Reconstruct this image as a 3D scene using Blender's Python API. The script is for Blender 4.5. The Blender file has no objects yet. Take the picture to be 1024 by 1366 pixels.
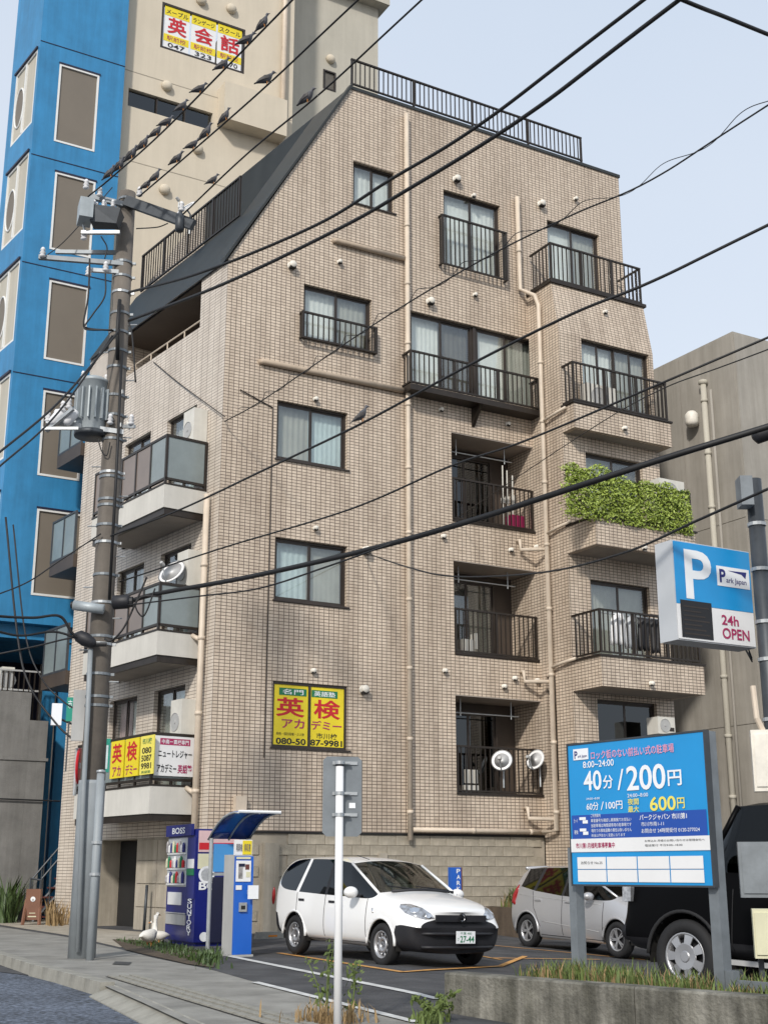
import bpy, bmesh, math, random
from mathutils import Vector as V, Matrix as MX, noise as mnoise
random.seed(7)
sc = bpy.context.scene
COL = sc.collection
PI = math.pi
def rad(a): return math.radians(a)

# ------------------------------------------------------------------ camera
FPX, PITCH, EYE = 1711.0, rad(15.66), 1.1          # photo is 1024 x 1366 px
cam = bpy.data.cameras.new('camera'); camo = bpy.data.objects.new('camera', cam); COL.objects.link(camo)
camo.location = (0, 0, EYE); camo.rotation_euler = (PI/2 + PITCH, 0, 0)
cam.sensor_fit = 'VERTICAL'; cam.sensor_height = 36.0; cam.lens = 36.0*FPX/1366.0
cam.clip_start = 0.1; cam.clip_end = 5000
sc.camera = camo
sc.render.resolution_x, sc.render.resolution_y = 767, 1024

# ------------------------------------------------------------------ light
SUN_AZ, SUN_EL = 196.0, 33.0
wd = bpy.data.worlds.new('World'); sc.world = wd; wd.use_nodes = True
nt = wd.node_tree; nt.nodes.clear()
wout = nt.nodes.new('ShaderNodeOutputWorld'); bg = nt.nodes.new('ShaderNodeBackground')
sky = nt.nodes.new('ShaderNodeTexSky'); sky.sky_type = 'NISHITA'; sky.sun_disc = False
sky.sun_elevation = rad(SUN_EL); sky.sun_rotation = rad(SUN_AZ)
sky.air_density = 1.0; sky.dust_density = 3.0; sky.ozone_density = 1.5
# thin even high cloud over the whole sky: pale mix
mixw = nt.nodes.new('ShaderNodeMix'); mixw.data_type = 'RGBA'; mixw.inputs['Factor'].default_value = 0.8
cl = nt.nodes.new('ShaderNodeTexNoise'); cl.inputs['Scale'].default_value = 2.2; cl.inputs['Detail'].default_value = 4
rmp = nt.nodes.new('ShaderNodeValToRGB')
rmp.color_ramp.elements[0].color = (5.0, 5.75, 6.8, 1); rmp.color_ramp.elements[1].color = (6.6, 6.9, 7.3, 1)
tcw = nt.nodes.new('ShaderNodeTexCoord')
nt.links.new(tcw.outputs['Generated'], cl.inputs['Vector'])
spz = nt.nodes.new('ShaderNodeSeparateXYZ'); nt.links.new(tcw.outputs['Generated'], spz.inputs['Vector'])
mr = nt.nodes.new('ShaderNodeMapRange'); mr.inputs['From Min'].default_value = 0.0; mr.inputs['From Max'].default_value = 0.75; mr.inputs['To Min'].default_value = 1.0; mr.inputs['To Max'].default_value = 0.0
nt.links.new(spz.outputs['Z'], mr.inputs['Value'])
mda = nt.nodes.new('ShaderNodeMath'); mda.operation = 'MULTIPLY_ADD'; mda.inputs[1].default_value = 0.7; nt.links.new(cl.outputs['Fac'], mda.inputs[0]); nt.links.new(mr.outputs['Result'], mda.inputs[2])
mdb = nt.nodes.new('ShaderNodeMath'); mdb.operation = 'SUBTRACT'; mdb.inputs[1].default_value = 0.35; nt.links.new(mda.outputs[0], mdb.inputs[0])
nt.links.new(mdb.outputs[0], rmp.inputs['Fac'])
nt.links.new(sky.outputs['Color'], mixw.inputs['A']); nt.links.new(rmp.outputs['Color'], mixw.inputs['B'])
nt.links.new(mixw.outputs['Result'], bg.inputs['Color']); bg.inputs['Strength'].default_value = 0.1
nt.links.new(bg.outputs['Background'], wout.inputs['Surface'])
sun = bpy.data.lights.new('sun', 'SUN'); suno = bpy.data.objects.new('sun', sun); COL.objects.link(suno)
sun.energy = 2.1; sun.angle = rad(4.0); sun.color = (1.0, 0.95, 0.88)
sd = V((math.sin(rad(SUN_AZ))*math.cos(rad(SUN_EL)), math.cos(rad(SUN_AZ))*math.cos(rad(SUN_EL)), math.sin(rad(SUN_EL))))
suno.rotation_euler = sd.to_track_quat('Z', 'Y').to_euler(); suno.location = (-20, -20, 40)
sc.view_settings.view_transform = 'Standard'; sc.view_settings.look = 'None'
sc.view_settings.exposure = 0.53; sc.view_settings.gamma = 1.0; sc.view_settings.use_curve_mapping = False
sc.cycles.max_bounces = 6; sc.cycles.transparent_max_bounces = 8

# ------------------------------------------------------------------ surveying: photo pixel -> point on a plane of the place
CAMP = V((0, 0, EYE)); FW = V((0, math.cos(PITCH), math.sin(PITCH))); RT = V((1, 0, 0)); UPV = V((0, -math.sin(PITCH), math.cos(PITCH)))
def ray(px, py): return RT*((px-512)/FPX) + UPV*((683-py)/FPX) + FW
def G(x, y=0): return -0.06*min(max(0.0, x-0.3), 7.0)
def gnd(px, py, dz=0.0):
    d = ray(px, py); z = dz
    for _ in range(12):
        t = (z-EYE)/d.z; p = CAMP + d*t; z = G(p.x, p.y) + dz
    p.z = z; return p
def at(px, py, depth):                                # point at a forward distance (m) from the viewpoint
    d = ray(px, py); return CAMP + d*(depth/d.y)
def azd(a): return V((math.sin(rad(a)), math.cos(rad(a)), 0))
def frame(o, xd):                                     # x to the right seen from outside, y inward, z up
    x = V(xd).normalized(); y = V((-x.y, x.x, 0)); m = MX.Identity(4)
    for i in range(3): m[i][0] = x[i]; m[i][1] = y[i]; m[i][3] = o[i]
    m[2][2] = 1; return m
def on(fr, px, py, off=0.0):                          # (x, z) on the plane y = -off of a world frame
    inv = fr.inverted(); c = inv @ CAMP; d = inv.to_3x3() @ ray(px, py)
    t = (-off - c.y)/d.y; p = c + d*t; return p.x, p.z
DU, DW = azd(60.18), azd(-36.74)
CORNER = gnd(272, 1247)

# ------------------------------------------------------------------ materials
MATS = {}
def nodes_of(m): return m.node_tree.nodes, m.node_tree.links
def pmat(name, col, rough=0.6, metal=0.0, var=0.12, scale=2.0, bump=0.0, bscale=30.0, streak=0.0, spec=0.5, coat=0.0, col2=None):
    m = bpy.data.materials.new(name); m.use_nodes = True; N, L = nodes_of(m); p = N['Principled BSDF']
    p.inputs['Roughness'].default_value = rough; p.inputs['Metallic'].default_value = metal
    p.inputs['Specular IOR Level'].default_value = spec
    if coat: p.inputs['Coat Weight'].default_value = coat; p.inputs['Coat Roughness'].default_value = 0.05
    tc = N.new('ShaderNodeTexCoord'); nz = N.new('ShaderNodeTexNoise'); nz.inputs['Scale'].default_value = scale
    nz.inputs['Detail'].default_value = 6; nz.inputs['Roughness'].default_value = 0.65
    L.new(tc.outputs['Object'], nz.inputs['Vector'])
    r = N.new('ShaderNodeValToRGB'); c = V(col)
    lo = c*(1-var); hi = V(col2) if col2 else c*(1+var)
    r.color_ramp.elements[0].position = 0.3; r.color_ramp.elements[1].position = 0.7
    r.color_ramp.elements[0].color = (*lo, 1); r.color_ramp.elements[1].color = (*[min(1, a) for a in hi], 1)
    L.new(nz.outputs['Fac'], r.inputs['Fac']); out = r.outputs['Color']
    if streak:
        mp = N.new('ShaderNodeMapping'); mp.inputs['Scale'].default_value = (3.5, 3.5, 0.25); L.new(tc.outputs['Object'], mp.inputs['Vector'])
        n2 = N.new('ShaderNodeTexNoise'); n2.inputs['Scale'].default_value = 1.0; n2.inputs['Detail'].default_value = 7; n2.inputs['Roughness'].default_value = 0.7
        L.new(mp.outputs['Vector'], n2.inputs['Vector'])
        r2 = N.new('ShaderNodeValToRGB'); r2.color_ramp.elements[0].position = 0.35; r2.color_ramp.elements[1].position = 0.65
        r2.color_ramp.elements[0].color = (1-streak, 1-streak, 1-streak*1.05, 1); r2.color_ramp.elements[1].color = (1, 1, 1, 1)
        L.new(n2.outputs['Fac'], r2.inputs['Fac'])
        mm = N.new('ShaderNodeMix'); mm.data_type = 'RGBA'; mm.blend_type = 'MULTIPLY'; mm.inputs['Factor'].default_value = 1
        L.new(out, mm.inputs['A']); L.new(r2.outputs['Color'], mm.inputs['B']); out = mm.outputs['Result']
    L.new(out, p.inputs['Base Color'])
    if bump:
        nb = N.new('ShaderNodeTexNoise'); nb.inputs['Scale'].default_value = bscale; nb.inputs['Detail'].default_value = 5
        L.new(tc.outputs['Object'], nb.inputs['Vector'])
        b = N.new('ShaderNodeBump'); b.inputs['Strength'].default_value = bump; b.inputs['Distance'].default_value = 0.02
        L.new(nb.outputs['Fac'], b.inputs['Height']); L.new(b.outputs['Normal'], p.inputs['Normal'])
    MATS[name] = m; return m
def tilemat(name, c1, c2, cm, bw, rh, mort, stain=0.25, rough=0.45):
    m = bpy.data.materials.new(name); m.use_nodes = True; N, L = nodes_of(m); p = N['Principled BSDF']
    p.inputs['Roughness'].default_value = rough
    uv = N.new('ShaderNodeUVMap'); uv.uv_map = 'UVMap'
    br = N.new('ShaderNodeTexBrick'); br.offset = 0.0; br.squash = 1.0
    br.inputs['Scale'].default_value = 1.0; br.inputs['Brick Width'].default_value = bw; br.inputs['Row Height'].default_value = rh
    br.inputs['Mortar Size'].default_value = mort; br.inputs['Mortar Smooth'].default_value = 0.2; br.inputs['Bias'].default_value = 0.0
    br.inputs['Color1'].default_value = (*c1, 1); br.inputs['Color2'].default_value = (*c2, 1); br.inputs['Mortar'].default_value = (*cm, 1)
    L.new(uv.outputs['UV'], br.inputs['Vector'])
    tc = N.new('ShaderNodeTexCoord'); mp = N.new('ShaderNodeMapping'); mp.inputs['Scale'].default_value = (1.6, 1.6, 0.16)
    L.new(tc.outputs['Object'], mp.inputs['Vector'])
    n2 = N.new('ShaderNodeTexNoise'); n2.inputs['Scale'].default_value = 1.2; n2.inputs['Detail'].default_value = 8; n2.inputs['Roughness'].default_value = 0.65
    L.new(mp.outputs['Vector'], n2.inputs['Vector'])
    r2 = N.new('ShaderNodeValToRGB'); r2.color_ramp.elements[0].position = 0.34; r2.color_ramp.elements[1].position = 0.55
    r2.color_ramp.elements[0].color = (1-stain, 1-stain*1.08, 1-stain*1.15, 1); r2.color_ramp.elements[1].color = (1, 1, 1, 1)
    L.new(n2.outputs['Fac'], r2.inputs['Fac'])
    n3 = N.new('ShaderNodeTexNoise'); n3.inputs['Scale'].default_value = 0.7; n3.inputs['Detail'].default_value = 3
    L.new(tc.outputs['Object'], n3.inputs['Vector'])
    r3 = N.new('ShaderNodeValToRGB'); r3.color_ramp.elements[0].color = (0.84, 0.82, 0.80, 1); r3.color_ramp.elements[1].color = (1.06, 1.06, 1.06, 1)
    L.new(n3.outputs['Fac'], r3.inputs['Fac'])
    out = br.outputs['Color']
    for s in (r2, r3):
        mm = N.new('ShaderNodeMix'); mm.data_type = 'RGBA'; mm.blend_type = 'MULTIPLY'; mm.inputs['Factor'].default_value = 1
        L.new(out, mm.inputs['A']); L.new(s.outputs['Color'], mm.inputs['B']); out = mm.outputs['Result']
    L.new(out, p.inputs['Base Color'])
    b = N.new('ShaderNodeBump'); b.inputs['Strength'].default_value = 0.5; b.inputs['Distance'].default_value = 0.004; b.invert = True
    L.new(br.outputs['Fac'], b.inputs['Height']); L.new(b.outputs['Normal'], p.inputs['Normal'])
    MATS[name] = m; return m
def glassmat(name, tint, refl=0.25, rough=0.03, alpha=0.75):
    m = bpy.data.materials.new(name); m.use_nodes = True; N, L = nodes_of(m); N.remove(N['Principled BSDF']); out = N['Material Output']
    tr = N.new('ShaderNodeBsdfTransparent'); tr.inputs['Color'].default_value = (*tint, 1)
    gl = N.new('ShaderNodeBsdfGlossy'); gl.inputs['Roughness'].default_value = rough; gl.inputs['Color'].default_value = (0.9, 0.95, 1, 1)
    fr = N.new('ShaderNodeLayerWeight'); fr.inputs['Blend'].default_value = 0.35
    pw = N.new('ShaderNodeMath'); pw.operation = 'POWER'; pw.inputs[1].default_value = 3.0; L.new(fr.outputs['Facing'], pw.inputs[0])
    ad = N.new('ShaderNodeMath'); ad.operation = 'ADD'; ad.inputs[1].default_value = refl; ad.use_clamp = True
    L.new(pw.outputs[0], ad.inputs[0])
    mx = N.new('ShaderNodeMixShader'); L.new(ad.outputs[0], mx.inputs['Fac']); L.new(tr.outputs[0], mx.inputs[1]); L.new(gl.outputs[0], mx.inputs[2])
    L.new(mx.outputs[0], out.inputs['Surface']); MATS[name] = m; return m

tilemat('beige tile', (0.70, 0.59, 0.47), (0.59, 0.49, 0.385), (0.145, 0.11, 0.085), 0.112, 0.066, 0.0075)
tilemat('pale tile', (0.70, 0.63, 0.545), (0.62, 0.555, 0.475), (0.16, 0.12, 0.095), 0.24, 0.066, 0.006, 0.2)
pmat('block', (0.44, 0.39, 0.31), 0.9, var=0.3, scale=3, bump=0.5, bscale=60, streak=0.35)
pmat('mortar', (0.34, 0.30, 0.24), 0.95, var=0.2)
pmat('cast concrete', (0.42, 0.375, 0.305), 0.85, var=0.15, scale=1.5, bump=0.25, bscale=40, streak=0.35)
pmat('white render', (0.60, 0.58, 0.53), 0.8, var=0.06, scale=2, bump=0.1, bscale=80, streak=0.12)
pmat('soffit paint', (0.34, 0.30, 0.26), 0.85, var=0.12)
pmat('bronze metal', (0.030, 0.023, 0.018), 0.4, 0.3, var=0.25, scale=6)
pmat('roof metal', (0.028, 0.031, 0.030), 0.5, 0.1, var=0.2, scale=2, streak=0.2)
pmat('sash metal', (0.05, 0.04, 0.034), 0.4, 0.4, var=0.2)
pmat('pipe cream', (0.64, 0.54, 0.43), 0.5, var=0.1, scale=4, streak=0.15)
pmat('duct tan', (0.46, 0.37, 0.28), 0.6, var=0.1, scale=4, streak=0.15)
pmat('vent white', (0.72, 0.68, 0.60), 0.5, var=0.1, scale=8)
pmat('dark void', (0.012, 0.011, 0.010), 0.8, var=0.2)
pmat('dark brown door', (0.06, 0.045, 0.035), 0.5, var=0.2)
pmat('curtain white', (0.80, 0.80, 0.77), 0.9, var=0.08, scale=3)
pmat('curtain grey', (0.40, 0.39, 0.35), 0.9, var=0.1, scale=3)
pmat('curtain blue', (0.55, 0.64, 0.65), 0.9, var=0.12, scale=3)
pmat('curtain dark', (0.12, 0.11, 0.095), 0.9, var=0.2, scale=3)
glassmat('window glass', (0.93, 0.95, 0.94), 0.08)
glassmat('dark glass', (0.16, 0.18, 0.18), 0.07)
glassmat('car glass', (0.08, 0.09, 0.09), 0.025)
glassmat('clear car glass', (0.55, 0.62, 0.58), 0.08)
pmat('frosted panel', (0.20, 0.235, 0.235), 0.25, var=0.15, scale=1.2, spec=0.7)
pmat('brown panel', (0.19, 0.15, 0.125), 0.3, var=0.15, scale=1.2, spec=0.7)
pmat('blue paint', (0.030, 0.225, 0.46), 0.5, var=0.14, scale=1.2, streak=0.22, bump=0.05, bscale=60)
pmat('beige render', (0.60, 0.53, 0.42), 0.85, var=0.05, scale=0.8, bump=0.1, bscale=50, streak=0.07)
pmat('grey-beige render', (0.48, 0.45, 0.38), 0.85, var=0.06, scale=0.8, streak=0.10)
pmat('blind brown', (0.17, 0.145, 0.115), 0.6, var=0.08, scale=0.5)
pmat('white frame', (0.72, 0.72, 0.70), 0.45, var=0.05)
pmat('grey render', (0.35, 0.325, 0.285), 0.9, var=0.12, scale=0.7, bump=0.15, bscale=30, streak=0.22)
pmat('wall grey', (0.20, 0.195, 0.185), 0.9, var=0.25, scale=1.2, bump=0.3, bscale=30, streak=0.25)
pmat('pole concrete', (0.155, 0.135, 0.115), 0.85, var=0.2, scale=3, bump=0.2, bscale=40, streak=0.2)
pmat('pole sheath', (0.30, 0.33, 0.35), 0.55, var=0.12, scale=3, streak=0.2)
pmat('galvanised', (0.42, 0.44, 0.45), 0.45, 0.5, var=0.2, scale=6)
pmat('steel grey', (0.20, 0.22, 0.235), 0.5, 0.4, var=0.2, scale=4)
pmat('dark steel', (0.055, 0.062, 0.07), 0.5, 0.3, var=0.2, scale=4)
pmat('porcelain', (0.75, 0.75, 0.76), 0.25, var=0.05)
pmat('cable black', (0.010, 0.010, 0.011), 0.6, var=0.2)
pmat('transformer grey', (0.36, 0.40, 0.42), 0.45, 0.1, var=0.15, scale=4, streak=0.15)
pmat('appliance white', (0.66, 0.64, 0.58), 0.5, var=0.08, scale=3, streak=0.12)
pmat('dish white', (0.80, 0.79, 0.77), 0.4, var=0.04)
pmat('rubber', (0.012, 0.012, 0.013), 0.8, var=0.2)
pmat('white car paint', (0.80, 0.80, 0.79), 0.25, var=0.02, coat=0.6)
pmat('silver car paint', (0.46, 0.46, 0.47), 0.3, 0.4, var=0.03, coat=0.6)
pmat('black car paint', (0.0025, 0.0025, 0.003), 0.35, var=0.1, spec=0.06)
pmat('black plastic', (0.014, 0.014, 0.017), 0.55, var=0.2)
pmat('chrome', (0.75, 0.75, 0.76), 0.15, 1.0, var=0.05)
pmat('wheel silver', (0.45, 0.45, 0.46), 0.35, 0.7, var=0.1)
pmat('lamp clear', (0.42, 0.43, 0.45), 0.08, 0.6, var=0.5, scale=16)
pmat('lamp red', (0.28, 0.012, 0.012), 0.15, var=0.1)
pmat('lamp amber', (0.6, 0.2, 0.02), 0.2, var=0.1)
pmat('sign blue', (0.010, 0.265, 0.60), 0.35, var=0.05, scale=2)
pmat('sign deep blue', (0.012, 0.07, 0.36), 0.35, var=0.05)
pmat('vending blue', (0.010, 0.016, 0.16), 0.35, var=0.08, scale=2)
pmat('machine blue', (0.012, 0.11, 0.50), 0.4, var=0.05, scale=2)
pmat('acrylic blue', (0.008, 0.06, 0.33), 0.2, var=0.1)
pmat('booth light blue', (0.06, 0.28, 0.62), 0.4, var=0.05)
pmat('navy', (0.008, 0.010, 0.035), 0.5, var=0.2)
pmat('sign white', (0.74, 0.74, 0.74), 0.4, var=0.04)
pmat('sign grey', (0.50, 0.52, 0.54), 0.45, var=0.04)
pmat('print white', (0.78, 0.80, 0.82), 0.5, var=0.0)
pmat('print red', (0.50, 0.012, 0.02), 0.5, var=0.05)
pmat('print crimson', (0.36, 0.02, 0.10), 0.5, var=0.05)
pmat('print pink', (0.70, 0.32, 0.45), 0.5, var=0.05)
pmat('print black', (0.012, 0.012, 0.014), 0.5, var=0.1)
pmat('print navy', (0.015, 0.02, 0.16), 0.5, var=0.05)
pmat('print yellow', (0.80, 0.70, 0.12), 0.5, var=0.0)
pmat('banner yellow', (0.75, 0.60, 0.02), 0.45, var=0.06, scale=3)
pmat('banner green', (0.01, 0.17, 0.07), 0.5, var=0.05)
pmat('poster pink', (0.60, 0.42, 0.42), 0.6, var=0.1)
pmat('machine grey', (0.42, 0.42, 0.41), 0.5, var=0.08, scale=3, streak=0.1)
pmat('label cream', (0.62, 0.60, 0.42), 0.5, var=0.1)
pmat('product tin', (0.35, 0.33, 0.33), 0.3, 0.3, var=0.5, scale=14)
pmat('brown cabinet', (0.17, 0.075, 0.042), 0.55, var=0.15, scale=4)
pmat('rust red', (0.12, 0.035, 0.03), 0.6, var=0.2)
pmat('sign green', (0.02, 0.28, 0.20), 0.4, var=0.1)
pmat('leaf lime', (0.24, 0.36, 0.045), 0.5, var=0.5, scale=9, col2=(0.46, 0.56, 0.11))
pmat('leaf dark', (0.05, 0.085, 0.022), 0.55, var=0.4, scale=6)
pmat('grass green', (0.105, 0.145, 0.035), 0.7, var=0.4, scale=3)
pmat('grass dry', (0.28, 0.19, 0.09), 0.8, var=0.3, scale=3)
pmat('feather grey', (0.075, 0.075, 0.085), 0.6, var=0.5, scale=18)
pmat('feather dark', (0.04, 0.036, 0.036), 0.6, var=0.5, scale=14)
pmat('goose white', (0.72, 0.69, 0.63), 0.5, var=0.08)
pmat('beak orange', (0.5, 0.2, 0.04), 0.5, var=0.1)
pmat('soil', (0.075, 0.055, 0.035), 0.95, var=0.4, scale=5, bump=0.6, bscale=25)
pmat('asphalt lot', (0.048, 0.048, 0.052), 0.9, var=0.4, scale=1.5, bump=0.5, bscale=90, col2=(0.085, 0.085, 0.088))
pmat('paving', (0.25, 0.24, 0.215), 0.9, var=0.38, scale=1.6, bump=0.2, bscale=60, col2=(0.31, 0.30, 0.27))
pmat('kerb stone', (0.27, 0.26, 0.225), 0.9, var=0.3, scale=3, bump=0.3, bscale=40)
pmat('mossy wall', (0.22, 0.21, 0.18), 0.95, var=0.55, scale=3.5, bump=0.7, bscale=35, streak=0.75)
pmat('planter brown', (0.12, 0.09, 0.065), 0.9, var=0.3, scale=3, bump=0.3, streak=0.3)
pmat('far ground', (0.10, 0.10, 0.095), 0.95, var=0.2)
pmat('line orange', (0.55, 0.28, 0.08), 0.8, var=0.35, scale=6)
pmat('line white', (0.55, 0.55, 0.53), 0.8, var=0.3, scale=6)
def roadmat():
    m = pmat('asphalt road', (0.066, 0.078, 0.10), 0.9, var=0.3, scale=0.9, bump=0.5, bscale=70)
    N, L = nodes_of(m); p = N['Principled BSDF']; src = p.inputs['Base Color'].links[0].from_socket
    tc = N.new('ShaderNodeTexCoord'); vo = N.new('ShaderNodeTexNoise'); vo.inputs['Scale'].default_value = 26; vo.inputs['Detail'].default_value = 3
    L.new(tc.outputs['Object'], vo.inputs['Vector'])
    r = N.new('ShaderNodeValToRGB'); r.color_ramp.elements[0].position = 0.38; r.color_ramp.elements[1].position = 0.66
    r.color_ramp.elements[0].color = (0.55, 0.55, 0.55, 1); r.color_ramp.elements[1].color = (2.2, 2.2, 2.2, 1)
    L.new(vo.outputs['Fac'], r.inputs['Fac'])
    mm = N.new('ShaderNodeMix'); mm.data_type = 'RGBA'; mm.blend_type = 'MULTIPLY'; mm.inputs['Factor'].default_value = 1
    L.new(src, mm.inputs['A']); L.new(r.outputs['Color'], mm.inputs['B']); L.new(mm.outputs['Result'], p.inputs['Base Color'])
roadmat()

# ------------------------------------------------------------------ mesh helpers
I4 = MX.Identity(4)
class MB:
    """collects shapes; build() links them as ONE mesh object"""
    def __init__(s, M=None): s.v = []; s.f = []; s.mi = []; s.M = M or I4; s.cur = 0
    def add(s, vs, fs):
        o = len(s.v); s.v += [s.M @ V(p) for p in vs]
        for f in fs: s.f.append([o+i for i in f]); s.mi.append(s.cur)
    def quad(s, a, b, c, d): s.add([a, b, c, d], [(0, 1, 2, 3)])
    def box(s, x0, x1, y0, y1, z0, z1):
        x0, x1 = min(x0, x1), max(x0, x1); y0, y1 = min(y0, y1), max(y0, y1); z0, z1 = min(z0, z1), max(z0, z1)
        s.add([(x, y, z) for z in (z0, z1) for x, y in ((x0, y0), (x1, y0), (x1, y1), (x0, y1))],
              [(3, 2, 1, 0), (4, 5, 6, 7), (0, 1, 5, 4), (1, 2, 6, 5), (2, 3, 7, 6), (3, 0, 4, 7)])
    def prism(s, pts, z0, z1):                          # pts counter-clockwise in x, y
        n = len(pts)
        s.add([(x, y, z0) for x, y in pts] + [(x, y, z1) for x, y in pts],
              [tuple(range(n-1, -1, -1)), tuple(range(n, 2*n))] + [(i, (i+1) % n, n+(i+1) % n, n+i) for i in range(n)])
    def tube(s, pts, r, n=8, caps=True):
        pts = [V(p) for p in pts]; rr = r if isinstance(r, (list, tuple)) else [r]*len(pts); vs = []; fs = []
        up = None
        for i, p in enumerate(pts):
            d = (pts[min(i+1, len(pts)-1)] - pts[max(i-1, 0)]).normalized()
            if up is None: up = V((0, 0, 1)) if abs(d.z) < 0.9 else V((1, 0, 0))
            a = d.cross(up).normalized(); b = a.cross(d).normalized(); up = b
            for k in range(n):
                t = 2*PI*k/n; vs.append(p + (a*math.cos(t) + b*math.sin(t))*rr[i])
        for i in range(len(pts)-1):
            for k in range(n): fs.append((i*n+k, i*n+(k+1) % n, (i+1)*n+(k+1) % n, (i+1)*n+k))
        if caps: fs += [tuple(range(n-1, -1, -1)), tuple(range((len(pts)-1)*n, len(pts)*n))]
        s.add(vs, fs)
    def lathe(s, prof, n=16, axis='z', o=(0, 0, 0), caps=True):     # prof: (r, h)
        vs = []; fs = []; o = V(o)
        for r, h in prof:
            for k in range(n):
                t = 2*PI*k/n; c, q = r*math.cos(t), r*math.sin(t)
                vs.append(o + (V((c, q, h)) if axis == 'z' else V((q, h, c)) if axis == 'y' else V((h, c, q))))
        for i in range(len(prof)-1):
            for k in range(n): fs.append((i*n+k, i*n+(k+1) % n, (i+1)*n+(k+1) % n, (i+1)*n+k))
        if caps: fs += [tuple(range(n-1, -1, -1)), tuple(range((len(prof)-1)*n, len(prof)*n))]
        s.add(vs, fs)
    def ring(s, x0, x1, z0, z1, w, y0, y1):              # rectangular frame in the x-z plane, butted members
        s.box(x0, x1, y0, y1, z0, z0+w); s.box(x0, x1, y0, y1, z1-w, z1)
        s.box(x0, x0+w, y0, y1, z0+w, z1-w); s.box(x1-w, x1, y0, y1, z0+w, z1-w)
    def mesh(s, name, mats, smooth=False):
        me = bpy.data.meshes.new(name); me.from_pydata([tuple(p) for p in s.v], [], s.f)
        for m in (mats if isinstance(mats, (list, tuple)) else [mats]): me.materials.append(MATS[m])
        me.polygons.foreach_set('material_index', s.mi)
        bm = bmesh.new(); bm.from_mesh(me); bmesh.ops.recalc_face_normals(bm, faces=bm.faces[:])
        uvl = bm.loops.layers.uv.new('UVMap')
        for f in bm.faces:
            nn = f.normal
            if abs(nn.z) > 0.8: t = V((1, 0, 0)); w2 = V((0, 1, 0))
            else: t = V((-nn.y, nn.x, 0)).normalized(); w2 = V((0, 0, 1))
            for l in f.loops: l[uvl].uv = (l.vert.co.dot(t), l.vert.co.dot(w2))
            f.smooth = smooth
        bm.to_mesh(me); bm.free(); return me
    def build(s, name, mats, parent=None, smooth=False, L=None):
        return link(name, s.mesh(name, mats, smooth), parent, L)
def link(name, me, parent=None, L=None):
    o = bpy.data.objects.new(name, me); COL.objects.link(o)
    if parent: o.parent = parent
    if L is not None: o.matrix_local = L
    return o
def tag(o, label=None, cat=None, group=None, kind=None):
    if label: o['label'] = label
    if cat: o['category'] = cat
    if group: o['group'] = group
    if kind: o['kind'] = kind
    return o
def thing(name, label, cat, M=None, group=None):
    o = bpy.data.objects.new(name, None); COL.objects.link(o); o.empty_display_size = 0.2
    if M is not None: o.matrix_world = M
    return tag(o, label, cat, group)
def copy_tree(o, parent=None):
    c = o.copy(); COL.objects.link(c)
    if parent: c.parent = parent
    for ch in list(o.children): copy_tree(ch, c)
    return c
def clip_poly(poly, a, b, c):                            # keep a*x + b*z <= c
    out = []
    for i, p in enumerate(poly):
        q = poly[(i+1) % len(poly)]; dp = a*p[0]+b*p[1]-c; dq = a*q[0]+b*q[1]-c
        if dp <= 0: out.append(p)
        if dp*dq < 0: t = dp/(dp-dq); out.append((p[0]+(q[0]-p[0])*t, p[1]+(q[1]-p[1])*t))
    return out
def wall(mb, x0, x1, z0, z1, holes, clips=(), y=0.0):     # holes: (x0,x1,z0,z1,depth)
    xs = sorted({x0, x1, *[h[0] for h in holes], *[h[1] for h in holes]}); zs = sorted({z0, z1, *[h[2] for h in holes], *[h[3] for h in holes]})
    xs = [x for x in xs if x0 <= x <= x1]; zs = [z for z in zs if z0 <= z <= z1]
    for i in range(len(xs)-1):
        for j in range(len(zs)-1):
            cx, cz = (xs[i]+xs[i+1])/2, (zs[j]+zs[j+1])/2
            if any(h[0] < cx < h[1] and h[2] < cz < h[3] for h in holes): continue
            poly = [(xs[i], zs[j]), (xs[i+1], zs[j]), (xs[i+1], zs[j+1]), (xs[i], zs[j+1])]
            for c in clips: poly = clip_poly(poly, *c)
            if len(poly) >= 3: mb.add([(p[0], y, p[1]) for p in poly], [tuple(range(len(poly)))])
    for a, b, c, d, dep in holes:
        e = y+dep
        mb.quad((a, y, c), (a, e, c), (a, e, d), (a, y, d)); mb.quad((b, y, c), (b, y, d), (b, e, d), (b, e, c))
        mb.quad((a, y, d), (a, e, d), (b, e, d), (b, y, d)); mb.quad((a, y, c), (b, y, c), (b, e, c), (a, e, c))
FONT_CACHE = {}
def text_mesh(s, bold=0.0):
    if (s, bold) in FONT_CACHE: return FONT_CACHE[(s, bold)]
    cu = bpy.data.curves.new('lettering', 'FONT'); cu.body = s; cu.offset = bold; cu.resolution_u = 4; cu.fill_mode = 'FRONT'
    o = bpy.data.objects.new('lettering', cu); COL.objects.link(o)
    dg = bpy.context.evaluated_depsgraph_get(); me = bpy.data.meshes.new_from_object(o.evaluated_get(dg))
    bpy.data.objects.remove(o); vs = [v.co.copy() for v in me.vertices]; fs = [tuple(p.vertices) for p in me.polygons]
    FONT_CACHE[(s, bold)] = (vs, fs); bpy.data.meshes.remove(me); return vs, fs
def put_text(mb, s, x0, x1, z0, z1, y, bold=0.0):          # letters filling a box on the plane y of the frame
    vs, fs = text_mesh(s, bold)
    if not vs: return
    ax, bx = min(v.x for v in vs), max(v.x for v in vs); ay, by = min(v.y for v in vs), max(v.y for v in vs)
    kx, ky = (x1-x0)/max(bx-ax, 1e-6), (z1-z0)/max(by-ay, 1e-6)
    mb.add([(x0+(v.x-ax)*kx, y, z0+(v.y-ay)*ky) for v in vs], fs)
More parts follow.
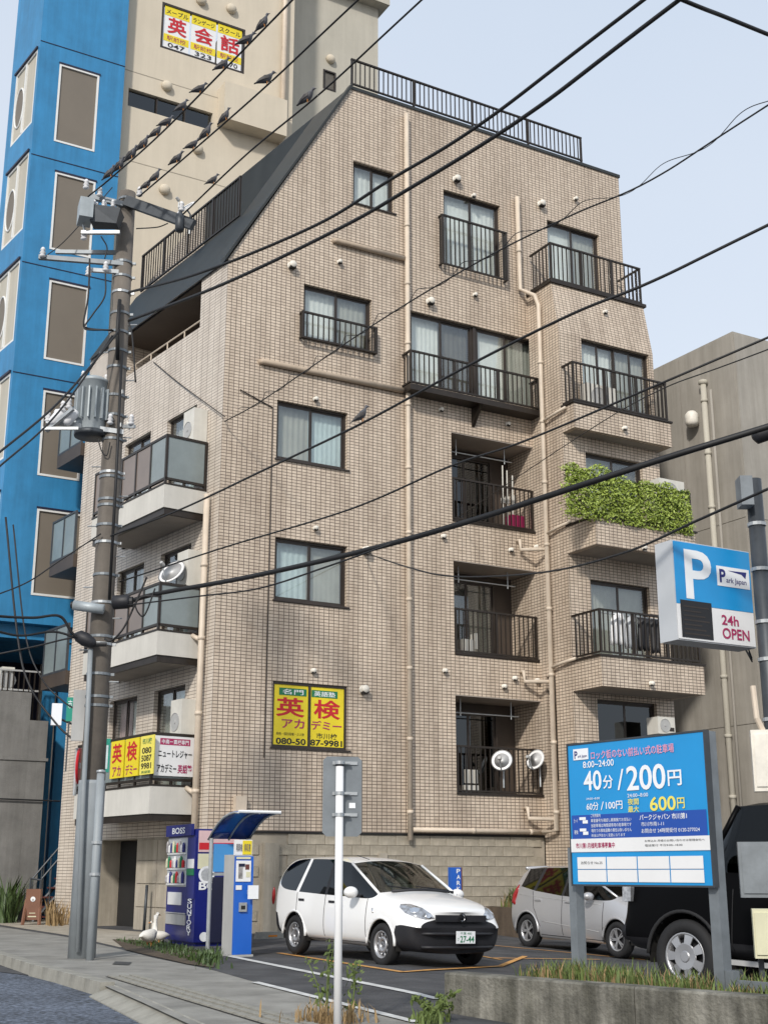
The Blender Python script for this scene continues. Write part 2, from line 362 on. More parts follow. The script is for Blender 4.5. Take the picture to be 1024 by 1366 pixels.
def letters(parent, FL, items, y, name='lettering'):       # items: (text, x0, x1, z0, z1, material, bold)
    by = {}
    for t, x0, x1, z0, z1, m, b in items: by.setdefault(m, []).append((t, x0, x1, z0, z1, b))
    for m, lst in by.items():
        for t, x0, x1, z0, z1, b in lst: mb = MB(FL); put_text(mb, t, x0, x1, z0, z1, y, b); mb.build(name, m, parent)

# ------------------------------------------------------------------ building pieces (FL = face frame inside the parent, x right, y inward, z up)
def curtain_mb(FL, x0, x1, z0, z1, y, amp=0.010, wl=0.12):
    if random.random() < 0.35: amp *= 0.35
    mb = MB(FL); n = max(6, int((x1-x0)/wl*4)); vs = []; ph = random.random()*6
    for i in range(n+1):
        x = x0+(x1-x0)*i/n; yy = y + amp*math.sin(2*PI*(x/wl)+ph+0.8*math.sin(x*5))
        vs += [(x, yy, z0), (x, yy, z1)]
    mb.add(vs, [(2*i, 2*i+2, 2*i+3, 2*i+1) for i in range(n)]); return mb
def window(parent, FL, x0, x1, z0, z1, panes=2, y=0.09, cur=('curtain white', 'curtain grey'), glass='window glass', fw=0.045, depth=0.07, sill=True, mid=0.05):
    fr = MB(FL); fr.ring(x0, x1, z0, z1, fw, y, y+depth)
    if sill: fr.box(x0-0.03, x1+0.05, -0.035, y-0.003, z0-0.035, z0-0.003)
    w = fr.build('window', 'sash metal', parent)
    ix0, ix1, iz0, iz1 = x0+fw, x1-fw, z0+fw, z1-fw; pw = (ix1-ix0)/panes
    for k in range(panes):
        a, b = ix0+k*pw, ix0+(k+1)*pw; yy = y+0.012+(0.022 if k % 2 else 0)
        sm = MB(FL); sm.ring(a+0.001, b-0.001, iz0+0.001, iz1-0.001, mid*0.75, yy, yy+0.02); sm.build('sash', 'sash metal', w)
        gm = MB(FL); q = mid*0.75-0.004; gm.box(a+q, b-q, yy+0.007, yy+0.011, iz0+q, iz1-q); gm.build('pane', glass, w)
        c = cur[k % len(cur)]
        if c: curtain_mb(FL, a, b, z0, z1, y+0.16).build('curtain', c, w, smooth=True)
    return w
BARS = {}
def bar_mesh(mat):
    if mat not in BARS: mb = MB(); mb.box(-0.5, 0.5, -0.5, 0.5, 0, 1); BARS[mat] = mb.mesh('baluster', mat)
    return BARS[mat]
def bar(parent, FL, x, y, z0, z1, wx, wy, mat, name='baluster'):
    return link(name, bar_mesh(mat), parent, FL @ MX.Translation((x, y, z0)) @ MX.Diagonal((wx, wy, z1-z0, 1)))
def railing(parent, FL, x0, x1, z0, z1, y, step=0.115, mat='bronze metal', ends=(0, 0), post_step=1.2, wb=0.022, midrail=None, foot=0.0, name='balcony_railing'):
    """bar railing along x at y; ends = length of the returns towards the wall at the left and right end"""
    rl = MB(FL); t = 0.05
    rl.box(x0, x1, y-t/2, y+t/2, z1-0.04, z1); rl.box(x0, x1, y-t/2+0.004, y+t/2-0.004, z0, z0+0.035)
    np_ = max(1, round((x1-x0)/post_step))
    for k in range(np_+1):
        px = x0+0.03+(x1-x0-0.06)*k/np_; rl.box(px-0.024, px+0.024, y-0.022, y+0.022, z0+0.035-(foot+0.035 if foot else 0), z1-0.04)
    for e, xe in zip(ends, (x0, x1)):
        if e:
            s = 1 if xe == x0 else -1; xa, xb = (xe, xe+s*0.045)
            rl.box(xa, xb, y+t/2, y+e, z1-0.04, z1); rl.box(xa, xb, y+t/2, y+e, z0, z0+0.035)
    r = rl.build(name, mat, parent)
    n = max(2, round((x1-x0)/step))
    for k in range(1, n): bar(r, FL, x0+(x1-x0)*k/n, y, z0+0.035, z1-0.04, wb, wb, mat)
    for e, xe in zip(ends, (x0, x1)):
        if e:
            s = 1 if xe == x0 else -1; m = max(2, round(e/step))
            for k in range(1, m): bar(r, FL, xe+s*0.022, y+t/2+e*k/m, z0+0.035, z1-0.04, wb, wb, mat)
    return r
# ------------------------------------------------------------------ apartment building
BW = frame(CORNER, DU)                                   # world matrix of the building, local x along the main facade, y inward
BI = BW.inverted().to_3x3()
dwl = BI @ DW                                            # street face direction in local axes
F1 = I4.copy()
def lframe(o, xd):
    return frame(V(o), V(xd))
FLt = lframe((0, 0, 0), -dwl)                            # street face: x' = -w
FS = lframe((7.7, 0, 0), (0, -1, 0))                     # side plane of the projecting bay: x' = distance in front of the facade
def rect(FL, tl, br, off=0.0):
    a = on(BW @ FL, *tl, off); b = on(BW @ FL, *br, off); return a[0], b[0], b[1], a[1]
APT = thing('apartment_building', 'six storey beige tiled apartment building with slanted roof edge and many railed windows', 'building', BW)

H_W = {}
H_W['w6'] = rect(F1, (471, 214), (525.5, 285)); H_W['w5m'] = rect(F1, (591, 252), (669, 373)); H_W['w5l'] = rect(F1, (405.5, 378), (495.5, 470))
H_W['w4'] = rect(F1, (547.5, 414), (718, 546)); H_W['w3'] = rect(F1, (370, 533), (463, 627)); H_W['w2'] = rect(F1, (367.5, 716), (462.5, 810))
H_W['sign'] = rect(F1, (364, 908), (462.5, 1001)); H_W['w5r'] = (8.37, 10.0, 14.45, 16.6)
REC = [(5.5, 7.7, 8.48, 10.55, 1.05), (5.5, 7.7, 5.55, 7.62, 1.05), (5.5, 7.7, 2.62, 4.70, 1.05)]
# recess left edges are surveyed from the photo
REC = [(on(BW, px, py)[0], 7.7, zb, zt, 1.05) for (px, py, zb, zt) in ((602.5, 650, 8.49, 10.56), (605.5, 810, 5.55, 7.62), (608, 990, 2.63, 4.70))]
sl = (18.46-13.42)/2.87                                  # gable slope
clipF = [(-sl, 1, 13.42)]
mb = MB()
wall(mb, 0, 10.75, 1.82, 18.46, [(*H_W[k], 0.3) for k in H_W] + REC, clipF)
mb.build('facade_wall', 'beige tile', APT)
# bay
mb = MB(FS)
wall(mb, 0, 1.15, 0.0, 14.35, [(0.24, 0.55, 2.95, 5.2, 0.12)], [(1.3, 0.23, 1.3*1.15+0.23*13.05)])
mb.M = I4
BAYH = {'b1': (8.34, 10.0, 2.5, 4.66), 'b2': (8.3, 9.98, 5.42, 7.28), 'b3': (8.32, 9.98, 8.4, 10.22), 'b4': (8.34, 10.38, 11.2, 13.0)}
wall(mb, 7.7, 10.5, 0.0, 13.05, [(*BAYH[k], 0.3) for k in BAYH], (), -1.15)
mb.quad((7.7, -1.15, 13.05), (10.5, -1.15, 13.05), (10.5, -0.92, 14.35), (7.7, -0.92, 14.35))
mb.quad((10.5, -1.15, 0), (10.5, 0, 0), (10.5, 0, 13.05), (10.5, -1.15, 13.05)); mb.quad((10.5, -1.15, 13.05), (10.5, 0, 13.05), (10.5, 0, 14.35), (10.5, -0.92, 14.35))
mb.build('bay_wall', 'beige tile', APT)
mb = MB(); mb.box(7.66, 10.56, -0.97, -0.002, 14.353, 14.43); mb.build('terrace_coping', 'bronze metal', APT)
mb = MB(FS); mb.box(0.245, 0.545, 0.09, 0.11, 2.955, 5.195); mb.build('slit_window', 'dark glass', APT)
# street face
lw = []
LWIN = []
for zt, kind in ((10.53, 0), (7.54, 1), (4.66, 2)):
    LWIN.append((-4.5, -3.2, zt-1.75, zt)); LWIN.append((-2.42, -1.1, zt-2.05, zt))
TOPO = (-5.3, -1.12, 12.28, 13.42, 1.6)
mb = MB(FLt)
DOOR = (-4.68, -2.88, 0.0, 1.73, 2.4)
wall(mb, -6.8, 0, 1.75, 13.42, [(*h, 0.3) for h in LWIN] + [TOPO])
wall(mb, -6.8, -4.68, -0.3, 1.75, [])
mb.build('street_wall', 'pale tile', APT)
mb = MB(FLt); wall(mb, -4.68, 0, -0.3, 1.748, [DOOR], (), 0.012); mb.build('ground_floor_wall', 'cast concrete', APT)
# shuttering grooves pattern of the concrete: raised panels
for i, (xa, xb) in enumerate(((-2.80, -1.95), (-1.93, -1.08), (-1.06, -0.22))):
    for za, zb in ((0.0, 0.42), (0.44, 0.86), (0.88, 1.30), (1.32, 1.70)):
        m2 = MB(FLt); m2.box(xa, xb, -0.010, 0.010, za, zb); m2.build('concrete_panel', 'cast concrete', APT)
mb = MB(FLt); mb.box(*DOOR[:2], 2.40, 2.45, 0, 1.73); mb.build('passage_end_wall', 'dark brown door', APT)
mb = MB(FLt); mb.box(-3.45, -2.89, 0.62, 0.70, 0.0, 0.55); mb.build('passage_plinth', 'dark brown door', APT)
mb = MB(FLt); mb.box(-3.45, -2.89, 0.65, 0.70, 0.553, 1.72); mb.build('passage_side_wall', 'cast concrete', APT)
mb = MB(FLt); mb.box(-4.66, -3.453, 0.50, 0.56, 0.0, 1.72); mb.build('entrance_dark_panel', 'dark void', APT)  # added near-black panel, its colour stands in for shade inside the entrance
mb = MB(FLt); mb.box(-5.29, -1.13, 1.60, 1.64, 12.0, 13.42); mb.build('terrace_back_wall', 'dark void', APT); mb = MB(FLt); mb.box(-5.29, -1.125, 0.03, 1.59, 13.35, 13.415); mb.build('terrace_ceiling', 'dark brown door', APT); mb = MB(FLt); mb.box(-1.16, -1.123, 0.06, 1.59, 12.285, 13.345); mb.build('terrace_shade_lining', 'dark brown door', APT)  # back wall, ceiling and added lining coloured dark to imitate the terrace's inner shade
# roof, far walls
e = dwl*6.55
def lp(x, z, w): return (x+dwl.x*w, dwl.y*w, z)
# where the sloped terrace railing starts
q = on(BW @ FLt, 324, 289, -1.2*0)
mb = MB()
nsl = V((-sl, 0, 1)).normalized(); nsl = V((-(18.46-13.42), 0, 2.87)); axs = dwl.cross(V((2.87, 0, 18.46-13.42))); _i = BW.inverted(); _c = _i @ CAMP; _d = _i.to_3x3() @ ray(324, 289)
_p = _c + _d*((V((0, 0, 13.42))-_c).dot(axs)/_d.dot(axs)); WR = _p.y/dwl.y; zr0 = _p.z; print('terrace', WR, zr0)
mb.quad(lp(-0.06, 13.36, -0.05), lp(2.87, 18.52, -0.05), lp(2.87, 18.52, WR), lp(-0.06, 13.36, WR))
xr = (zr0-13.36)/((18.52-13.36)/2.93)-0.06
mb.quad(lp(-0.06, 13.36, WR), lp(xr, zr0, WR), lp(xr, zr0, 6.8), lp(-0.06, 13.36, 6.8))
mb.quad(lp(xr, zr0, WR), lp(2.87, 18.52, WR), lp(2.87, zr0, WR), lp(xr, zr0, WR))
mb.quad(lp(xr, zr0, WR), lp(2.87, zr0, WR), lp(2.87, zr0, 6.8), lp(xr, zr0, 6.8))
# edge flashing along the gable, its thickness and the eave soffit
mb.add([lp(-0.10, 13.36, -0.06), lp(2.87, 18.47, -0.06), lp(2.87, 18.58, -0.06), lp(-0.10, 13.44, -0.06),
        lp(-0.10, 13.36, 0.12), lp(2.87, 18.47, 0.12), lp(2.87, 18.58, 0.12), lp(-0.10, 13.44, 0.12)],
       [(0, 1, 2, 3), (7, 6, 5, 4), (0, 4, 5, 1), (3, 2, 6, 7), (0, 3, 7, 4), (1, 5, 6, 2)])
mb.build('sloped_roof', 'roof metal', APT)
mb = MB(); mb.quad(lp(2.872, zr0, WR), lp(2.872, 18.5, WR), lp(2.872, 18.5, 6.8), lp(2.872, zr0, 6.8)); mb.build('upper_street_wall', 'roof metal', APT)
mb = MB()
mb.add([lp(2.87, 18.44, -0.02), (10.78, -0.03, 18.44), (10.78, 7.0, 18.44), lp(2.87, 18.44, 6.9), lp(2.87, 18.52, -0.02), (10.78, -0.03, 18.52), (10.78, 7.0, 18.52), lp(2.87, 18.52, 6.9)],
       [(3, 2, 1, 0), (4, 5, 6, 7), (0, 1, 5, 4), (1, 2, 6, 5), (2, 3, 7, 6), (3, 0, 4, 7)])
mb.build('roof_slab', 'roof metal', APT)
mb = MB()
mb.quad((10.75, 0, -0.3), (10.75, 6.9, -0.3), (10.75, 6.9, 18.44), (10.75, 0, 18.44))
mb.quad(lp(0, -0.3, 6.8), lp(0, 13.42, 6.8), (10.75, 6.9, 13.42), (10.75, 6.9, -0.3)); mb.quad(lp(0, 13.42, 6.8), lp(2.87, 18.46, 6.8), (10.75, 6.9, 18.44), (10.75, 6.9, 13.42))
mb.build('rear_wall', 'pale tile', APT)
# block base under the tiles: every block its own piece
mb = MB(); mb.box(0.02, 7.7, 0.03, 0.2, -0.5, 1.80); mb.build('base_wall', 'mortar', APT)
bmesh_ = {}
def block(L, w, h, d, mat, name='concrete_block'):
    key = (round(w, 3), round(h, 3), mat)
    if key not in bmesh_:
        m2 = MB(); c = 0.003
        m2.box(-w/2+c, w/2-c, 0, 0.01, -h/2+c, h/2-c); m2.box(-w/2, w/2, 0.01, d, -h/2, h/2); bmesh_[key] = m2.mesh(name, mat)
    return link(name, bmesh_[key], APT, L)
for r in range(9):
    z = 0.02+0.198*r+0.095
    k = 0; x = 0.06 + (0.2 if r % 2 else 0)
    while x+0.385 < 7.68:
        if not (1.02 < x+0.2 < 1.5): block(MX.Translation((x+0.193, random.uniform(0.0, 0.014), z)), 0.391, 0.1935, 0.06, 'block')
        x += 0.397
mb = MB(); mb.box(1.12, 1.42, -0.10, 0.028, -0.2, 1.62); mb.build('buttress', 'cast concrete', APT); mb = MB(); mb.box(3.62, 3.80, -0.05, 0.028, -0.2, 1.45); mb.build('buttress', 'cast concrete', APT)
mb = MB(); mb.box(0, 7.69, -0.012, 0.03, 1.80, 1.84); mb.build('drip_edge', 'dark void', APT)

# windows of the main facade
WC = ('curtain white', 'curtain grey')
window(APT, F1, *H_W['w6'], cur=('curtain white', 'curtain white'))
window(APT, F1, *H_W['w5m'], cur=('curtain white', 'curtain white'), sill=False)
window(APT, F1, *H_W['w5l'], cur=('curtain white', 'curtain grey'))
a = H_W['w4']; xm = (a[0]+a[1])/2
window(APT, F1, a[0], xm-0.04, a[2], a[3], cur=('curtain white', 'curtain dark'), sill=False)
window(APT, F1, xm+0.04, a[1], a[2], a[3], cur=('curtain white', 'curtain grey'), sill=False)
mb = MB(); mb.box(xm-0.038, xm+0.038, 0.05, 0.2, a[2]+0.003, a[3]-0.003); mb.build('mullion', 'sash metal', APT)
window(APT, F1, *H_W['w3'], cur=('curtain grey', 'curtain blue'))
window(APT, F1, *H_W['w2'], cur=('curtain blue', 'curtain grey'))
window(APT, F1, *H_W['w5r'], cur=('curtain white', 'curtain grey'), sill=False)
FB = MX.Translation((0, -1.15, 0))
window(APT, FB, *BAYH['b1'], cur=('curtain dark', 'curtain dark'), sill=False, glass='dark glass')
window(APT, FB, *BAYH['b2'], cur=('curtain grey', 'curtain grey'), sill=False)
window(APT, FB, *BAYH['b3'], cur=('curtain grey', 'curtain dark'), sill=False)
window(APT, FB, *BAYH['b4'], panes=4, cur=('curtain white', 'curtain white', 'curtain grey', 'curtain grey'), sill=False)
for i, h in enumerate(LWIN):
    cs = [('curtain grey', 'curtain white'), ('curtain grey', 'curtain blue'), ('curtain grey', 'curtain white'), ('curtain dark', 'curtain blue'), (None, None), ('curtain grey', 'curtain blue')][i]
    if i == 4: cs = ('poster pink', 'curtain white')
    window(APT, FLt, *h, cur=cs, sill=False)
# window railings and balconies of the main facade
r = rect(F1, (588, 285), (677, 374), 0.16); railing(APT, F1, r[0], r[1], r[2]-0.02, r[3]-0.0, -0.16, step=0.125, ends=(0.14, 0.14), post_step=2.0, name='window_railing')
r = rect(F1, (402.5, 414), (503, 472), 0.14); railing(APT, F1, r[0], r[1], r[2], r[3], -0.14, step=0.135, ends=(0.12, 0.12), post_step=2.4, name='window_railing')
r = rect(F1, (546, 466), (720, 552), 0.36); railing(APT, F1, r[0], r[1], r[2]+0.10, r[3], -0.36, step=0.125, ends=(0.34, 0.34), post_step=1.3, name='balcony_railing')
mb = MB(); mb.box(r[0], r[1], -0.39, -0.004, r[2]-0.06, r[2]+0.07)
xb = on(BW, 637, 560, 0.2)[0]
mb.add([(xb-0.04, -0.36, r[2]-0.063), (xb+0.04, -0.36, r[2]-0.063), (xb+0.04, -0.004, r[2]-0.063), (xb-0.04, -0.004, r[2]-0.063), (xb-0.04, -0.004, r[2]-0.50), (xb+0.04, -0.004, r[2]-0.50)],
       [(0, 1, 2, 3), (0, 3, 4), (1, 5, 2), (0, 4, 5, 1), (3, 2, 5, 4)])
mb.build('balcony_tray', 'bronze metal', APT)
# recessed balconies
for i, (x0, x1, z0, z1, d) in enumerate(REC):
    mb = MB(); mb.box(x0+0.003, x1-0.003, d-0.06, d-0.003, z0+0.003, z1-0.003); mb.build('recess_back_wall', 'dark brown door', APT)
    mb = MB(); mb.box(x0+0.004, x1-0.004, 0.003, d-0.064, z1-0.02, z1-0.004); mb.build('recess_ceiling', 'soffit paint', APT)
    window(APT, MX.Translation((0, d-0.32, 0)), x0+0.08, x1-0.62, z0+0.02, z1-0.22, cur=('curtain dark', 'curtain dark'), sill=False, glass='dark glass' if i != 1 else 'window glass', y=0.05)  # curtains coloured dark to stand in for the shade deep in the recess
    railing(APT, F1, x0+0.01, x1-0.02, z0+0.07, z0+1.02, 0.02, step=0.12, post_step=1.0)
    mb = MB(); mb.box(x0+0.004, x1-0.004, -0.03, 0.06, z0+0.003, z0+0.055); mb.build('balcony_sill', 'bronze metal', APT)
    mb = MB()                                            # laundry pole hung under the ceiling
    mb.tube([(x0+0.1, 0.35, z1-0.33), (x1-0.35, 0.35, z1-0.33)], 0.014, 6)
    for xx in (x0+0.35, x1-0.55): mb.tube([(xx, 0.35, z1-0.02), (xx, 0.35, z1-0.40)], 0.012, 6)
    mb.build('laundry_pole', 'galvanised', APT)
# bay balconies: tiled tray, railing
for i, (n0, zs0, zs1, mat) in enumerate(((2.12, 1.9, 2.5, 0), (2.12, 4.78, 5.40, 0), (2.14, 7.78, 8.38, 1), (1.58, 10.58, 11.16, 0))):
    if i == 0: continue
    mb = MB(); x0, x1 = 7.702, 10.54
    mb.box(x0, x1, -n0, -n0+0.14, zs0, zs1); mb.box(x0, x0+0.14, -n0+0.14, -1.152, zs0, zs1); mb.box(x1-0.14, x1, -n0+0.14, -1.0, zs0, zs1)
    mb.build('balcony_parapet', 'beige tile', APT)
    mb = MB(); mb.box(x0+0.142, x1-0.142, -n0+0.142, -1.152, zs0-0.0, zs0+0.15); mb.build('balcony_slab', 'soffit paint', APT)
    mb = MB(); mb.box(x0-0.04, x1+0.04, -n0-0.03, -n0+0.16, zs1+0.003, zs1+0.045); mb.box(x0-0.04, x0+0.16, -n0+0.163, -1.16, zs1+0.003, zs1+0.045); mb.build('balcony_coping', 'bronze metal', APT)
    if mat == 0: railing(APT, F1, x0+0.03, x1-0.03, zs1+0.09, zs1+1.02, -n0+0.06, step=0.125, ends=(n0-1.2, n0-1.2), post_step=1.05)
    else: railing(APT, F1, x0+0.03, x1-0.03, zs1+0.09, zs1+0.95, -n0+0.06, step=0.3, ends=(0, 0), post_step=1.05)
railing(APT, F1, 7.73, 10.50, 14.47, 15.42, -0.88, step=0.125, ends=(0.8, 0.8), post_step=1.1)
# street side balconies
for i, (zb, zt, zr) in enumerate(((2.13, 2.63, 3.62), (5.08, 5.54, 6.50), (8.0, 8.47, 9.52))):
    n0 = 0.95; w0, w1 = 0.52, 3.9
    mb = MB(FLt)
    mb.box(-w1, -w0, -n0, -n0+0.1, zb, zt); mb.box(-w0-0.1, -w0, -n0+0.1, -0.003, zb, zt); mb.box(-w1, -w1+0.1, -n0+0.1, -0.003, zb, zt)
    mb.build('balcony_parapet', 'white render', APT)
    mb = MB(FLt); mb.ring(-w1+0.03, -w0-0.03, 0, 1, 0.03, 0, 0.001) if False else None; mb.box(-w1+0.03, -w0-0.03, -n0+0.03, -n0+0.10, zb-0.13, zb-0.003); mb.box(-w0-0.10, -w0-0.03, -n0+0.102, -0.003, zb-0.13, zb-0.003); mb.build('balcony_edge_beam', 'bronze metal', APT)
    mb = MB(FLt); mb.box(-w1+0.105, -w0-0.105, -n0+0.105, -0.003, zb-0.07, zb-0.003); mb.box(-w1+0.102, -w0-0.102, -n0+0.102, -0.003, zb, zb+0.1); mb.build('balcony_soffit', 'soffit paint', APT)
    mb = MB(FLt); t = 0.05; zl = zt+0.10
    mb.box(-w1, -w0, -n0, -n0+t, zr-0.05, zr); mb.box(-w1, -w0, -n0, -n0+t, zl, zl+0.05); mb.box(-w1-0.01, -w0+0.01, -n0-0.015, -n0+0.10, zt+0.003, zt+0.035)
    mb.box(-w0-t, -w0, -n0+t, -0.02, zr-0.05, zr); mb.box(-w0-t, -w0, -n0+t, -0.02, zl, zl+0.05); mb.box(-w0-0.10, -w0+0.01, -n0+0.103, -0.02, zt+0.003, zt+0.035)
    for k in range(6):
        xx = -w1+(w1-w0-t)*k/5; mb.box(xx, xx+t, -n0+0.002, -n0+t-0.002, zt+0.038, zr-0.053)
    mb.box(-w0-t+0.002, -w0-0.002, -0.075, -0.022, zt+0.038, zr-0.053)
    rl = mb.build('balcony_railing', 'bronze metal', APT)
    for k in range(5):
        xa = -w1+(w1-w0-t)*k/5+t; xb2 = -w1+(w1-w0-t)*(k+1)/5
        m2 = MB(FLt); m2.box(xa+0.003, xb2-0.003, -n0+0.018, -n0+0.03, zl+0.053, zr-0.053); m2.build('panel', 'brown panel' if (k < 4 and i) else 'frosted panel', rl)
    m2 = MB(FLt); m2.box(-w0-0.032, -w0-0.02, -n0+t+0.003, -0.078, zl+0.053, zr-0.053); m2.build('panel', 'frosted panel', rl)
# far end balconies of the street face
for zb, zr in ((5.3, 6.75), (8.1, 9.5), (10.9, 12.35)):
    mb = MB(FLt); mb.box(-8.25, -6.81, -0.10, 0.7, zb, zb+0.32)
    bs = mb.build('rear_balcony', 'dark brown door', APT)
    mb = MB(FLt); mb.ring(-8.25, -6.82, zb+0.323, zr, 0.05, -0.10, -0.05); mb.box(-7.56, -7.51, -0.098, -0.052, zb+0.376, zr-0.053); mb.build('railing_frame', 'dark steel', bs)
    mb = MB(FLt); mb.box(-8.197, -7.563, -0.08, -0.07, zb+0.376, zr-0.053); mb.box(-7.507, -6.873, -0.08, -0.07, zb+0.376, zr-0.053); mb.build('panel', 'frosted panel', bs)
# terrace guard pipes in the open top storey, sloped roof railing and roof railing
mb = MB(FLt); mb.tube([(-5.25, 0.10, 12.52), (-1.14, 0.10, 12.52)], 0.018, 6)
for k in range(6): mb.tube([(-5.2+0.8*k, 0.10, 12.27), (-5.2+0.8*k, 0.10, 12.52)], 0.016, 6)
mb.build('guard_rail', 'pipe cream', APT)
Fsl = lframe((xr, 0, 0), -dwl)
railing(APT, Fsl, -6.5, -WR-0.05, zr0+0.03, zr0+1.05, -0.02, step=0.13, post_step=1.2, name='terrace_railing')
railing(APT, F1, 2.88, 9.6, 18.60, 19.28, 0.03, step=0.125, post_step=1.75, name='roof_railing', foot=0.04)
# ledges, ducts and drain pipes
mb = MB()
for a_, b_ in (((444, 321), (537.5, 347)), ((346, 482), (540, 524))):
    x0, z0 = on(BW, *a_); x1, z1 = on(BW, *b_); z = (z0+z1)/2
    m2 = MB(); m2.tube([(x0, -0.004, z), (x0+0.05, -0.06, z), (x1, -0.06, z)], 0.062, 10); m2.build('facade_duct', 'duct tan', APT, smooth=True)
def pipe(px_list, n, name='drain_pipe', r=0.055, mat='pipe cream', FL=F1, brackets=True):
    pts = [V((*[on(BW @ FL, x, y, n)[0]], -n, on(BW @ FL, x, y, n)[1])) for x, y in px_list]
    return pipe3(pts, name, r, mat, FL, brackets)
def pipe3(pts, name='drain_pipe', r=0.055, mat='pipe cream', FL=F1, brackets=True):
    m2 = MB(FL); m2.tube(pts, r, 10)
    for p, q_ in zip(pts, pts[1:]):
        d = (V(q_)-V(p)).length
        if brackets and d > 2:
            for k in range(1, int(d/1.45)+1):
                c = V(p).lerp(V(q_), k*1.45/d)
                u_ = (V(q_)-V(p)).normalized()
                m2.tube([c-u_*0.035, c+u_*0.035], r*1.22, 10)
    return m2.build(name, mat, APT, smooth=True)
x1p = 0.5*(on(BW, 538, 160)[0]+on(BW, 545, 1100)[0])
pipe3([(x1p, -0.10, 18.2), (x1p, -0.10, 1.70)])
zb_ = on(BW, 600, 1108)[1]
pipe3([(x1p+0.06, -0.10, zb_), (7.55, -0.10, zb_)], r=0.05)
pipe3([(7.42, -0.1, 16.9), (7.42, -0.10, 14.45), (7.60, -0.42, 14.2), (7.60, -0.55, 13.9), (7.60, -0.55, zb_+0.02), (7.5, -0.2, zb_)], r=0.055)
for z in (11.0, 8.35, 5.35):
    pipe3([(7.60, -0.55, z), (7.62, -0.9, z+0.06), (7.64, -1.35, z+0.10)], r=0.035, brackets=False)
for z in (8.15, 5.2, 2.3):
    pipe3([(7.18, -0.03, z+0.1), (7.18, -0.12, z+0.1), (7.2, -0.12, z-0.12), (7.60, -0.50, z-0.14)], r=0.045, brackets=False)
pipe3([(-0.30, -0.12, 8.35), (-0.30, -0.12, 0.9)], r=0.06, FL=FLt)
for z in (2.5, 5.4): pipe3([(-0.30, -0.12, z), (-0.52, -0.2, z+0.12)], r=0.045, FL=FLt, brackets=False)
# vent caps and small lamps on the walls (photo positions on the facade plane)
def hood(FL, x, z, big=True, y0=0.0):
    m2 = MB(FL); r = 0.085 if big else 0.05; n = 10; L_ = 0.12 if big else 0.07
    m2.lathe([(r*1.1, y0-0.004), (r*1.1, y0-0.02), (r, y0-0.021), (r, y0-L_), (r*0.8, y0-L_-0.03)], 12, 'y', (x, 0, z))
    o = m2.build('vent_cap', 'vent white', APT, smooth=True)
    m3 = MB(FL); m3.box(x-r*0.75, x+r*0.75, y0-L_-0.02, y0-0.03, z-r*1.05, z-r*0.55); m3.build('vent_mouth', 'dark void', o)
for x, y, b in ((388, 355, 1), (607, 240, 1), (720, 273, 1), (572, 403, 1), (630, 262, 0), (587, 547, 0), (676, 566, 0), (420, 533, 0), (420, 705, 0), (487, 735, 1), (590, 716, 0),
                (680, 734, 0), (592, 895, 0), (417, 895, 0), (484, 920, 1), (685, 905, 0), (714, 730, 0), (671, 916, 0), (715, 908, 0), (452, 350, 0), (766, 266, 0), (632, 394, 0)):
    hood(F1, *on(BW, x, y), bool(b))
for x, y in ((805, 417), (831, 572), (857, 731), (867, 912)): hood(F1, *on(BW, x, y, 2.14 if y > 700 else 1.58 if y > 500 else 1.0), False, -(2.14 if y > 700 else 1.58 if y > 500 else 1.0))
hood(FLt, *on(BW @ FLt, 175, 566), False); hood(FLt, *on(BW @ FLt, 168, 730), False); hood(FLt, *on(BW @ FLt, 161, 908), False)
x, z = on(BW, 318, 1077); m2 = MB(); m2.box(x-0.11, x+0.11, -0.14, -0.003, z-0.2, z+0.2); m2.build('meter_box', 'pipe cream', APT)
x, z = on(BW, 368, 545); m2 = MB(); m2.tube([(x-0.08, -0.02, z), (x-0.08, -0.02, 3.2)], 0.010, 6); m2.tube([(x-0.08, -0.02, z), (0.35, -0.03, z+0.25)], 0.012, 6); m2.build('wall_cable', 'sash metal', APT)
# school advertisement stuck behind the ground floor window
h = H_W['sign']; fr = MB(); fr.ring(h[0]+0.002, h[1]-0.002, h[2]+0.002, h[3]-0.002, 0.045, 0.03, 0.09); fr.box(h[0]-0.03, h[1]+0.08, -0.03, 0.03-0.003, h[2]-0.035, h[2]-0.003)
xm = (h[0]+h[1])/2; fr.box(xm-0.025, xm+0.025, 0.034, 0.09, h[2]+0.05, h[3]-0.05); SG = fr.build('window', 'sash metal', APT)
for a_, b_ in ((h[0]+0.05, xm-0.027), (xm+0.027, h[1]-0.05)):
    m2 = MB(); m2.box(a_, b_, 0.05, 0.06, h[2]+0.05, h[3]-0.05); m2.build('poster', 'banner yellow', SG)
Wd, Ht = h[1]-h[0], h[3]-h[2]
def X(t): return h[0]+Wd*t
def Z(t): return h[3]-Ht*t
m2 = MB()
for k, (a_, b_) in enumerate(((0.10, 0.46), (0.53, 0.88))): m2 = MB(); m2.box(X(a_), X(b_), 0.044, 0.049, Z(0.20), Z(0.09)); m2.build('heading_band', 'banner green', SG)
letters(SG, F1, [('名門', X(0.14), X(0.42), Z(0.185), Z(0.105), 'print white', 0.01), ('英語塾', X(0.56), X(0.85), Z(0.185), Z(0.105), 'print white', 0.01)], 0.0425)
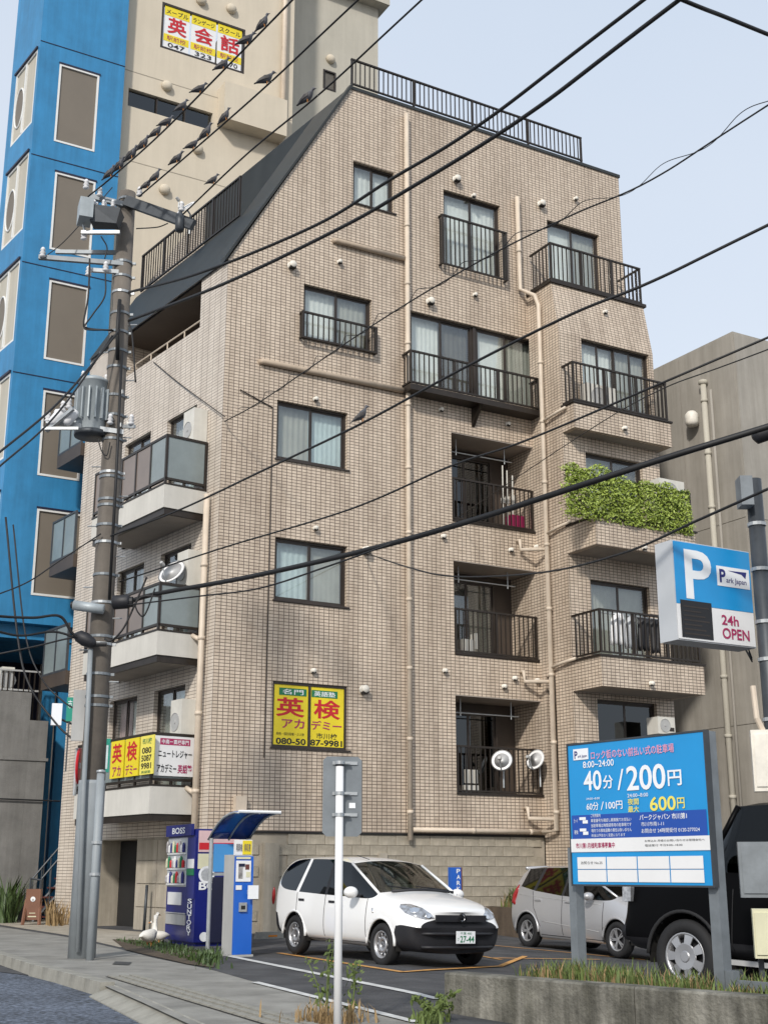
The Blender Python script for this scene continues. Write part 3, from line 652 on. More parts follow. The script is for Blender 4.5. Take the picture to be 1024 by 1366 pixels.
letters(SG, F1, [('英', X(0.06), X(0.44), Z(0.53), Z(0.235), 'print red', 0.022), ('検', X(0.56), X(0.92), Z(0.53), Z(0.235), 'print red', 0.022),
                 ('アカ', X(0.14), X(0.44), Z(0.705), Z(0.56), 'print crimson', 0.02), ('デミー', X(0.53), X(0.94), Z(0.705), Z(0.56), 'print crimson', 0.02),
                 ('市川校', X(0.60), X(0.88), Z(0.84), Z(0.75), 'print black', 0.01), ('英検・個別指導・少人数', X(0.07), X(0.44), Z(0.815), Z(0.77), 'print black', 0.0),
                 ('080-50', X(0.07), X(0.46), Z(0.95), Z(0.855), 'print black', 0.025), ('87-9981', X(0.52), X(0.95), Z(0.95), Z(0.855), 'print black', 0.025)], 0.046)
# signs fixed to the lowest street balcony
NB = 0.95
def wsign(px0, px1, zt, zb, mat):
    a_ = on(BW @ FLt, px0, 1000, NB+0.03)[0]; b_ = on(BW @ FLt, px1, 1000, NB+0.03)[0]; return a_, b_, zb, zt, mat
SIGN_L = thing('balcony_advertisement', 'yellow and white school advertising boards on the railing of the lowest street balcony', 'sign', BW)
zT, zB = 3.555, 2.84
for px0, px1, mat, its in ((149.5, 166.5, 'banner yellow', [('英', .12, .88, .60, .08, 'print red', .022), ('アカ', .2, .85, .96, .68, 'print crimson', .02)]),
                           (168.5, 186.5, 'banner yellow', [('検', .12, .88, .60, .08, 'print red', .022), ('デミー', .1, .92, .96, .68, 'print crimson', .02)]),
                           (188.5, 206, 'print yellow', [('市川校', .15, .85, .22, .06, 'banner green', .01), ('080', .15, .85, .46, .30, 'print black', .02), ('5087', .12, .88, .66, .50, 'print black', .02), ('9981', .12, .88, .86, .70, 'print black', .02), ('英語塾', .15, .85, .97, .90, 'banner green', 0)])):
    a_, b_, _, _, _ = wsign(px0, px1, 0, 0, 0)
    m2 = MB(FLt); m2.box(a_, b_, -NB-0.045, -NB-0.02, zB, zT); bd = m2.build('board', mat, SIGN_L)
    letters(bd, FLt, [(t, a_+(b_-a_)*u0, a_+(b_-a_)*u1, zT-(zT-zB)*v0, zT-(zT-zB)*v1, m_, b) for t, u0, u1, v0, v1, m_, b in its], -NB-0.049)
FE = lframe(dwl*0.52, dwl.cross(V((0, 0, 1))).normalized()*-1 if False else V((dwl.y, -dwl.x, 0)))   # end of the balcony, facing down the street
a_, b_ = -0.90, -0.07
m2 = MB(FE); m2.box(a_, b_, -0.035, -0.012, zB-0.02, zT+0.0); bd = m2.build('board', 'sign white', SIGN_L)
def XE(t): return a_+(b_-a_)*t
def ZE(t): return zT-(zT-zB)*t
m2 = MB(FE); m2.box(XE(.12), XE(.88), -0.038, -0.0355, ZE(.23), ZE(.06)); m2.build('heading_band', 'print crimson', bd)
letters(bd, FE, [('中高一貫校専門', XE(.16), XE(.84), ZE(.205), ZE(.085), 'print white', 0.01), ('ニュートレジャー', XE(.08), XE(.93), ZE(.56), ZE(.36), 'print black', 0.02),
                 ('アカデミー', XE(.06), XE(.55), ZE(.95), ZE(.72), 'print black', 0.02), ('英語塾', XE(.58), XE(.95), ZE(.95), ZE(.72), 'print crimson', 0.02)], -0.0405)
# small things hanging on or standing at the apartment windows
def box_ac(name, label, FL, x0, x1, y0, y1, z0, z1, group=None):
    t = thing(name, label, 'air conditioner', BW, group)
    m = MB(FL); m.box(x0, x1, y0, y1, z0, z1); m.build('casing', 'appliance white', t)
    cx = x0+(x1-x0)*0.42; r = min(x1-x0, z1-z0)*0.40; m = MB(FL); m.lathe([(r, y0-0.001), (r, y0-0.012), (r*0.93, y0-0.012), (r*0.9, y0-0.004), (r*0.2, y0-0.004), (r*0.18, y0-0.014)], 18, 'y', (cx, 0, (z0+z1)/2)); m.build('fan_grille', 'machine grey', t)
    m = MB(FL); m.box(x1-0.16, x1-0.03, y0-0.006, y0-0.001, z0+0.06, z0+0.14); m.build('label_plate', 'sash metal', t); return t
x, z = on(BW, 800, 520, 1.4); box_ac('air_conditioner', 'white air conditioner behind the bars of the second highest right balcony', F1, x-0.42, x+0.40, -1.55+0.1, -1.2, 11.2, 11.78)
x, z = on(BW, 868, 636, 1.6); box_ac('air_conditioner', 'cream air conditioner peeking over the right end of the leafy hedge', F1, x-0.10, x+0.65, -1.95, -1.6, 9.0, 9.62)
x, z = on(BW, 893, 968, 1.9); box_ac('air_conditioner', 'small white air conditioner just above the top edge of the big blue parking board', F1, x-0.2, x+0.28, -1.75, -1.4, z-0.16, z+0.2)
for lab, py, wv in (('tall white air conditioner beside the highest street balcony window', 563, 0), ('tall white air conditioner beside the middle street balcony window', 750, 0), ('tall white air conditioner above the white school board', 950, 0)):
    xx, z = on(BW @ FLt, 262, py, 0.25); box_ac('air_conditioner', lab, FLt, -1.05, -0.60, -0.32, -0.01, z-0.55, z+0.30)
def dish(label, c, aim, r, cat='satellite dish', mast=0.5):
    aim = V(aim).normalized(); q = aim.to_track_quat('Z', 'Y').to_matrix().to_4x4(); M = MX.Translation(c) @ q
    t = thing('satellite_dish', label, cat, M)
    prof = [(r*k/8, 0.10*r*2*(k/8)**2*0.5) for k in range(0, 9)]; prof[0] = (0.001, 0)
    m = MB(); m.lathe(prof, 28); o = m.build('reflector', 'dish white', t, smooth=True)
    o.modifiers.new('thickness', 'SOLIDIFY').thickness = 0.012
    m = MB(); m.tube([(0, -r*0.95, 0.1*r), (0, -r*0.75, 0.55*r), (0, -0.25*r, 0.95*r)], 0.014, 6); m.build('feed_arm', 'galvanised', t)
    m = MB(); m.lathe([(0.035, 0), (0.04, 0.03), (0.035, 0.10)], 10, 'z', (0, -0.22*r, 0.92*r)); m.build('receiver', 'machine grey', t)
    m = MB(); iv = M.inverted(); p0 = iv @ (V(c)-aim*0.05); p1 = iv @ (V(c)-aim*0.16); p2 = iv @ (V(c)-aim*0.16-V((0, 0, mast))); m.tube([p0, p1, p2], 0.02, 6); m.build('mast', 'galvanised', t); return t
def onw(FL, px, py, off=0):                              # the same as a world point
    x, z = on(BW @ FL, px, py, off); return BW @ FL @ V((x, -off, z))
dish('round white satellite dish facing left on the lowest recessed balcony', onw(F1, 669, 1015, 0.12), (-0.25, -0.92, 0.30), 0.235)
dish('tilted white satellite dish at the right end of the lowest recessed balcony', onw(F1, 714, 1014, 0.16), (-0.62, -0.70, 0.34), 0.235)
dish('small white dish on the dark sloped roof edge', onw(F1, 326, 214, 0.0)+DW*2.6, (-0.5, -0.6, 0.6), 0.26)
p = onw(FLt, 230, 764, 0.55)
dish('white domed dish standing behind the glass of the middle street balcony', p, (-0.4, -0.7, 0.5), 0.30)
# laundry and clutter
def cloth(name, label, cat, FL, x0, x1, z0, z1, y, mat, shoulders=True):
    n = 10; vs = []; k = 7
    for j in range(k):
        tz = j/(k-1); z = z1+(z0-z1)*tz
        sh = (0.55+0.45*min(1, tz*3.2)) if shoulders else 1.0
        for i in range(n+1):
            t = i/n*2-1; x = (x0+x1)/2+(x1-x0)/2*t*sh*(1+0.05*math.sin(5*tz+t*3)); vs.append((x, y+0.03*math.sin(6*t+2*tz)-0.04*(1-t*t), z+0.02*math.sin(9*t)*tz))
    m = MB(FL @ I4); m.add(vs, [(j*(n+1)+i, j*(n+1)+i+1, (j+1)*(n+1)+i+1, (j+1)*(n+1)+i) for j in range(k-1) for i in range(n)])
    o = m.build(name, mat, None, smooth=True); o.matrix_world = BW
    o.modifiers.new('thickness', 'SOLIDIFY').thickness = 0.012
    return tag(o, label, cat, 'laundry on the balcony above the parking board')
def lx(px, py, off): return on(BW, px, py, off)
x0, z0 = lx(813, 860, 1.8); x1, z1 = lx(832, 820, 1.8); cloth('hanging_shirt', 'long white shirt hanging behind the railing, the left white one', 'shirt', F1, x0, x1, z0, z1, -1.85, 'sign white')
x0, z0 = lx(833, 865, 1.8); x1, z1 = lx(847, 824, 1.8); cloth('hanging_shirt', 'grey white shirt hanging between the white one and the black clothes', 'shirt', F1, x0, x1, z0, z1, -1.83, 'sign grey')
x0, z0 = lx(850, 868, 1.8); x1, z1 = lx(863, 826, 1.8); cloth('hanging_trousers', 'black clothes hanging in the middle of the railing', 'clothes', F1, x0, x1, z0, z1, -1.85, 'black plastic', False)
x0, z0 = lx(866, 872, 1.8); x1, z1 = lx(875, 828, 1.8); cloth('hanging_trousers', 'narrow black clothes hanging at the right of the other black ones', 'clothes', F1, x0, x1, z0, z1, -1.87, 'black plastic', False)
m = MB(); m.tube([(7.9, -1.84, z1+0.02), (10.4, -1.84, z1+0.02)], 0.014, 6); o = m.build('drying_pole', 'galvanised'); o.matrix_world = BW; tag(o, 'steel drying pole carrying the shirts and black clothes', 'pole')
x, z = on(BW, 690, 690, -0.3); m = MB(); m.box(x-0.2, x+0.15, 0.25, 0.5, 8.56, 8.95); o = m.build('storage_box', 'print crimson'); o.matrix_world = BW; tag(o, 'dark red box on the highest recessed balcony floor', 'box')
for i, (px, py) in enumerate(((671, 640), (677, 650), (684, 645))):
    x, z = on(BW, px, py, -0.25); m = MB(); m.tube([(x, 0.3, 8.55), (x+0.02, 0.3, 10.1-0.1*i)], 0.016, 6); m.box(x-0.03, x+0.05, 0.27, 0.33, 9.2, 9.32+0.05*i)
    o = m.build('broom', 'appliance white'); o.matrix_world = BW; tag(o, ['leftmost and tallest pale pole on the highest recessed balcony', 'middle pale pole of the three on the highest recessed balcony', 'rightmost and shortest pale pole on the highest recessed balcony'][i], 'pole', 'poles on the highest recessed balcony')
x, z = on(BW, 628, 875, -0.2); m = MB(); m.box(x-0.2, x+0.1, 0.2, 0.5, 5.62, 5.95); m.box(x+0.12, x+0.2, 0.2, 0.4, 5.75, 6.1); o = m.build('balcony_box', 'appliance white'); o.matrix_world = BW; tag(o, 'pale box on the floor at the left of the middle recessed balcony', 'box')
x, z = on(BW, 631, 1047, 0.0); m = MB()
for k in range(3): m.box(x-0.14+0.11*k, x-0.06+0.11*k, 0.07, 0.12, 2.88, 3.16)
m.box(x-0.16, x+0.18, 0.07, 0.3, 2.72, 2.84); o = m.build('slatted_crate', 'appliance white'); o.matrix_world = BW; tag(o, 'white slatted crate at the lower left of the lowest recessed balcony', 'crate')

# leafy hedge hung over the balcony railing
def leaves(name, mat, gen, n, size, parent=None, seed=1, flat=0.3, quads=True):
    rnd = random.Random(seed); vs = []; fs = []
    for _ in range(n):
        c, nr = gen(rnd); s = size*rnd.uniform(0.6, 1.4)
        d = V((rnd.gauss(0, 1), rnd.gauss(0, 1), rnd.gauss(0, 1)))*flat*2 + nr*1.0
        d.normalize(); a = d.cross(V((rnd.gauss(0, 1), rnd.gauss(0, 1), rnd.gauss(0, 1)))).normalized(); b = d.cross(a)
        o = len(vs); vs += [c-a*s, c-b*s*0.45+d*s*0.12, c+a*s*1.1, c+b*s*0.45+d*s*0.12]; fs += [(o, o+1, o+2), (o, o+2, o+3)]
    me = bpy.data.meshes.new(name); me.from_pydata([tuple(v) for v in vs], [], fs); me.materials.append(MATS[mat]); return link(name, me, parent)
HX0, HX1 = on(BW, 757, 668, 2.14)[0], on(BW, 917, 680, 2.14)[0]
HEDGE = thing('leafy_hedge', 'bright green leafy climbing plant covering the third balcony railing', 'hedge', BW)
def hgen(r):
    x = r.uniform(HX0-0.05, HX1+0.05); t = r.random()
    top = 9.38+0.05*math.sin(x*4.1)+0.05*math.sin(x*9.7+1)
    if x < 8.6: top += 0.12*min(1, (8.6-x)*2)
    z = 8.30 + (top-8.30)*t; bulge = 0.16+0.05*math.sin(x*7+z*5); y = -2.1-bulge*math.sqrt(max(0.05, 1-(2*t-0.9)**2*0.6))*r.uniform(0.2, 1)
    if r.random() < 0.25: y = -2.1+r.uniform(-0.1, 0.22)
    return V((x, y, z)), V((0, -0.8, 0.6))
leaves('foliage', 'leaf lime', hgen, 9500, 0.036, HEDGE, 3, 0.45)
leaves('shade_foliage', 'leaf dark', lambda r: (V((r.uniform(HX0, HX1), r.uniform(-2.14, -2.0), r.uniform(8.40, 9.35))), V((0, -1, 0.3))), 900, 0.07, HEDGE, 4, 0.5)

# ------------------------------------------------------------------ blue building
BBW = frame(CORNER+DW*9.0, DU)
BLU = thing('blue_building', 'narrow bright blue building with tall brown shaded windows', 'building', BBW)
def brect(M, tl, br, off=0.0):
    a = on(M, *tl, off); b = on(M, *br, off); return a[0], b[0], b[1], a[1]
bx0, bx1 = -1.12, 1.33
wins = [brect(BBW, *r_) for r_ in (((80, 85), (126, 203)), ((74, 229), (121, 345)), ((66.5, 373), (112, 489)), ((58.5, 520), (106, 642)), ((50, 678), (104, 800)))]
zbs = 7.05
mb = MB(); wall(mb, bx0, bx1, zbs, 29, [(*w, 0.12) for w in wins])
dwb = dwl
FBL = lframe((bx0, 0, 0), -dwb)
zt = on(BBW @ FBL, 36, 84)[1]
step = (wins[0][3]-wins[3][3])/3
LH = []
for k in range(6): LH.append((-1.75, -0.16, zt-step*k-2.35, zt-step*k, 0.14))
mb.M = FBL; wall(mb, -2.15, 0, zbs, 29, LH); mb.M = I4
mb.quad((bx1, 0, zbs), (bx1+dwb.x*6, dwb.y*6, zbs), (bx1+dwb.x*6, dwb.y*6, 29), (bx1, 0, 29))
mb.quad((bx0, 0, 29), (bx1, 0, 29), (bx1+dwb.x*6, dwb.y*6, 29), (bx0+dwb.x*2.15, dwb.y*2.15, 29))
mb.quad((bx0, 0, zbs), (bx1, 0, zbs), (bx1+dwb.x*6, dwb.y*6, zbs), (bx0+dwb.x*2.15, dwb.y*2.15, zbs))
mb.build('wall', 'blue paint', BLU)
for z in (wins[0][3]+0.55, wins[1][3]+0.35, wins[2][3]+0.35, wins[3][3]+0.35):
    m2 = MB(); m2.box(bx0, bx1, -0.012, -0.002, z-0.012, z+0.012); m2.build('wall_joint', 'navy', BLU)
for w in wins:
    m2 = MB(); m2.ring(w[0]+.002, w[1]-.002, w[2]+.002, w[3]-.002, 0.055, -0.015, 0.06); wn = m2.build('window', 'white frame', BLU)
    m2 = MB(); m2.box(w[0]+0.058, w[1]-0.058, 0.03, 0.05, w[2]+0.058, w[3]-0.058); m2.build('blind', 'blind brown', wn)
    m2 = MB(); m2.box(w[0]-0.02, w[1]+0.03, -0.03, -0.016, w[3]+0.002, w[3]+0.05); m2.build('head_flashing', 'navy', wn)
for hh in LH:
    m2 = MB(FBL); m2.ring(hh[0]+.002, hh[1]-.002, hh[2]+.002, hh[3]-.002, 0.06, 0.0, 0.08); xm = (hh[0]+hh[1])/2; m2.box(xm-0.04, xm+0.04, -0.01, 0.08, hh[2]+0.063, hh[3]-0.063)
    wn = m2.build('window', 'white frame', BLU)
    for (a_, b_) in ((hh[0]+.063, xm-.043), (xm+.043, hh[1]-.063)):
        m2 = MB(FBL); m2.box(a_, b_, 0.04, 0.06, hh[2]+.063, hh[3]-.063); m2.build('panel', 'grey-beige render', wn)
    cx, cz = (hh[0]+xm)/2, (hh[2]+hh[3])/2-0.1; m2 = MB(FBL)
    pts = [(cx+0.33*math.cos(t*PI/12), 0.03, cz+0.62*math.sin(t*PI/12)) for t in range(25)]; m2.tube(pts, 0.03, 6, False); m2.build('oval_rim', 'white frame', wn)
    m2 = MB(FBL); m2.add([(cx+0.31*math.cos(t*PI/12), 0.034, cz+0.60*math.sin(t*PI/12)) for t in range(24)], [tuple(range(24))]); m2.build('oval_pane', 'blind brown', wn)
    m2 = MB(FBL); m2.box(hh[0]-0.05, hh[1]+0.03, -0.05, -0.004, hh[3]+0.003, hh[3]+0.06); m2.build('head_flashing', 'navy', wn)
# open ground storeys under the blue tower
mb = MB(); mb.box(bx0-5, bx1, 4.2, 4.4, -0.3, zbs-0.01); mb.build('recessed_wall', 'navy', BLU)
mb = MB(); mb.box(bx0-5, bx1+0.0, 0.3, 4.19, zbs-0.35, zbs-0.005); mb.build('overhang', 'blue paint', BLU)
for px in (74, 93):
    x = on(BBW, px, 900)[0]; m2 = MB(); m2.box(x-0.13, x+0.13, 0.35, 0.6, -0.3, zbs-0.36); m2.build('column', 'blue paint', BLU)
# ------------------------------------------------------------------ tall beige building behind
BGW = frame(CORNER+DW*9.35, DU)
BEI = thing('beige_building', 'tall beige rendered building behind the slanted roof with an advertising window', 'building', BGW)
sw = brect(BGW, (172, 117), (283, 174)); bn = brect(BGW, (217, 2), (325.5, 99)); sm_ = brect(BGW, (431, 92), (447.5, 123), -1.6)
sxe = on(BGW, 504, 100, -1.6)[0]; sxs = on(BGW, 391, 100)[0]
mb = MB(); wall(mb, 1.3, sxs, 0, 36, [(*sw, 0.25), (*bn, 0.15)]); mb.quad((1.3, 0, 0), (1.3, 6, 0), (1.3, 6, 36), (1.3, 0, 36)); mb.quad((sxs, 0, 0), (sxs, 1.6, 0), (sxs, 1.6, 36), (sxs, 0, 36))
mb.build('wall', 'beige render', BEI)
zte = on(BGW, 470, 0, -1.6)[1]
mb = MB(); wall(mb, sxs+0.002, sxe, 0, zte, [(*sm_, 0.15)], (), 1.6); mb.quad((sxe, 1.6, 0), (sxe, 8, 0), (sxe, 8, zte), (sxe, 1.6, zte)); mb.build('setback_wall', 'grey-beige render', BEI)
mb = MB(); mb.box(sxs+0.01, sxe+0.25, 1.2, 8, zte+0.002, zte+0.5); mb.build('eave', 'grey-beige render', BEI)
bp = brect(BGW, (290, 150), (372, 197)); mb = MB(); mb.box(bp[0], bp[1], -0.55, -0.003, bp[2]+0.1, bp[2]+1.35); mb.build('projecting_box', 'beige render', BEI)
for k in range(3):
    w_ = (sw[1]-sw[0])/3; m2 = MB(); m2.box(sw[0]+w_*k+0.04, sw[0]+w_*(k+1)-0.04, 0.10, 0.13, sw[2]+0.04, sw[3]-0.04); m2.build('pane', 'dark glass', BEI)
    m2 = MB(); m2.box(sw[0]+w_*k+0.002, sw[0]+w_*k+0.038, 0.06, 0.14, sw[2]+0.002, sw[3]-0.002); m2.build('mullion', 'sash metal', BEI)
mb = MB(); mb.box(sw[0], sw[1], 0.22, 0.248, sw[2], sw[3]); mb.build('strip_window_back', 'curtain dark', BEI)
m2 = MB(); m2.ring(sm_[0]+.002, sm_[1]-.002, sm_[2]+.002, sm_[3]-.002, 0.05, 1.58, 1.66); o = m2.build('window', 'sash metal', BEI); m2 = MB(); m2.box(sm_[0]+.053, sm_[1]-.053, 1.64, 1.66, sm_[2]+.053, sm_[3]-.053); m2.build('pane', 'curtain dark', o)
for z in (on(BGW, 300, 118)[1]-0.4, on(BGW, 230, 230)[1]):
    m2 = MB(); m2.box(1.34, sxs-0.02, -0.006, -0.001, z-0.012, z+0.012); m2.build('wall_joint', 'mortar', BEI)
x, _ = on(BGW, 378, 100, 0.1); m2 = MB(); m2.tube([(x, -0.12, 36), (x, -0.12, 20)], 0.09, 10); m2.build('drain_pipe', 'pipe cream', BEI, smooth=True)
for px, py, off in ((308, 13, 0), (222, 116, 0), (305, 143, 0), (345, 157, 0), (440, 80, -1.6), (263, 200, 0), (219, 254, 0), (268, 2, 0)):
    x, z = on(BGW, px, py, off); m2 = MB(); m2.lathe([(0.16, -off-0.002), (0.16, -off-0.1), (0.10, -off-0.17)], 12, 'y', (x, 0, z)); o = m2.build('vent_cap', 'beige render', BEI, smooth=True)
m2 = MB(); m2.ring(bn[0]+.002, bn[1]-.002, bn[2]+.002, bn[3]-.002, 0.07, 0.0, 0.12); BNW = m2.build('window', 'sash metal', BEI)
W3 = (bn[1]-bn[0]-0.14)/3
for k, (kan, ttl, num) in enumerate((('英', 'メープル', '047'), ('会', 'ランゲージ', '323'), ('話', 'スクール', '9170'))):
    xa = bn[0]+0.07+W3*k+0.03; xb = xa+W3-0.06; za, zb2 = bn[2]+0.075, bn[3]-0.075; H_ = zb2-za
    m2 = MB(); m2.box(xa, xb, 0.03, 0.05, za, zb2); m2.build('poster', 'sign white', BNW)
    m2 = MB(); m2.box(xa, xb, 0.024, 0.029, zb2-H_*0.22, zb2); m2.build('band', 'banner yellow', BNW); m2 = MB(); m2.box(xa, xb, 0.024, 0.029, za+H_*0.16, za+H_*0.33); m2.build('band', 'banner yellow', BNW)
    letters(BNW, I4, [(ttl, xa+0.05, xb-0.05, zb2-H_*0.18, zb2-H_*0.06, 'print black', 0.01), (kan, xa+0.10, xb-0.08, za+H_*0.37, za+H_*0.76, 'print red', 0.022),
                      ('駅前校', xa+0.1, xb-0.1, za+H_*0.19, za+H_*0.30, 'print crimson', 0.0), (num, xa+0.14, xb-0.12, za+H_*0.03, za+H_*0.135, 'print black', 0.01)], 0.019)
# ------------------------------------------------------------------ grey building on the right
gl = V((13.0, -1.35, 0)); GRW = BW @ MX.Translation(gl)
GRY = thing('grey_building', 'plain grey rendered building at the right with a drain pipe up its side', 'building', GRW)
ztg = on(BW @ lframe((13, 0, 0), (0, -1, 0)), 978, 441)[1]
FG = lframe((0, 0, 0), (0, -1, 0))                         # x' from -9 (rear) to 0 (corner)
mb = MB(FG); mb.quad((-10, 0, -1), (0, 0, -1), (0, 0, ztg), (-10, 0, ztg)); mb.M = I4
mb.quad((0, 0, -1), (12, 0, -1), (12, 0, ztg), (0, 0, ztg)); mb.quad((0, 0, ztg), (12, 0, ztg), (12, 10, ztg), (0, 10, ztg))
mb.build('wall', 'grey render', GRY)
ys = [-1.35-0, -2.9, -4.6, -6.3, -8.0]; xs_ = [-9.9, -7.9, -5.9, -3.9, -1.95, -0.02]
zz = [-0.5, 2.0, 4.4, 6.9, 9.3, ztg-0.06]
for i in range(5):
    for j in range(5):
        m2 = MB(FG); m2.box(xs_[i]+0.008, xs_[i+1]-0.008, -0.02, -0.002, zz[j]+0.008, zz[j+1]-0.008); m2.build('wall_panel', 'grey render', GRY)
for i in range(3):
    for j in range(5):
        m2 = MB(); m2.box(0.02+2.2*i, 2.2*(i+1), -0.02, -0.002, zz[j]+0.008, zz[j+1]-0.008); m2.build('wall_panel', 'grey render', GRY)
FGw = GRW @ FG
for (pt, pb, r_) in (((937, 512), (973, 1080), 0.075), ((947, 520), (980, 1080), 0.035)):
    xa, za = on(FGw, *pt, 0.12); m2 = MB(FG); m2.tube([(xa, -0.12, za), (xa, -0.12, -0.5)], r_, 10)
    if r_ > 0.05:
        m2.lathe([(0.06, -0.04), (0.12, 0.0), (0.12, 0.08), (0.08, 0.1)], 12, 'z', (xa, -0.12, za))
        for k in range(8): m2.tube([(xa, -0.12, za-1.4*k-0.5), (xa, -0.12, za-1.4*k-0.42)], r_*1.2, 10)
    m2.build('drain_pipe', 'grey-beige render' if r_ > 0.05 else 'grey render', GRY, smooth=True)
x, z = on(FGw, 926, 560, 0.1); m2 = MB(FG); m2.lathe([(0.14, -0.18), (0.17, -0.1), (0.17, 0.12), (0.10, 0.2), (0.02, 0.22)], 14, 'z', (x, -0.2, z)); m2.build('vent_hood', 'vent white', GRY, smooth=True)

# ------------------------------------------------------------------ low grey wall with steps at the far left
LWW = frame(CORNER+DW*8.6, DU)
def lwx(px, py): return on(LWW, px, py)
GAR = thing('concrete_outbuilding', 'low bare grey concrete outbuilding under the blue tower', 'outbuilding', LWW)
xr1, zt1 = lwx(43, 924); xr2, zt2 = lwx(65, 962)
mb = MB(); mb.box(-9, xr1, 0, 0.5, -0.4, zt1); mb.box(xr1+0.002, xr2, 0.002, 0.5, -0.4, zt2); mb.build('wall', 'wall grey', GAR)
mb = MB(); mb.box(-9, xr2+0.05, -0.03, -0.003, lwx(30, 1012)[1]-0.04, lwx(30, 1012)[1]+0.03); mb.build('ledge', 'wall grey', GAR)
mb = MB(); mb.tube([(-6, -0.06, lwx(0, 1062)[1]), (xr2+0.4, -0.06, lwx(85, 1069)[1])], 0.02, 6); mb.build('conduit', 'cable black', GAR)
def lwall(M): return M
RLW = thing('railing', 'rusty bar railing on top of the low grey concrete wall', 'railing', LWW)
m2 = MB(); xa, xb = lwx(0, 900)[0], lwx(57, 900)[0]; zt_ = lwx(40, 893)[1]
m2.box(xa-1, xb, 0.18, 0.22, zt_-0.04, zt_); m2.box(xa-1, xb, 0.185, 0.215, zt1+0.05, zt1+0.09); m2.build('rail', 'machine grey', RLW)
for k in range(9): bar(RLW, I4, xa+(xb-xa)*k/8, 0.2, zt2 if k > 5 else zt1, zt_-0.045, 0.03, 0.03, 'bronze metal')
t = thing('air_conditioner', 'white air conditioner on the low grey concrete wall under the blue tower', 'air conditioner', LWW)
m2 = MB(); xa, xb = lwx(6, 900)[0], lwx(23, 900)[0]; m2.box(xa, xb, 0.25, 0.5, zt1, zt1+0.62); m2.build('casing', 'appliance white', t)
m2 = MB(); m2.lathe([(0.2, 0.249), (0.2, 0.235), (0.17, 0.235)], 16, 'y', ((xa+xb)/2, 0, zt1+0.3)); m2.build('fan_grille', 'machine grey', t)
STR = thing('outdoor_stair', 'small steel stair with thin handrails beside the grey concrete wall', 'stair', LWW)
xa, za = lwx(40, 1200); xb, zb_ = lwx(88, 1155)
for k in range(6):
    f_ = k/5; m2 = MB(); x = xa+(xb-xa)*f_; z = 0.12+1.05*f_; m2.box(x-0.14, x+0.14, -0.9, -0.15, z-0.03, z); m2.build('tread', 'rust red', STR)
for y in (-0.92, -0.14):
    m2 = MB(); m2.tube([(xa-0.15, y, 0.0), (xb+0.1, y, 1.15)], 0.04, 6); m2.tube([(xa, y, 0.95), (xb+0.1, y, 2.05)], 0.022, 6)
    for k in range(5): x = xa+(xb-xa)*k/4; m2.tube([(x, y, 0.1+1.0*k/4), (x, y, 0.97+1.06*k/4)], 0.015, 6)
    m2.build('handrail', 'dark steel', STR)
# ------------------------------------------------------------------ ground, road, pavement, parking lot
def surf(name, pts, dz, mat, label=None, cells=None):
    bm = bmesh.new(); vs = [bm.verts.new((p[0], p[1], 0)) for p in pts]; f = bm.faces.new(vs)
    bmesh.ops.triangulate(bm, faces=[f])
    for x in (0.3, 7.3):
        bmesh.ops.bisect_plane(bm, geom=bm.verts[:]+bm.edges[:]+bm.faces[:], plane_co=(x, 0, 0), plane_no=(1, 0, 0))
    for v in bm.verts: v.co.z = G(v.co.x) + dz
    bmesh.ops.recalc_face_normals(bm, faces=bm.faces[:])
    if sum(f.normal.z for f in bm.faces) < 0: bmesh.ops.reverse_faces(bm, faces=bm.faces[:])
    me = bpy.data.meshes.new(name); bm.to_mesh(me); bm.free(); me.materials.append(MATS[mat])
    return tag(link(name, me), None, None, None, 'structure')
surf('ground', [(-400, -200), (400, -200), (400, 900), (-400, 900)], -0.20, 'far ground')
Kp = [gnd(*p) for p in ((0, 1274), (53, 1291), (83, 1298), (133, 1312), (190, 1337), (252, 1366))]
k0 = Kp[0] + (Kp[0]-Kp[1]).normalized()*60; kn = Kp[-1] + (Kp[-1]-Kp[-2]).normalized()*18
Kl = [k0] + Kp + [kn]
Bp = [gnd(*p) for p in ((0, 1236), (90, 1250), (160, 1266), (206, 1278), (280, 1293), (340, 1310), (450, 1338), (556, 1364))]
b0 = Bp[0] + (k0-Kl[1])*1.0; bn_ = Bp[-1] + (Bp[-1]-Bp[-2]).normalized()*16
Bl = [b0] + Bp + [bn_]
surf('road', [(p.x, p.y) for p in Kl] + [(kn.x-14, kn.y-3), (k0.x-30, k0.y-10)], -0.10, 'asphalt road')
surf('pavement', [(p.x, p.y) for p in Kl] + [(p.x, p.y) for p in reversed(Bl)], 0.0, 'paving')
surf('parking_lot', [(p.x, p.y) for p in Bl] + [(30, -12), (60, 60), (b0.x+40, b0.y+10)], 0.002, 'asphalt lot')
fc = [gnd(*p) for p in ((0, 1234), (90, 1248), (160, 1264), (215, 1262), (222, 1246), (130, 1239), (60, 1226), (0, 1222))]
surf('forecourt', [(p.x, p.y) for p in fc], 0.006, 'cast concrete')
rpt = [gnd(px, py, -0.10) for px, py in ((-40, 1266), (0, 1281), (48, 1295), (82, 1304), (40, 1302), (0, 1297), (-60, 1287))]
surf('road_patch', [(p.x, p.y) for p in rpt], -0.094, 'asphalt lot')
lid = [gnd(*p) for p in ((154, 1283), (176, 1284), (172, 1288), (150, 1287))]
surf('drain_lid', [(p.x, p.y) for p in lid], 0.006, 'dark steel')
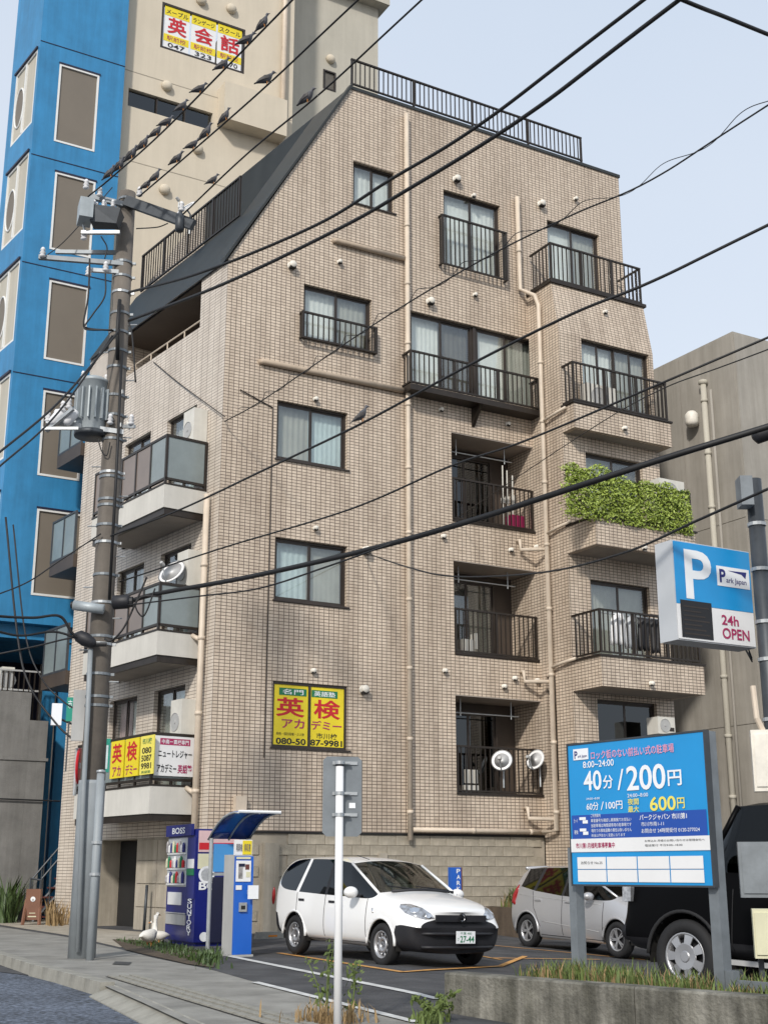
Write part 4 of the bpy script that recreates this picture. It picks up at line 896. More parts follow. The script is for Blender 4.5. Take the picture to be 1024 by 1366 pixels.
# kerb stones along the road edge
def polyline(pts, step):
    out = []; acc = 0.0
    for a, b in zip(pts, pts[1:]):
        L_ = (b-a).length; d = (b-a).normalized(); t = acc
        while t < L_: out.append((a+d*t, d)); t += step
        acc = t-L_
    return out
ks = MB(); ks.box(-0.295, 0.295, -0.075, 0.075, -0.12, 0.035); kst = ks.mesh('kerb_stone', 'kerb stone')
ks = MB(); ks.add([(-0.295, -0.15, -0.12), (0.295, -0.15, -0.12), (0.295, 0.1, -0.12), (-0.295, 0.1, -0.12), (-0.295, -0.15, -0.09), (0.295, -0.15, -0.09), (0.295, 0.1, 0.006), (-0.295, 0.1, 0.006)],
                  [(3, 2, 1, 0), (4, 5, 6, 7), (0, 1, 5, 4), (1, 2, 6, 5), (2, 3, 7, 6), (3, 0, 4, 7)]); ksl = ks.mesh('kerb_stone', 'kerb stone')
KERB = thing('kerb', 'weathered concrete kerb stones along the edge of the road', 'kerb'); n_k = 0
far = Kp[0] + (Kp[0]-Kp[1]).normalized()*8
for c, d in polyline([far]+Kp+[Kp[-1]+(Kp[-1]-Kp[-2]).normalized()*4], 0.6):
    low = c.y < Kp[3].y - 0.1
    a = math.atan2(d.y, d.x); o = link('kerb_stone', ksl if low else kst, KERB, MX.Translation((c.x, c.y, G(c.x))) @ MX.Rotation(a, 4, 'Z') @ MX.Rotation(rad(random.uniform(-0.8, 0.8)), 4, 'X')); n_k += 1
# gutter of ribbed blocks in the pavement
ga, gb = gnd(143, 1303), gnd(345, 1364); gd = (gb-ga).normalized(); gn = V((gd.y, -gd.x, 0)); Lg = (gb-ga).length+2
GUT = tag(bpy.data.objects.new('gutter', None), None, None, None, 'structure'); COL.objects.link(GUT)
gs = MB(); gs.box(-0.135, 0.135, -0.036, 0.036, 0.0, 0.016); gme = gs.mesh('gutter_block', 'kerb stone')
gq = [ga+gn*0.02, gb+gd*2+gn*0.02, gb+gd*2-gn*0.36, ga-gn*0.36]
gm = MB(); gm.add([(p.x, p.y, G(p.x)+0.004) for p in gq], [(0, 1, 2, 3)]); gm.build('gutter_bed', 'dark void', GUT)
for r in range(3):
    for k in range(int(Lg/0.30)):
        c = ga+gd*(0.15+0.30*k)-gn*(0.04+0.12*r); link('gutter_block', gme, GUT, MX.Translation((c.x, c.y, G(c.x)+0.002)) @ MX.Rotation(math.atan2(gd.y, gd.x), 4, 'Z'))
# painted lines
def line(px_a, px_b, w, mat, name='painted_line', dz=0.010):
    a, b = gnd(*px_a), gnd(*px_b); d = (b-a).normalized(); n = V((-d.y, d.x, 0))*w/2
    n_ = max(1, int((b-a).length/0.5)); m = MB()
    vs = []
    for k in range(n_+1):
        c = a.lerp(b, k/n_)
        for q in (c-n, c+n): vs.append((q.x, q.y, G(q.x)+dz))
    m.add(vs, [(2*k, 2*k+1, 2*k+3, 2*k+2) for k in range(n_)]); o = m.build(name, mat); tag(o, kind='structure')
line((295, 1274), (584, 1334), 0.11, 'line white'); line((340, 1311), (556, 1365), 0.09, 'line white')
line((372, 1272), (540, 1298), 0.09, 'line orange'); line((536, 1298), (668, 1290), 0.09, 'line orange', dz=0.014); line((618, 1272), (668, 1281), 0.08, 'line orange')
line((660, 1262), (860, 1281), 0.09, 'line orange'); line((655, 1279), (800, 1281), 0.08, 'line orange', dz=0.014); line((668, 1290), (700, 1277), 0.08, 'line orange', dz=0.018)
# retaining wall with its grass bed in front of the lot
ZW = 0.30
w0 = at(592, 1297, 10.6); w0 = CAMP + ray(592, 1297)*((ZW-EYE)/ray(592, 1297).z); w1 = CAMP + ray(1024, 1330)*((ZW-EYE)/ray(1024, 1330).z)
wdv = (w1-w0).normalized(); w2 = w1+wdv*6; wn_ = V((-wdv.y, wdv.x, 0))
if wn_.y < 0: wn_ = -wn_
RWW = frame((w0.x, w0.y, 0), wdv)
m = MB(); Lw = (w2-w0).length; c = 0.015; xx = 0
RWL = thing('retaining_wall', 'low stained concrete retaining wall in the right foreground', 'wall', RWW)
while xx < Lw:
    L1 = min(2.62 if xx else 1.9, Lw-xx)
    m = MB(); m.add([(xx+0.004, 0, -0.6), (xx+L1-0.004, 0, -0.6), (xx+L1-0.004, 0.2, -0.6), (xx+0.004, 0.2, -0.6), (xx+0.004, 0, ZW-c), (xx+L1-0.004, 0, ZW-c), (xx+L1-0.004, 0.2, ZW-c), (xx+0.004, 0.2, ZW-c),
                     (xx+0.004, c, ZW), (xx+L1-0.004, c, ZW), (xx+L1-0.004, 0.2-c, ZW), (xx+0.004, 0.2-c, ZW)],
                    [(3, 2, 1, 0), (0, 1, 5, 4), (1, 2, 6, 5), (2, 3, 7, 6), (3, 0, 4, 7), (4, 5, 9, 8), (5, 6, 10, 9), (6, 7, 11, 10), (7, 4, 8, 11), (8, 9, 10, 11)])
    m.build('wall_section', 'mossy wall', RWL); xx += L1
m = MB(RWW); m.box(0.55, Lw, 0.202, 1.05, -0.5, ZW-0.05); o = m.build('planting_bed', 'soil'); tag(o, kind='structure')
def blades(name, mat, gen, n, h, seed, w=0.006, parent=None, kind='stuff'):
    rnd = random.Random(seed); vs = []; fs = []
    for _ in range(n):
        c, k = gen(rnd); hh = h*rnd.uniform(0.4, 1.2)*k; a = rnd.uniform(0, 2*PI); dx, dy = math.cos(a), math.sin(a); ln = rnd.uniform(0.1, 0.75)*hh; ww = w*rnd.uniform(0.6, 1.5)
        o = len(vs); px_, py_ = -dy*ww, dx*ww
        vs += [(c.x-px_, c.y-py_, c.z), (c.x+px_, c.y+py_, c.z), (c.x+px_*0.7+dx*ln*0.4, c.y+py_*0.7+dy*ln*0.4, c.z+hh*0.65), (c.x-px_*0.7+dx*ln*0.4, c.y-py_*0.7+dy*ln*0.4, c.z+hh*0.65), (c.x+dx*ln, c.y+dy*ln, c.z+hh)]
        fs += [(o, o+1, o+2, o+3), (o+3, o+2, o+4)]
    me = bpy.data.meshes.new(name); me.from_pydata(vs, [], fs); me.materials.append(MATS[mat]); ob = link(name, me, parent); return tag(ob, kind=kind) if kind else ob
def bedgen(r):
    x = r.uniform(0.65, Lw-0.5); 
    while mnoise.noise(V((x*1.3, 2.0, 0))) < -0.25 and r.random() < 0.7: x = r.uniform(0.65, Lw-0.5)
    y = abs(r.gauss(0, 0.35))+0.16
    if y > 1.0: y = r.uniform(0.25, 1.0)
    return RWW @ V((x, y, ZW-0.05)), 0.6+0.7*max(0, mnoise.noise(V((x*1.7, y*2, 3))))+ (0.25 if x < 2.4 else 0)
blades('grass', 'grass green', bedgen, 5200, 0.17, 5); blades('dry_grass', 'grass dry', bedgen, 1500, 0.16, 6)
# soil strip with weeds under the vending machine
sp = [gnd(*p) for p in ((150, 1254), (168, 1268), (206, 1277), (250, 1287), (285, 1292), (293, 1276), (250, 1266), (222, 1262), (205, 1255))]
surf('soil_bed', [(p.x, p.y) for p in sp], 0.012, 'soil')
def sgen(r):
    a = sp[0].lerp(sp[4], r.random()); b = sp[8].lerp(sp[5], r.random()); return a.lerp(b, r.random()), 0.5+r.random()*0.7
blades('weeds', 'leaf dark', sgen, 1100, 0.07, 8, 0.010)
blades('weeds', 'leaf dark', lambda r: (gnd(r.gauss(278, 9), r.gauss(1281, 5)), 1.0), 260, 0.11, 9, 0.014)
def tall_weed(name, label, px, py, h, n, seed, mat='grass green'):
    r = random.Random(seed); b = gnd(px, py); t = thing(name, label, 'weed', MX.Translation(b)); m = MB(); tips = []
    for k in range(n):
        a = r.uniform(0, 6.28); hh = h*r.uniform(0.6, 1.05); q = [V((0.03*math.cos(a), 0.03*math.sin(a), 0)), V((0.06*math.cos(a), 0.06*math.sin(a), hh*0.5)), V((0.12*math.cos(a)*r.uniform(0.3, 1.6), 0.12*math.sin(a), hh))]
        m.tube(q, [0.008, 0.006, 0.003], 5); tips.append(q)
    m.build('stem', 'grass green', t)
    def g(rr):
        q = rr.choice(tips); f_ = rr.random()**0.7; p = q[0].lerp(q[1], f_*2) if f_ < 0.5 else q[1].lerp(q[2], f_*2-1); return p+V((rr.gauss(0, 0.035), rr.gauss(0, 0.035), 0)), V((rr.gauss(0, 1), rr.gauss(0, 1), 0.5))
    leaves('leaves', mat, g, 34*n, 0.026, t, seed, 0.3)
tall_weed('tall_weed', 'tall green weed standing left of the white sign pole', 433, 1352, 0.62, 3, 21, 'grass green'); tall_weed('tall_weed', 'tall green weed standing just right of the white sign pole', 463, 1352, 0.58, 2, 22, 'grass green')
tall_weed('tall_weed', 'leafy weed at the left end of the retaining wall', 577, 1362, 0.22, 6, 23)
blades('dry_grass', 'grass dry', lambda r: (gnd(r.gauss(440, 24), min(1366, r.gauss(1364, 4))), 1.0), 260, 0.13, 31, 0.006)
blades('weeds', 'grass green', lambda r: (gnd(r.gauss(575, 10), r.gauss(1364, 3)), 1.0), 160, 0.09, 32, 0.008)
blades('weeds', 'leaf dark', lambda r: (gnd(r.uniform(0, 22), r.uniform(1215, 1232)), 1.0), 600, 0.9, 33, 0.03)
blades('weeds', 'grass dry', lambda r: (gnd(r.uniform(62, 90), r.uniform(1222, 1236)), 1.0), 300, 0.5, 34, 0.02)
# planter strip at the foot of the block wall
pw = BW @ V((6.6, -0.9, 0)); g0 = G(pw.x)
PLB = thing('planter_kerb', 'low brown planter kerb below the block wall, left of the silver car', 'planter', BW)
m = MB(); m.box(6.0, 7.68, -1.55, -1.45, -0.6, 0.42); m.box(6.0, 6.1, -1.448, -0.03, -0.6, 0.42); m.build('kerb_wall', 'planter brown', PLB)
m = MB(); m.box(6.102, 7.68, -1.448, -0.03, -0.6, 0.36); m.build('soil', 'soil', PLB)
blades('weeds', 'grass green', lambda r: (BW @ V((r.uniform(6.1, 7.7), r.uniform(-1.42, -0.6), 0.36)), 1.0), 900, 0.42, 35, 0.016)
blades('weeds', 'grass dry', lambda r: (BW @ V((r.uniform(6.1, 7.7), r.uniform(-1.42, -0.6), 0.36)), 1.0), 500, 0.38, 36, 0.014)

for lab, px, py in (('low concrete wheel stop between the white van and the silver car', 628, 1262), ('low concrete wheel stop in front of the block wall left of the white van', 362, 1252)):
    b = gnd(px, py); t = thing('wheel_stop', lab, 'wheel stop', frame(b, DU), 'concrete wheel stops in the car park'); m = MB(); m.add([(-.3, -.06, 0), (.3, -.06, 0), (.3, .06, 0), (-.3, .06, 0), (-.28, -.045, .11), (.28, -.045, .11), (.28, .045, .11), (-.28, .045, .11)], [(3, 2, 1, 0), (4, 5, 6, 7), (0, 1, 5, 4), (1, 2, 6, 5), (2, 3, 7, 6), (3, 0, 4, 7)]); m.build('block', 'kerb stone', t)
    m = MB(); m.box(-.08, .08, -.062, -.0575, .03, .06); m.build('reflector', 'lamp amber', t)
# ------------------------------------------------------------------ utility pole
PB = gnd(106, 1278); PD = PB.y
def pp(px, py, dd=0.0): return at(px, py, PD+dd)
ptop = pp(173, 258); ptop = V((PB.x*0.5+ptop.x*0.5, PB.y, ptop.z)); PB2 = V((ptop.x, PB.y, 0)); PH = ptop.z
POLE = thing('utility_pole', 'tall weathered concrete utility pole with metal bands', 'utility pole', MX.Translation((PB2.x, PB2.y, 0)))
def rp(z): return 0.178-0.05*z/PH
def pz(py): d = ray(150, py); return (CAMP + d*(PD/d.y)).z
m = MB(); m.tube([(0, 0, -0.3), (0, 0, PH)], [rp(0), rp(PH)], 20); m.build('shaft', 'pole concrete', POLE, smooth=True)
m = MB(); m.lathe([(0.182, 0.0), (0.182, 2.25), (0.178, 2.3)], 20); m.build('sheath', 'pole sheath', POLE, smooth=True)
bandz = [pz(y) for y in (268, 352, 371, 392, 420, 445, 470, 492, 530, 556, 588, 632, 638, 668, 676, 702, 725, 768, 805, 850, 860, 900, 930, 942)]
for z in bandz:
    m = MB(); m.lathe([(rp(z)+0.004, z-0.02), (rp(z)+0.012, z-0.018), (rp(z)+0.012, z+0.018), (rp(z)+0.004, z+0.02)], 18); m.box(rp(z)+0.004, rp(z)+0.06, -0.015, 0.015, z-0.018, z+0.018); m.build('band', random.choice(['galvanised', 'steel grey', 'steel grey']), POLE)
for k in range(14):
    z = 3.2+0.45*k; s = 1 if k % 2 else -1; m = MB(); m.tube([(s*rp(z)*0.9, -0.02, z), (s*(rp(z)+0.13), -0.02, z)], 0.010, 6); m.build('step_bolt', 'galvanised', POLE)
def P(px, py, dd=0.0): return pp(px, py, dd) - V((PB2.x, PB2.y, 0))
def beam(a, b, w, h, name, mat, parent=POLE):
    m = MB(); a, b = V(a), V(b); d = (b-a).normalized(); s = d.cross(V((0, 0, 1))).normalized(); u_ = s.cross(d); vs = []
    for p in (a, b): vs += [p-s*w/2-u_*h/2, p+s*w/2-u_*h/2, p+s*w/2+u_*h/2, p-s*w/2+u_*h/2]
    m.add(vs, [(3, 2, 1, 0), (4, 5, 6, 7), (0, 1, 5, 4), (1, 2, 6, 5), (2, 3, 7, 6), (3, 0, 4, 7)]); return m.build(name, mat, parent)
def insulator(p, parent=POLE, r=0.05, h=0.16, d=(0, 0, 1)):
    q = V(d).to_track_quat('Z', 'Y').to_matrix().to_4x4(); m = MB(MX.Translation(p) @ q)
    m.lathe([(r*0.5, 0), (r, 0.02), (r*0.55, h*0.35), (r*0.95, h*0.42), (r*0.5, h*0.7), (r*0.8, h*0.76), (r*0.4, h)], 12); return m.build('insulator', 'porcelain', parent, smooth=True)
beam(P(168, 268, -0.15), P(258, 300, -0.5), 0.09, 0.16, 'crossarm', 'dark steel'); beam(P(120, 262, -0.2), P(178, 276, -0.1), 0.07, 0.08, 'crossarm', 'steel grey')
beam(P(52, 343, -0.3), P(165, 352, -0.1), 0.06, 0.07, 'crossarm', 'steel grey'); beam(P(75, 336, 0.3), P(158, 337, 0.2), 0.05, 0.06, 'crossarm', 'steel grey')
beam(P(62, 562, -0.3), P(165, 577, -0.1), 0.06, 0.07, 'crossarm', 'galvanised'); beam(P(62, 575, -0.3), P(98, 545, -0.5), 0.05, 0.05, 'crossarm', 'galvanised')
beam(P(118, 360, -0.2), P(160, 363, -0.1), 0.05, 0.06, 'crossarm', 'galvanised'); beam(P(165, 569, -0.1), P(180, 569, -0.2), 0.04, 0.05, 'crossarm', 'galvanised')
for px, py, dd in ((186, 262, -0.3), (242, 282, -0.5), (115, 252, -0.3), (133, 262, -0.3), (118, 368, -0.25), (141, 362, -0.25), (84, 549, -0.4), (92, 545, -0.4), (75, 560, -0.3), (64, 563, -0.3), (57, 343, -0.35), (112, 320, -0.3), (147, 566, -0.2), (175, 567, -0.2)): insulator(P(px, py, dd))
m = MB(); c = P(240, 300, -0.5); m.lathe([(0.04, -0.12), (0.07, -0.08), (0.07, 0.15), (0.03, 0.2), (0.012, 0.36)], 10, 'z', c); m.build('arrester', 'dark steel', POLE, smooth=True)
# switch box and transformer hanging on the pole
def hang(name, label, cat, c): return thing(name, label, cat, MX.Translation(c))
c = pp(128, 290, -0.35); S = hang('pole_switch', 'grey switch box with dark trough hanging left of the pole top', 'switch box', c)
m = MB(MX.Rotation(rad(20), 4, 'Z')); m.box(-0.26, -0.06, -0.18, 0.18, -0.10, 0.22); m.build('box', 'transformer grey', S)
m = MB(); m.add([(-0.05, -0.17, 0.14), (0.40, -0.15, 0.08), (0.40, 0.15, 0.08), (-0.05, 0.17, 0.14), (-0.05, -0.13, -0.13), (0.34, -0.10, -0.15), (0.34, 0.10, -0.15), (-0.05, 0.13, -0.13)], [(0, 1, 2, 3), (7, 6, 5, 4), (0, 4, 5, 1), (1, 5, 6, 2), (2, 6, 7, 3), (3, 7, 4, 0)]); m.build('trough', 'dark steel', S)
for k in range(3): insulator((0.02+0.13*k, -0.06, 0.12), S, 0.03, 0.10)
m = MB(); m.box(-0.2, 0.38, -0.03, 0.03, -0.28, -0.23); m.tube([(-0.15, 0, -0.25), (-0.18, 0, -0.12)], 0.02, 6); m.build('bracket', 'galvanised', S)
for k in range(4): insulator((-0.15+0.14*k, -0.1, 0.12), S, 0.035, 0.12)
c = pp(124, 543, -0.05); T = hang('pole_transformer', 'grey finned cylindrical transformer on the utility pole', 'transformer', c); R_ = 0.215
m = MB(); m.lathe([(0.05, -0.40), (R_*0.95, -0.40), (R_, -0.38), (R_, 0.36), (R_*1.05, 0.365), (R_*1.05, 0.40), (R_*0.7, 0.45), (0.02, 0.46)], 24); m.build('tank', 'transformer grey', T, smooth=True)
for k in range(16):
    a = 2*PI*k/16; m = MB(MX.Rotation(a, 4, 'Z')); m.box(R_+0.001, R_+0.055, -0.010, 0.010, -0.24, 0.24); m.build('fin', 'transformer grey', T)
m = MB(); m.lathe([(R_*1.12, -0.47), (R_*1.15, -0.44), (R_*1.15, -0.40), (R_*0.9, -0.395)], 24); m.build('base_ring', 'dark steel', T, smooth=True)
for a in (0.4, 1.9, 3.6): insulator((R_*0.8*math.cos(a), R_*0.8*math.sin(a), 0.40), T, 0.04, 0.14)
m = MB(); m.box(0.1, 0.45, -0.04, 0.04, -0.32, -0.26); m.box(0.1, 0.45, -0.04, 0.04, 0.2, 0.26); m.build('bracket', 'galvanised', T)
c = pp(86, 556, -0.35); S = hang('cutout_switch', 'white porcelain cutout switches left of the transformer', 'switch', c)
for k in range(2): m = MB(MX.Translation((-0.1+0.2*k, 0, 0)) @ MX.Rotation(rad(35), 4, 'Y')); m.lathe([(0.04, -0.14), (0.075, -0.1), (0.075, 0.08), (0.045, 0.12)], 12); m.build('housing', 'porcelain', S, smooth=True)
m = MB(); m.box(-0.3, 0.22, -0.02, 0.02, -0.2, -0.16); m.build('bracket', 'galvanised', S)
c = pp(118, 810, -0.25); S = hang('cable_closure', 'grey cable splice box sticking out left of the pole', 'cable box', c)
m = MB(MX.Rotation(rad(8), 4, 'Y')); m.lathe([(0.03, -0.22), (0.07, -0.21), (0.07, 0.22), (0.03, 0.23)], 14, 'x'); m.build('shell', 'transformer grey', S, smooth=True)
m = MB(); m.lathe([(0.02, -0.25), (0.05, -0.24), (0.05, -0.21)], 12, 'x', (0, 0, 0.03)); m.build('end_cap', 'cable black', S)
c = pp(162, 803, -0.3); S = hang('cable_closure', 'black cable splice box on the right of the pole', 'cable box', c)
m = MB(MX.Rotation(rad(-4), 4, 'Y')); m.lathe([(0.05, -0.13), (0.10, -0.11), (0.10, 0.09), (0.085, 0.12)], 14, 'x'); m.build('shell', 'black plastic', S, smooth=True); m = MB(); m.lathe([(0.075, 0.121), (0.075, 0.16), (0.03, 0.17)], 12, 'x'); m.build('end_cap', 'cable black', S)
c = pp(114, 853, -0.3); S = hang('cable_closure', 'black bulging cable joint left of the pole just below the grey box', 'cable box', c)
m = MB(MX.Rotation(rad(28), 4, 'Y')); m.lathe([(0.02, -0.17), (0.085, -0.11), (0.10, 0.0), (0.07, 0.12), (0.02, 0.18)], 14, 'x'); m.build('shell', 'black plastic', S, smooth=True)
m = MB(); m.lathe([(0.03, 0.16), (0.03, 0.3)], 8, 'x', (0, 0, -0.07)); m.build('end_cap', 'cable black', S)
# conduit and boxes low on the pole
m = MB(); m.tube([P(121, 866, -0.25), P(117, 960, -0.25), P(112, 1050, -0.25), P(104, 1270, -0.22)], 0.034, 10); m.build('conduit', 'pole sheath', POLE, smooth=True)
m = MB(); m.tube([P(163, 470, -0.2), P(155, 640, -0.2), P(146, 800, -0.2)], 0.022, 8); m.tube([P(160, 400, -0.2), P(157, 440, -0.25), P(157, 480, -0.2)], 0.03, 8); m.build('riser_cable', 'cable black', POLE, smooth=True)
q0 = gnd(120, 1281); q1 = at(135, 1031, q0.y)
SP = thing('steel_post', 'plain grey steel post leaning close beside the utility pole', 'post', MX.Translation(q0)); m = MB(); m.tube([(0, 0, -0.1), q1-q0], 0.052, 14); m.build('tube', 'pole sheath', SP, smooth=True)
m = MB(); m.lathe([(0.062, 0), (0.062, 0.03), (0.02, 0.045)], 14, 'z', q1-q0); m.build('cap', 'galvanised', SP, smooth=True)
for f_ in (0.45, 0.62): m = MB(); cc = (q1-q0)*f_; m.lathe([(0.062, -0.02), (0.072, -0.018), (0.072, 0.018), (0.062, 0.02)], 14, 'z', cc); m.build('band', 'galvanised', SP)
def plate_on(name, label, cat, px0, px1, py0, py1, dep, mat, th=0.03, az=75, frame_mat=None):
    a = at(px0, py0, dep); M = frame((a.x, a.y, 0), azd(az)); x1, _ = on(M, px1, py0); _, z0 = on(M, px0, py1); z1 = a.z
    t = thing(name, label, cat, M); m = MB(); m.box(0, x1, 0, th, z0, z1); m.build('plate', mat, t); return t, x1, z0, z1
t, x1, z0, z1 = plate_on('junction_cover', 'flat grey cover plate on the left side of the utility pole', 'cover', 99, 121, 920, 988, PD-0.12, 'machine grey', 0.06)
m = MB(); m.box(x1, x1+0.12, 0.01, 0.03, z0+0.1, z0+0.14); m.build('strap', 'galvanised', t)
t, x1, z0, z1 = plate_on('white_box_sign', 'small blank white box sign left of the utility pole', 'sign', 70, 84, 938, 967, PD+4, 'print white', 0.12)
m = MB(); m.tube([(x1, 0.06, z0+0.1), (x1+0.5, 0.4, z0-0.05)], 0.02, 6); m.build('arm', 'dark steel', t)
t, x1, z0, z1 = plate_on('green_sign', 'small green sign plate behind the left of the utility pole', 'sign', 90, 99, 930, 962, PD+3, 'sign green', 0.05)
letters(t, I4, [('市', 0.02, x1-0.02, z0+0.2, z1-0.04, 'print white', 0.0)], -0.004); m = MB(); m.box(x1*0.4, x1*0.6, 0.02, 0.04, z0-0.8, z0-0.002); m.build('arm', 'dark steel', t)
t, x1, z0, z1 = plate_on('teal_sign', 'pale teal sign seen between the pole and the yellow boards', 'sign', 136, 148, 985, 1030, PD+2.0, 'sign green', 0.08); m = MB(); m.box(x1*0.45, x1*0.8, -0.004, -0.001, z0+0.05, z1-0.1); m.build('stripe', 'curtain blue', t)
c = at(106, 1022, PD+0.2); M = frame((c.x, c.y, c.z), azd(-4)); t = thing('road_sign', 'round red road sign seen edge on left of the utility pole', 'road sign', M); m = MB(); m.lathe([(0.24, -0.02), (0.25, 0.0), (0.24, 0.015)], 24, 'y'); m.build('disc', 'print red', t); m = MB(); m.box(-0.17, 0.17, -0.026, -0.021, -0.04, 0.04); m.build('bar', 'print white', t); m = MB(); m.tube([(0, 0.04, -0.4), (0, 0.04, 0.25)], 0.025, 8); m.build('bracket', 'galvanised', t)

# ------------------------------------------------------------------ cables
def atz(px, py, z): d = ray(px, py); return CAMP + d*((z-EYE)/d.z)
CAB = {}
def smooth_path(pts, n=10):
    out = []; P_ = [pts[0]*2-pts[1]] + pts + [pts[-1]*2-pts[-2]]
    for i in range(1, len(P_)-2):
        for k in range(n):
            t = k/n; a, b, c, d = P_[i-1:i+3]
            out.append(0.5*((2*b)+(c-a)*t+(2*a-5*b+4*c-d)*t*t+(3*b-a-3*c+d)*t**3))
    out.append(pts[-1]); return out
def cable(label, pts, r=0.012, mat='cable black', key=None, group=None):
    path = smooth_path([V(p) for p in pts], 9); m = MB(); m.tube(path, r, 6); o = m.build('cable', mat, None, smooth=True); tag(o, label, 'cable', group)
    if key: CAB[key] = path
    return o
zt = PH
def ext(pts, s=3.5):                                     # carry a span on beyond the picture
    return pts + [pts[-1] + (pts[-1]-pts[-2])*s]
A_ = [pp(118, 262, -0.3), pp(150, 236, -0.6), atz(215, 178, 10.9), atz(300, 92, 10.8), atz(390, 0, 10.9)]
cable('overhead wire crowded with pigeons, ending at the very pole top on the left', ext(A_), 0.013, key='a')
Bw = [pp(186, 262, -0.3), atz(255, 203, 10.85), atz(355, 115, 10.7), atz(472, 5, 10.8)]; cable('overhead wire with a row of pigeons, the middle of the three', ext(Bw), 0.013, key='b')
Cw = [pp(243, 287, -0.5), atz(330, 205, 10.7), atz(430, 122, 10.6), atz(562, 0, 10.7)]; cable('overhead wire with two lone pigeons running past the roof corner', ext(Cw), 0.013, key='c')
cable('upper of two thick black cables crossing the top storeys', ext([pp(172, 390, -0.2), atz(270, 363, 8.75), atz(420, 301, 8.6), atz(520, 240, 8.5), atz(640, 166, 8.5), atz(855, 2, 8.7)]), 0.019)
cable('lower of two thick black cables crossing the top storeys', ext([pp(172, 428, -0.2), atz(300, 378, 8.3), atz(450, 306, 8.15), atz(540, 255, 8.1), atz(700, 155, 8.15), atz(905, 0, 8.4)]), 0.021)
cable('thick black cable crossing the top right corner of the sky', ext([atz(700, -90, 8.6), atz(905, -2, 8.4), atz(965, 22, 8.5), atz(1024, 46, 8.6)]), 0.02)
E_ = [onw(F1, 300, 562, 0.12), atz(350, 534, 9.75), atz(500, 432, 9.5), atz(640, 348, 9.4), atz(760, 288, 9.4), atz(868, 240, 9.5), atz(1024, 140, 9.9)]
cable('thin cable wound with a spiral guard from the facade to the upper right', ext(E_), 0.011, key='e')
path = CAB['e']; hp = []
Ld = 0.0
for a, b in zip(path[4:], path[5:]):
    for k in range(8):
        c = a.lerp(b, k/8); d = (b-a).normalized(); s = d.cross(V((0, 0, 1))).normalized(); u_ = s.cross(d); ph = Ld*2*PI/1.15; Ld += (b-a).length/8
        hp.append(c + u_*(0.05+0.06*math.cos(ph)) + s*0.06*math.sin(ph))
m = MB(); m.tube(hp, 0.006, 4); o = m.build('spiral_wrap', 'cable black', None, smooth=True); tag(o, 'loose spiral wire winding round the thin cable at the upper right', 'wire')
cable('black cable carrying one pigeon across the middle storeys', ext([pp(148, 715, -0.2), atz(240, 680, 5.85), atz(350, 628, 5.75), atz(480, 566, 5.7), atz(620, 490, 5.7), atz(760, 420, 5.75), atz(870, 375, 5.85), atz(1024, 300, 6.1)]), 0.013, key='f')
cable('thickest black cable bundle crossing the lower storeys to the right pole', ext([pp(165, 805, -0.3), atz(210, 792, 4.85), atz(330, 770, 4.75), atz(480, 736, 4.7), atz(620, 697, 4.75), atz(760, 652, 4.85), atz(900, 607, 5.0), atz(1024, 569, 5.2)]), 0.034, key='g')
cable('thin cable hanging just below the thickest bundle at its left end', [pp(165, 808, -0.3), atz(260, 796, 4.6), atz(345, 785, 4.55), atz(430, 758, 4.6), atz(520, 726, 4.65)], 0.011)
cable('thin cable sloping up from the pole to the grey building', ext([pp(160, 776, -0.2), atz(300, 730, 5.3), atz(465, 680, 5.2), atz(600, 622, 5.2), atz(700, 588, 5.25), atz(868, 517, 5.4), atz(1024, 450, 5.7)]), 0.011)
cable('thin cable dipping from the facade to the parking sign', [onw(F1, 486, 737, 0.15), atz(545, 757, 5.4), atz(606, 769, 5.0), atz(720, 764, 4.4), atz(830, 738, 4.1), atz(930, 694, 4.0), atz(1024, 652, 4.0)], 0.012)
cable('thin grey wire crossing in front of the grey building', ext([onw(F1, 610, 690, 0.1), atz(760, 590, 8.4), atz(870, 525, 7.4), atz(1024, 466, 7.0)]), 0.008)
cable('thin wire from the terrace down to the facade corner', [onw(FLt, 205, 483, 0.02), onw(FLt, 240, 512, 0.03), onw(FLt, 300, 556, 0.06)], 0.010)
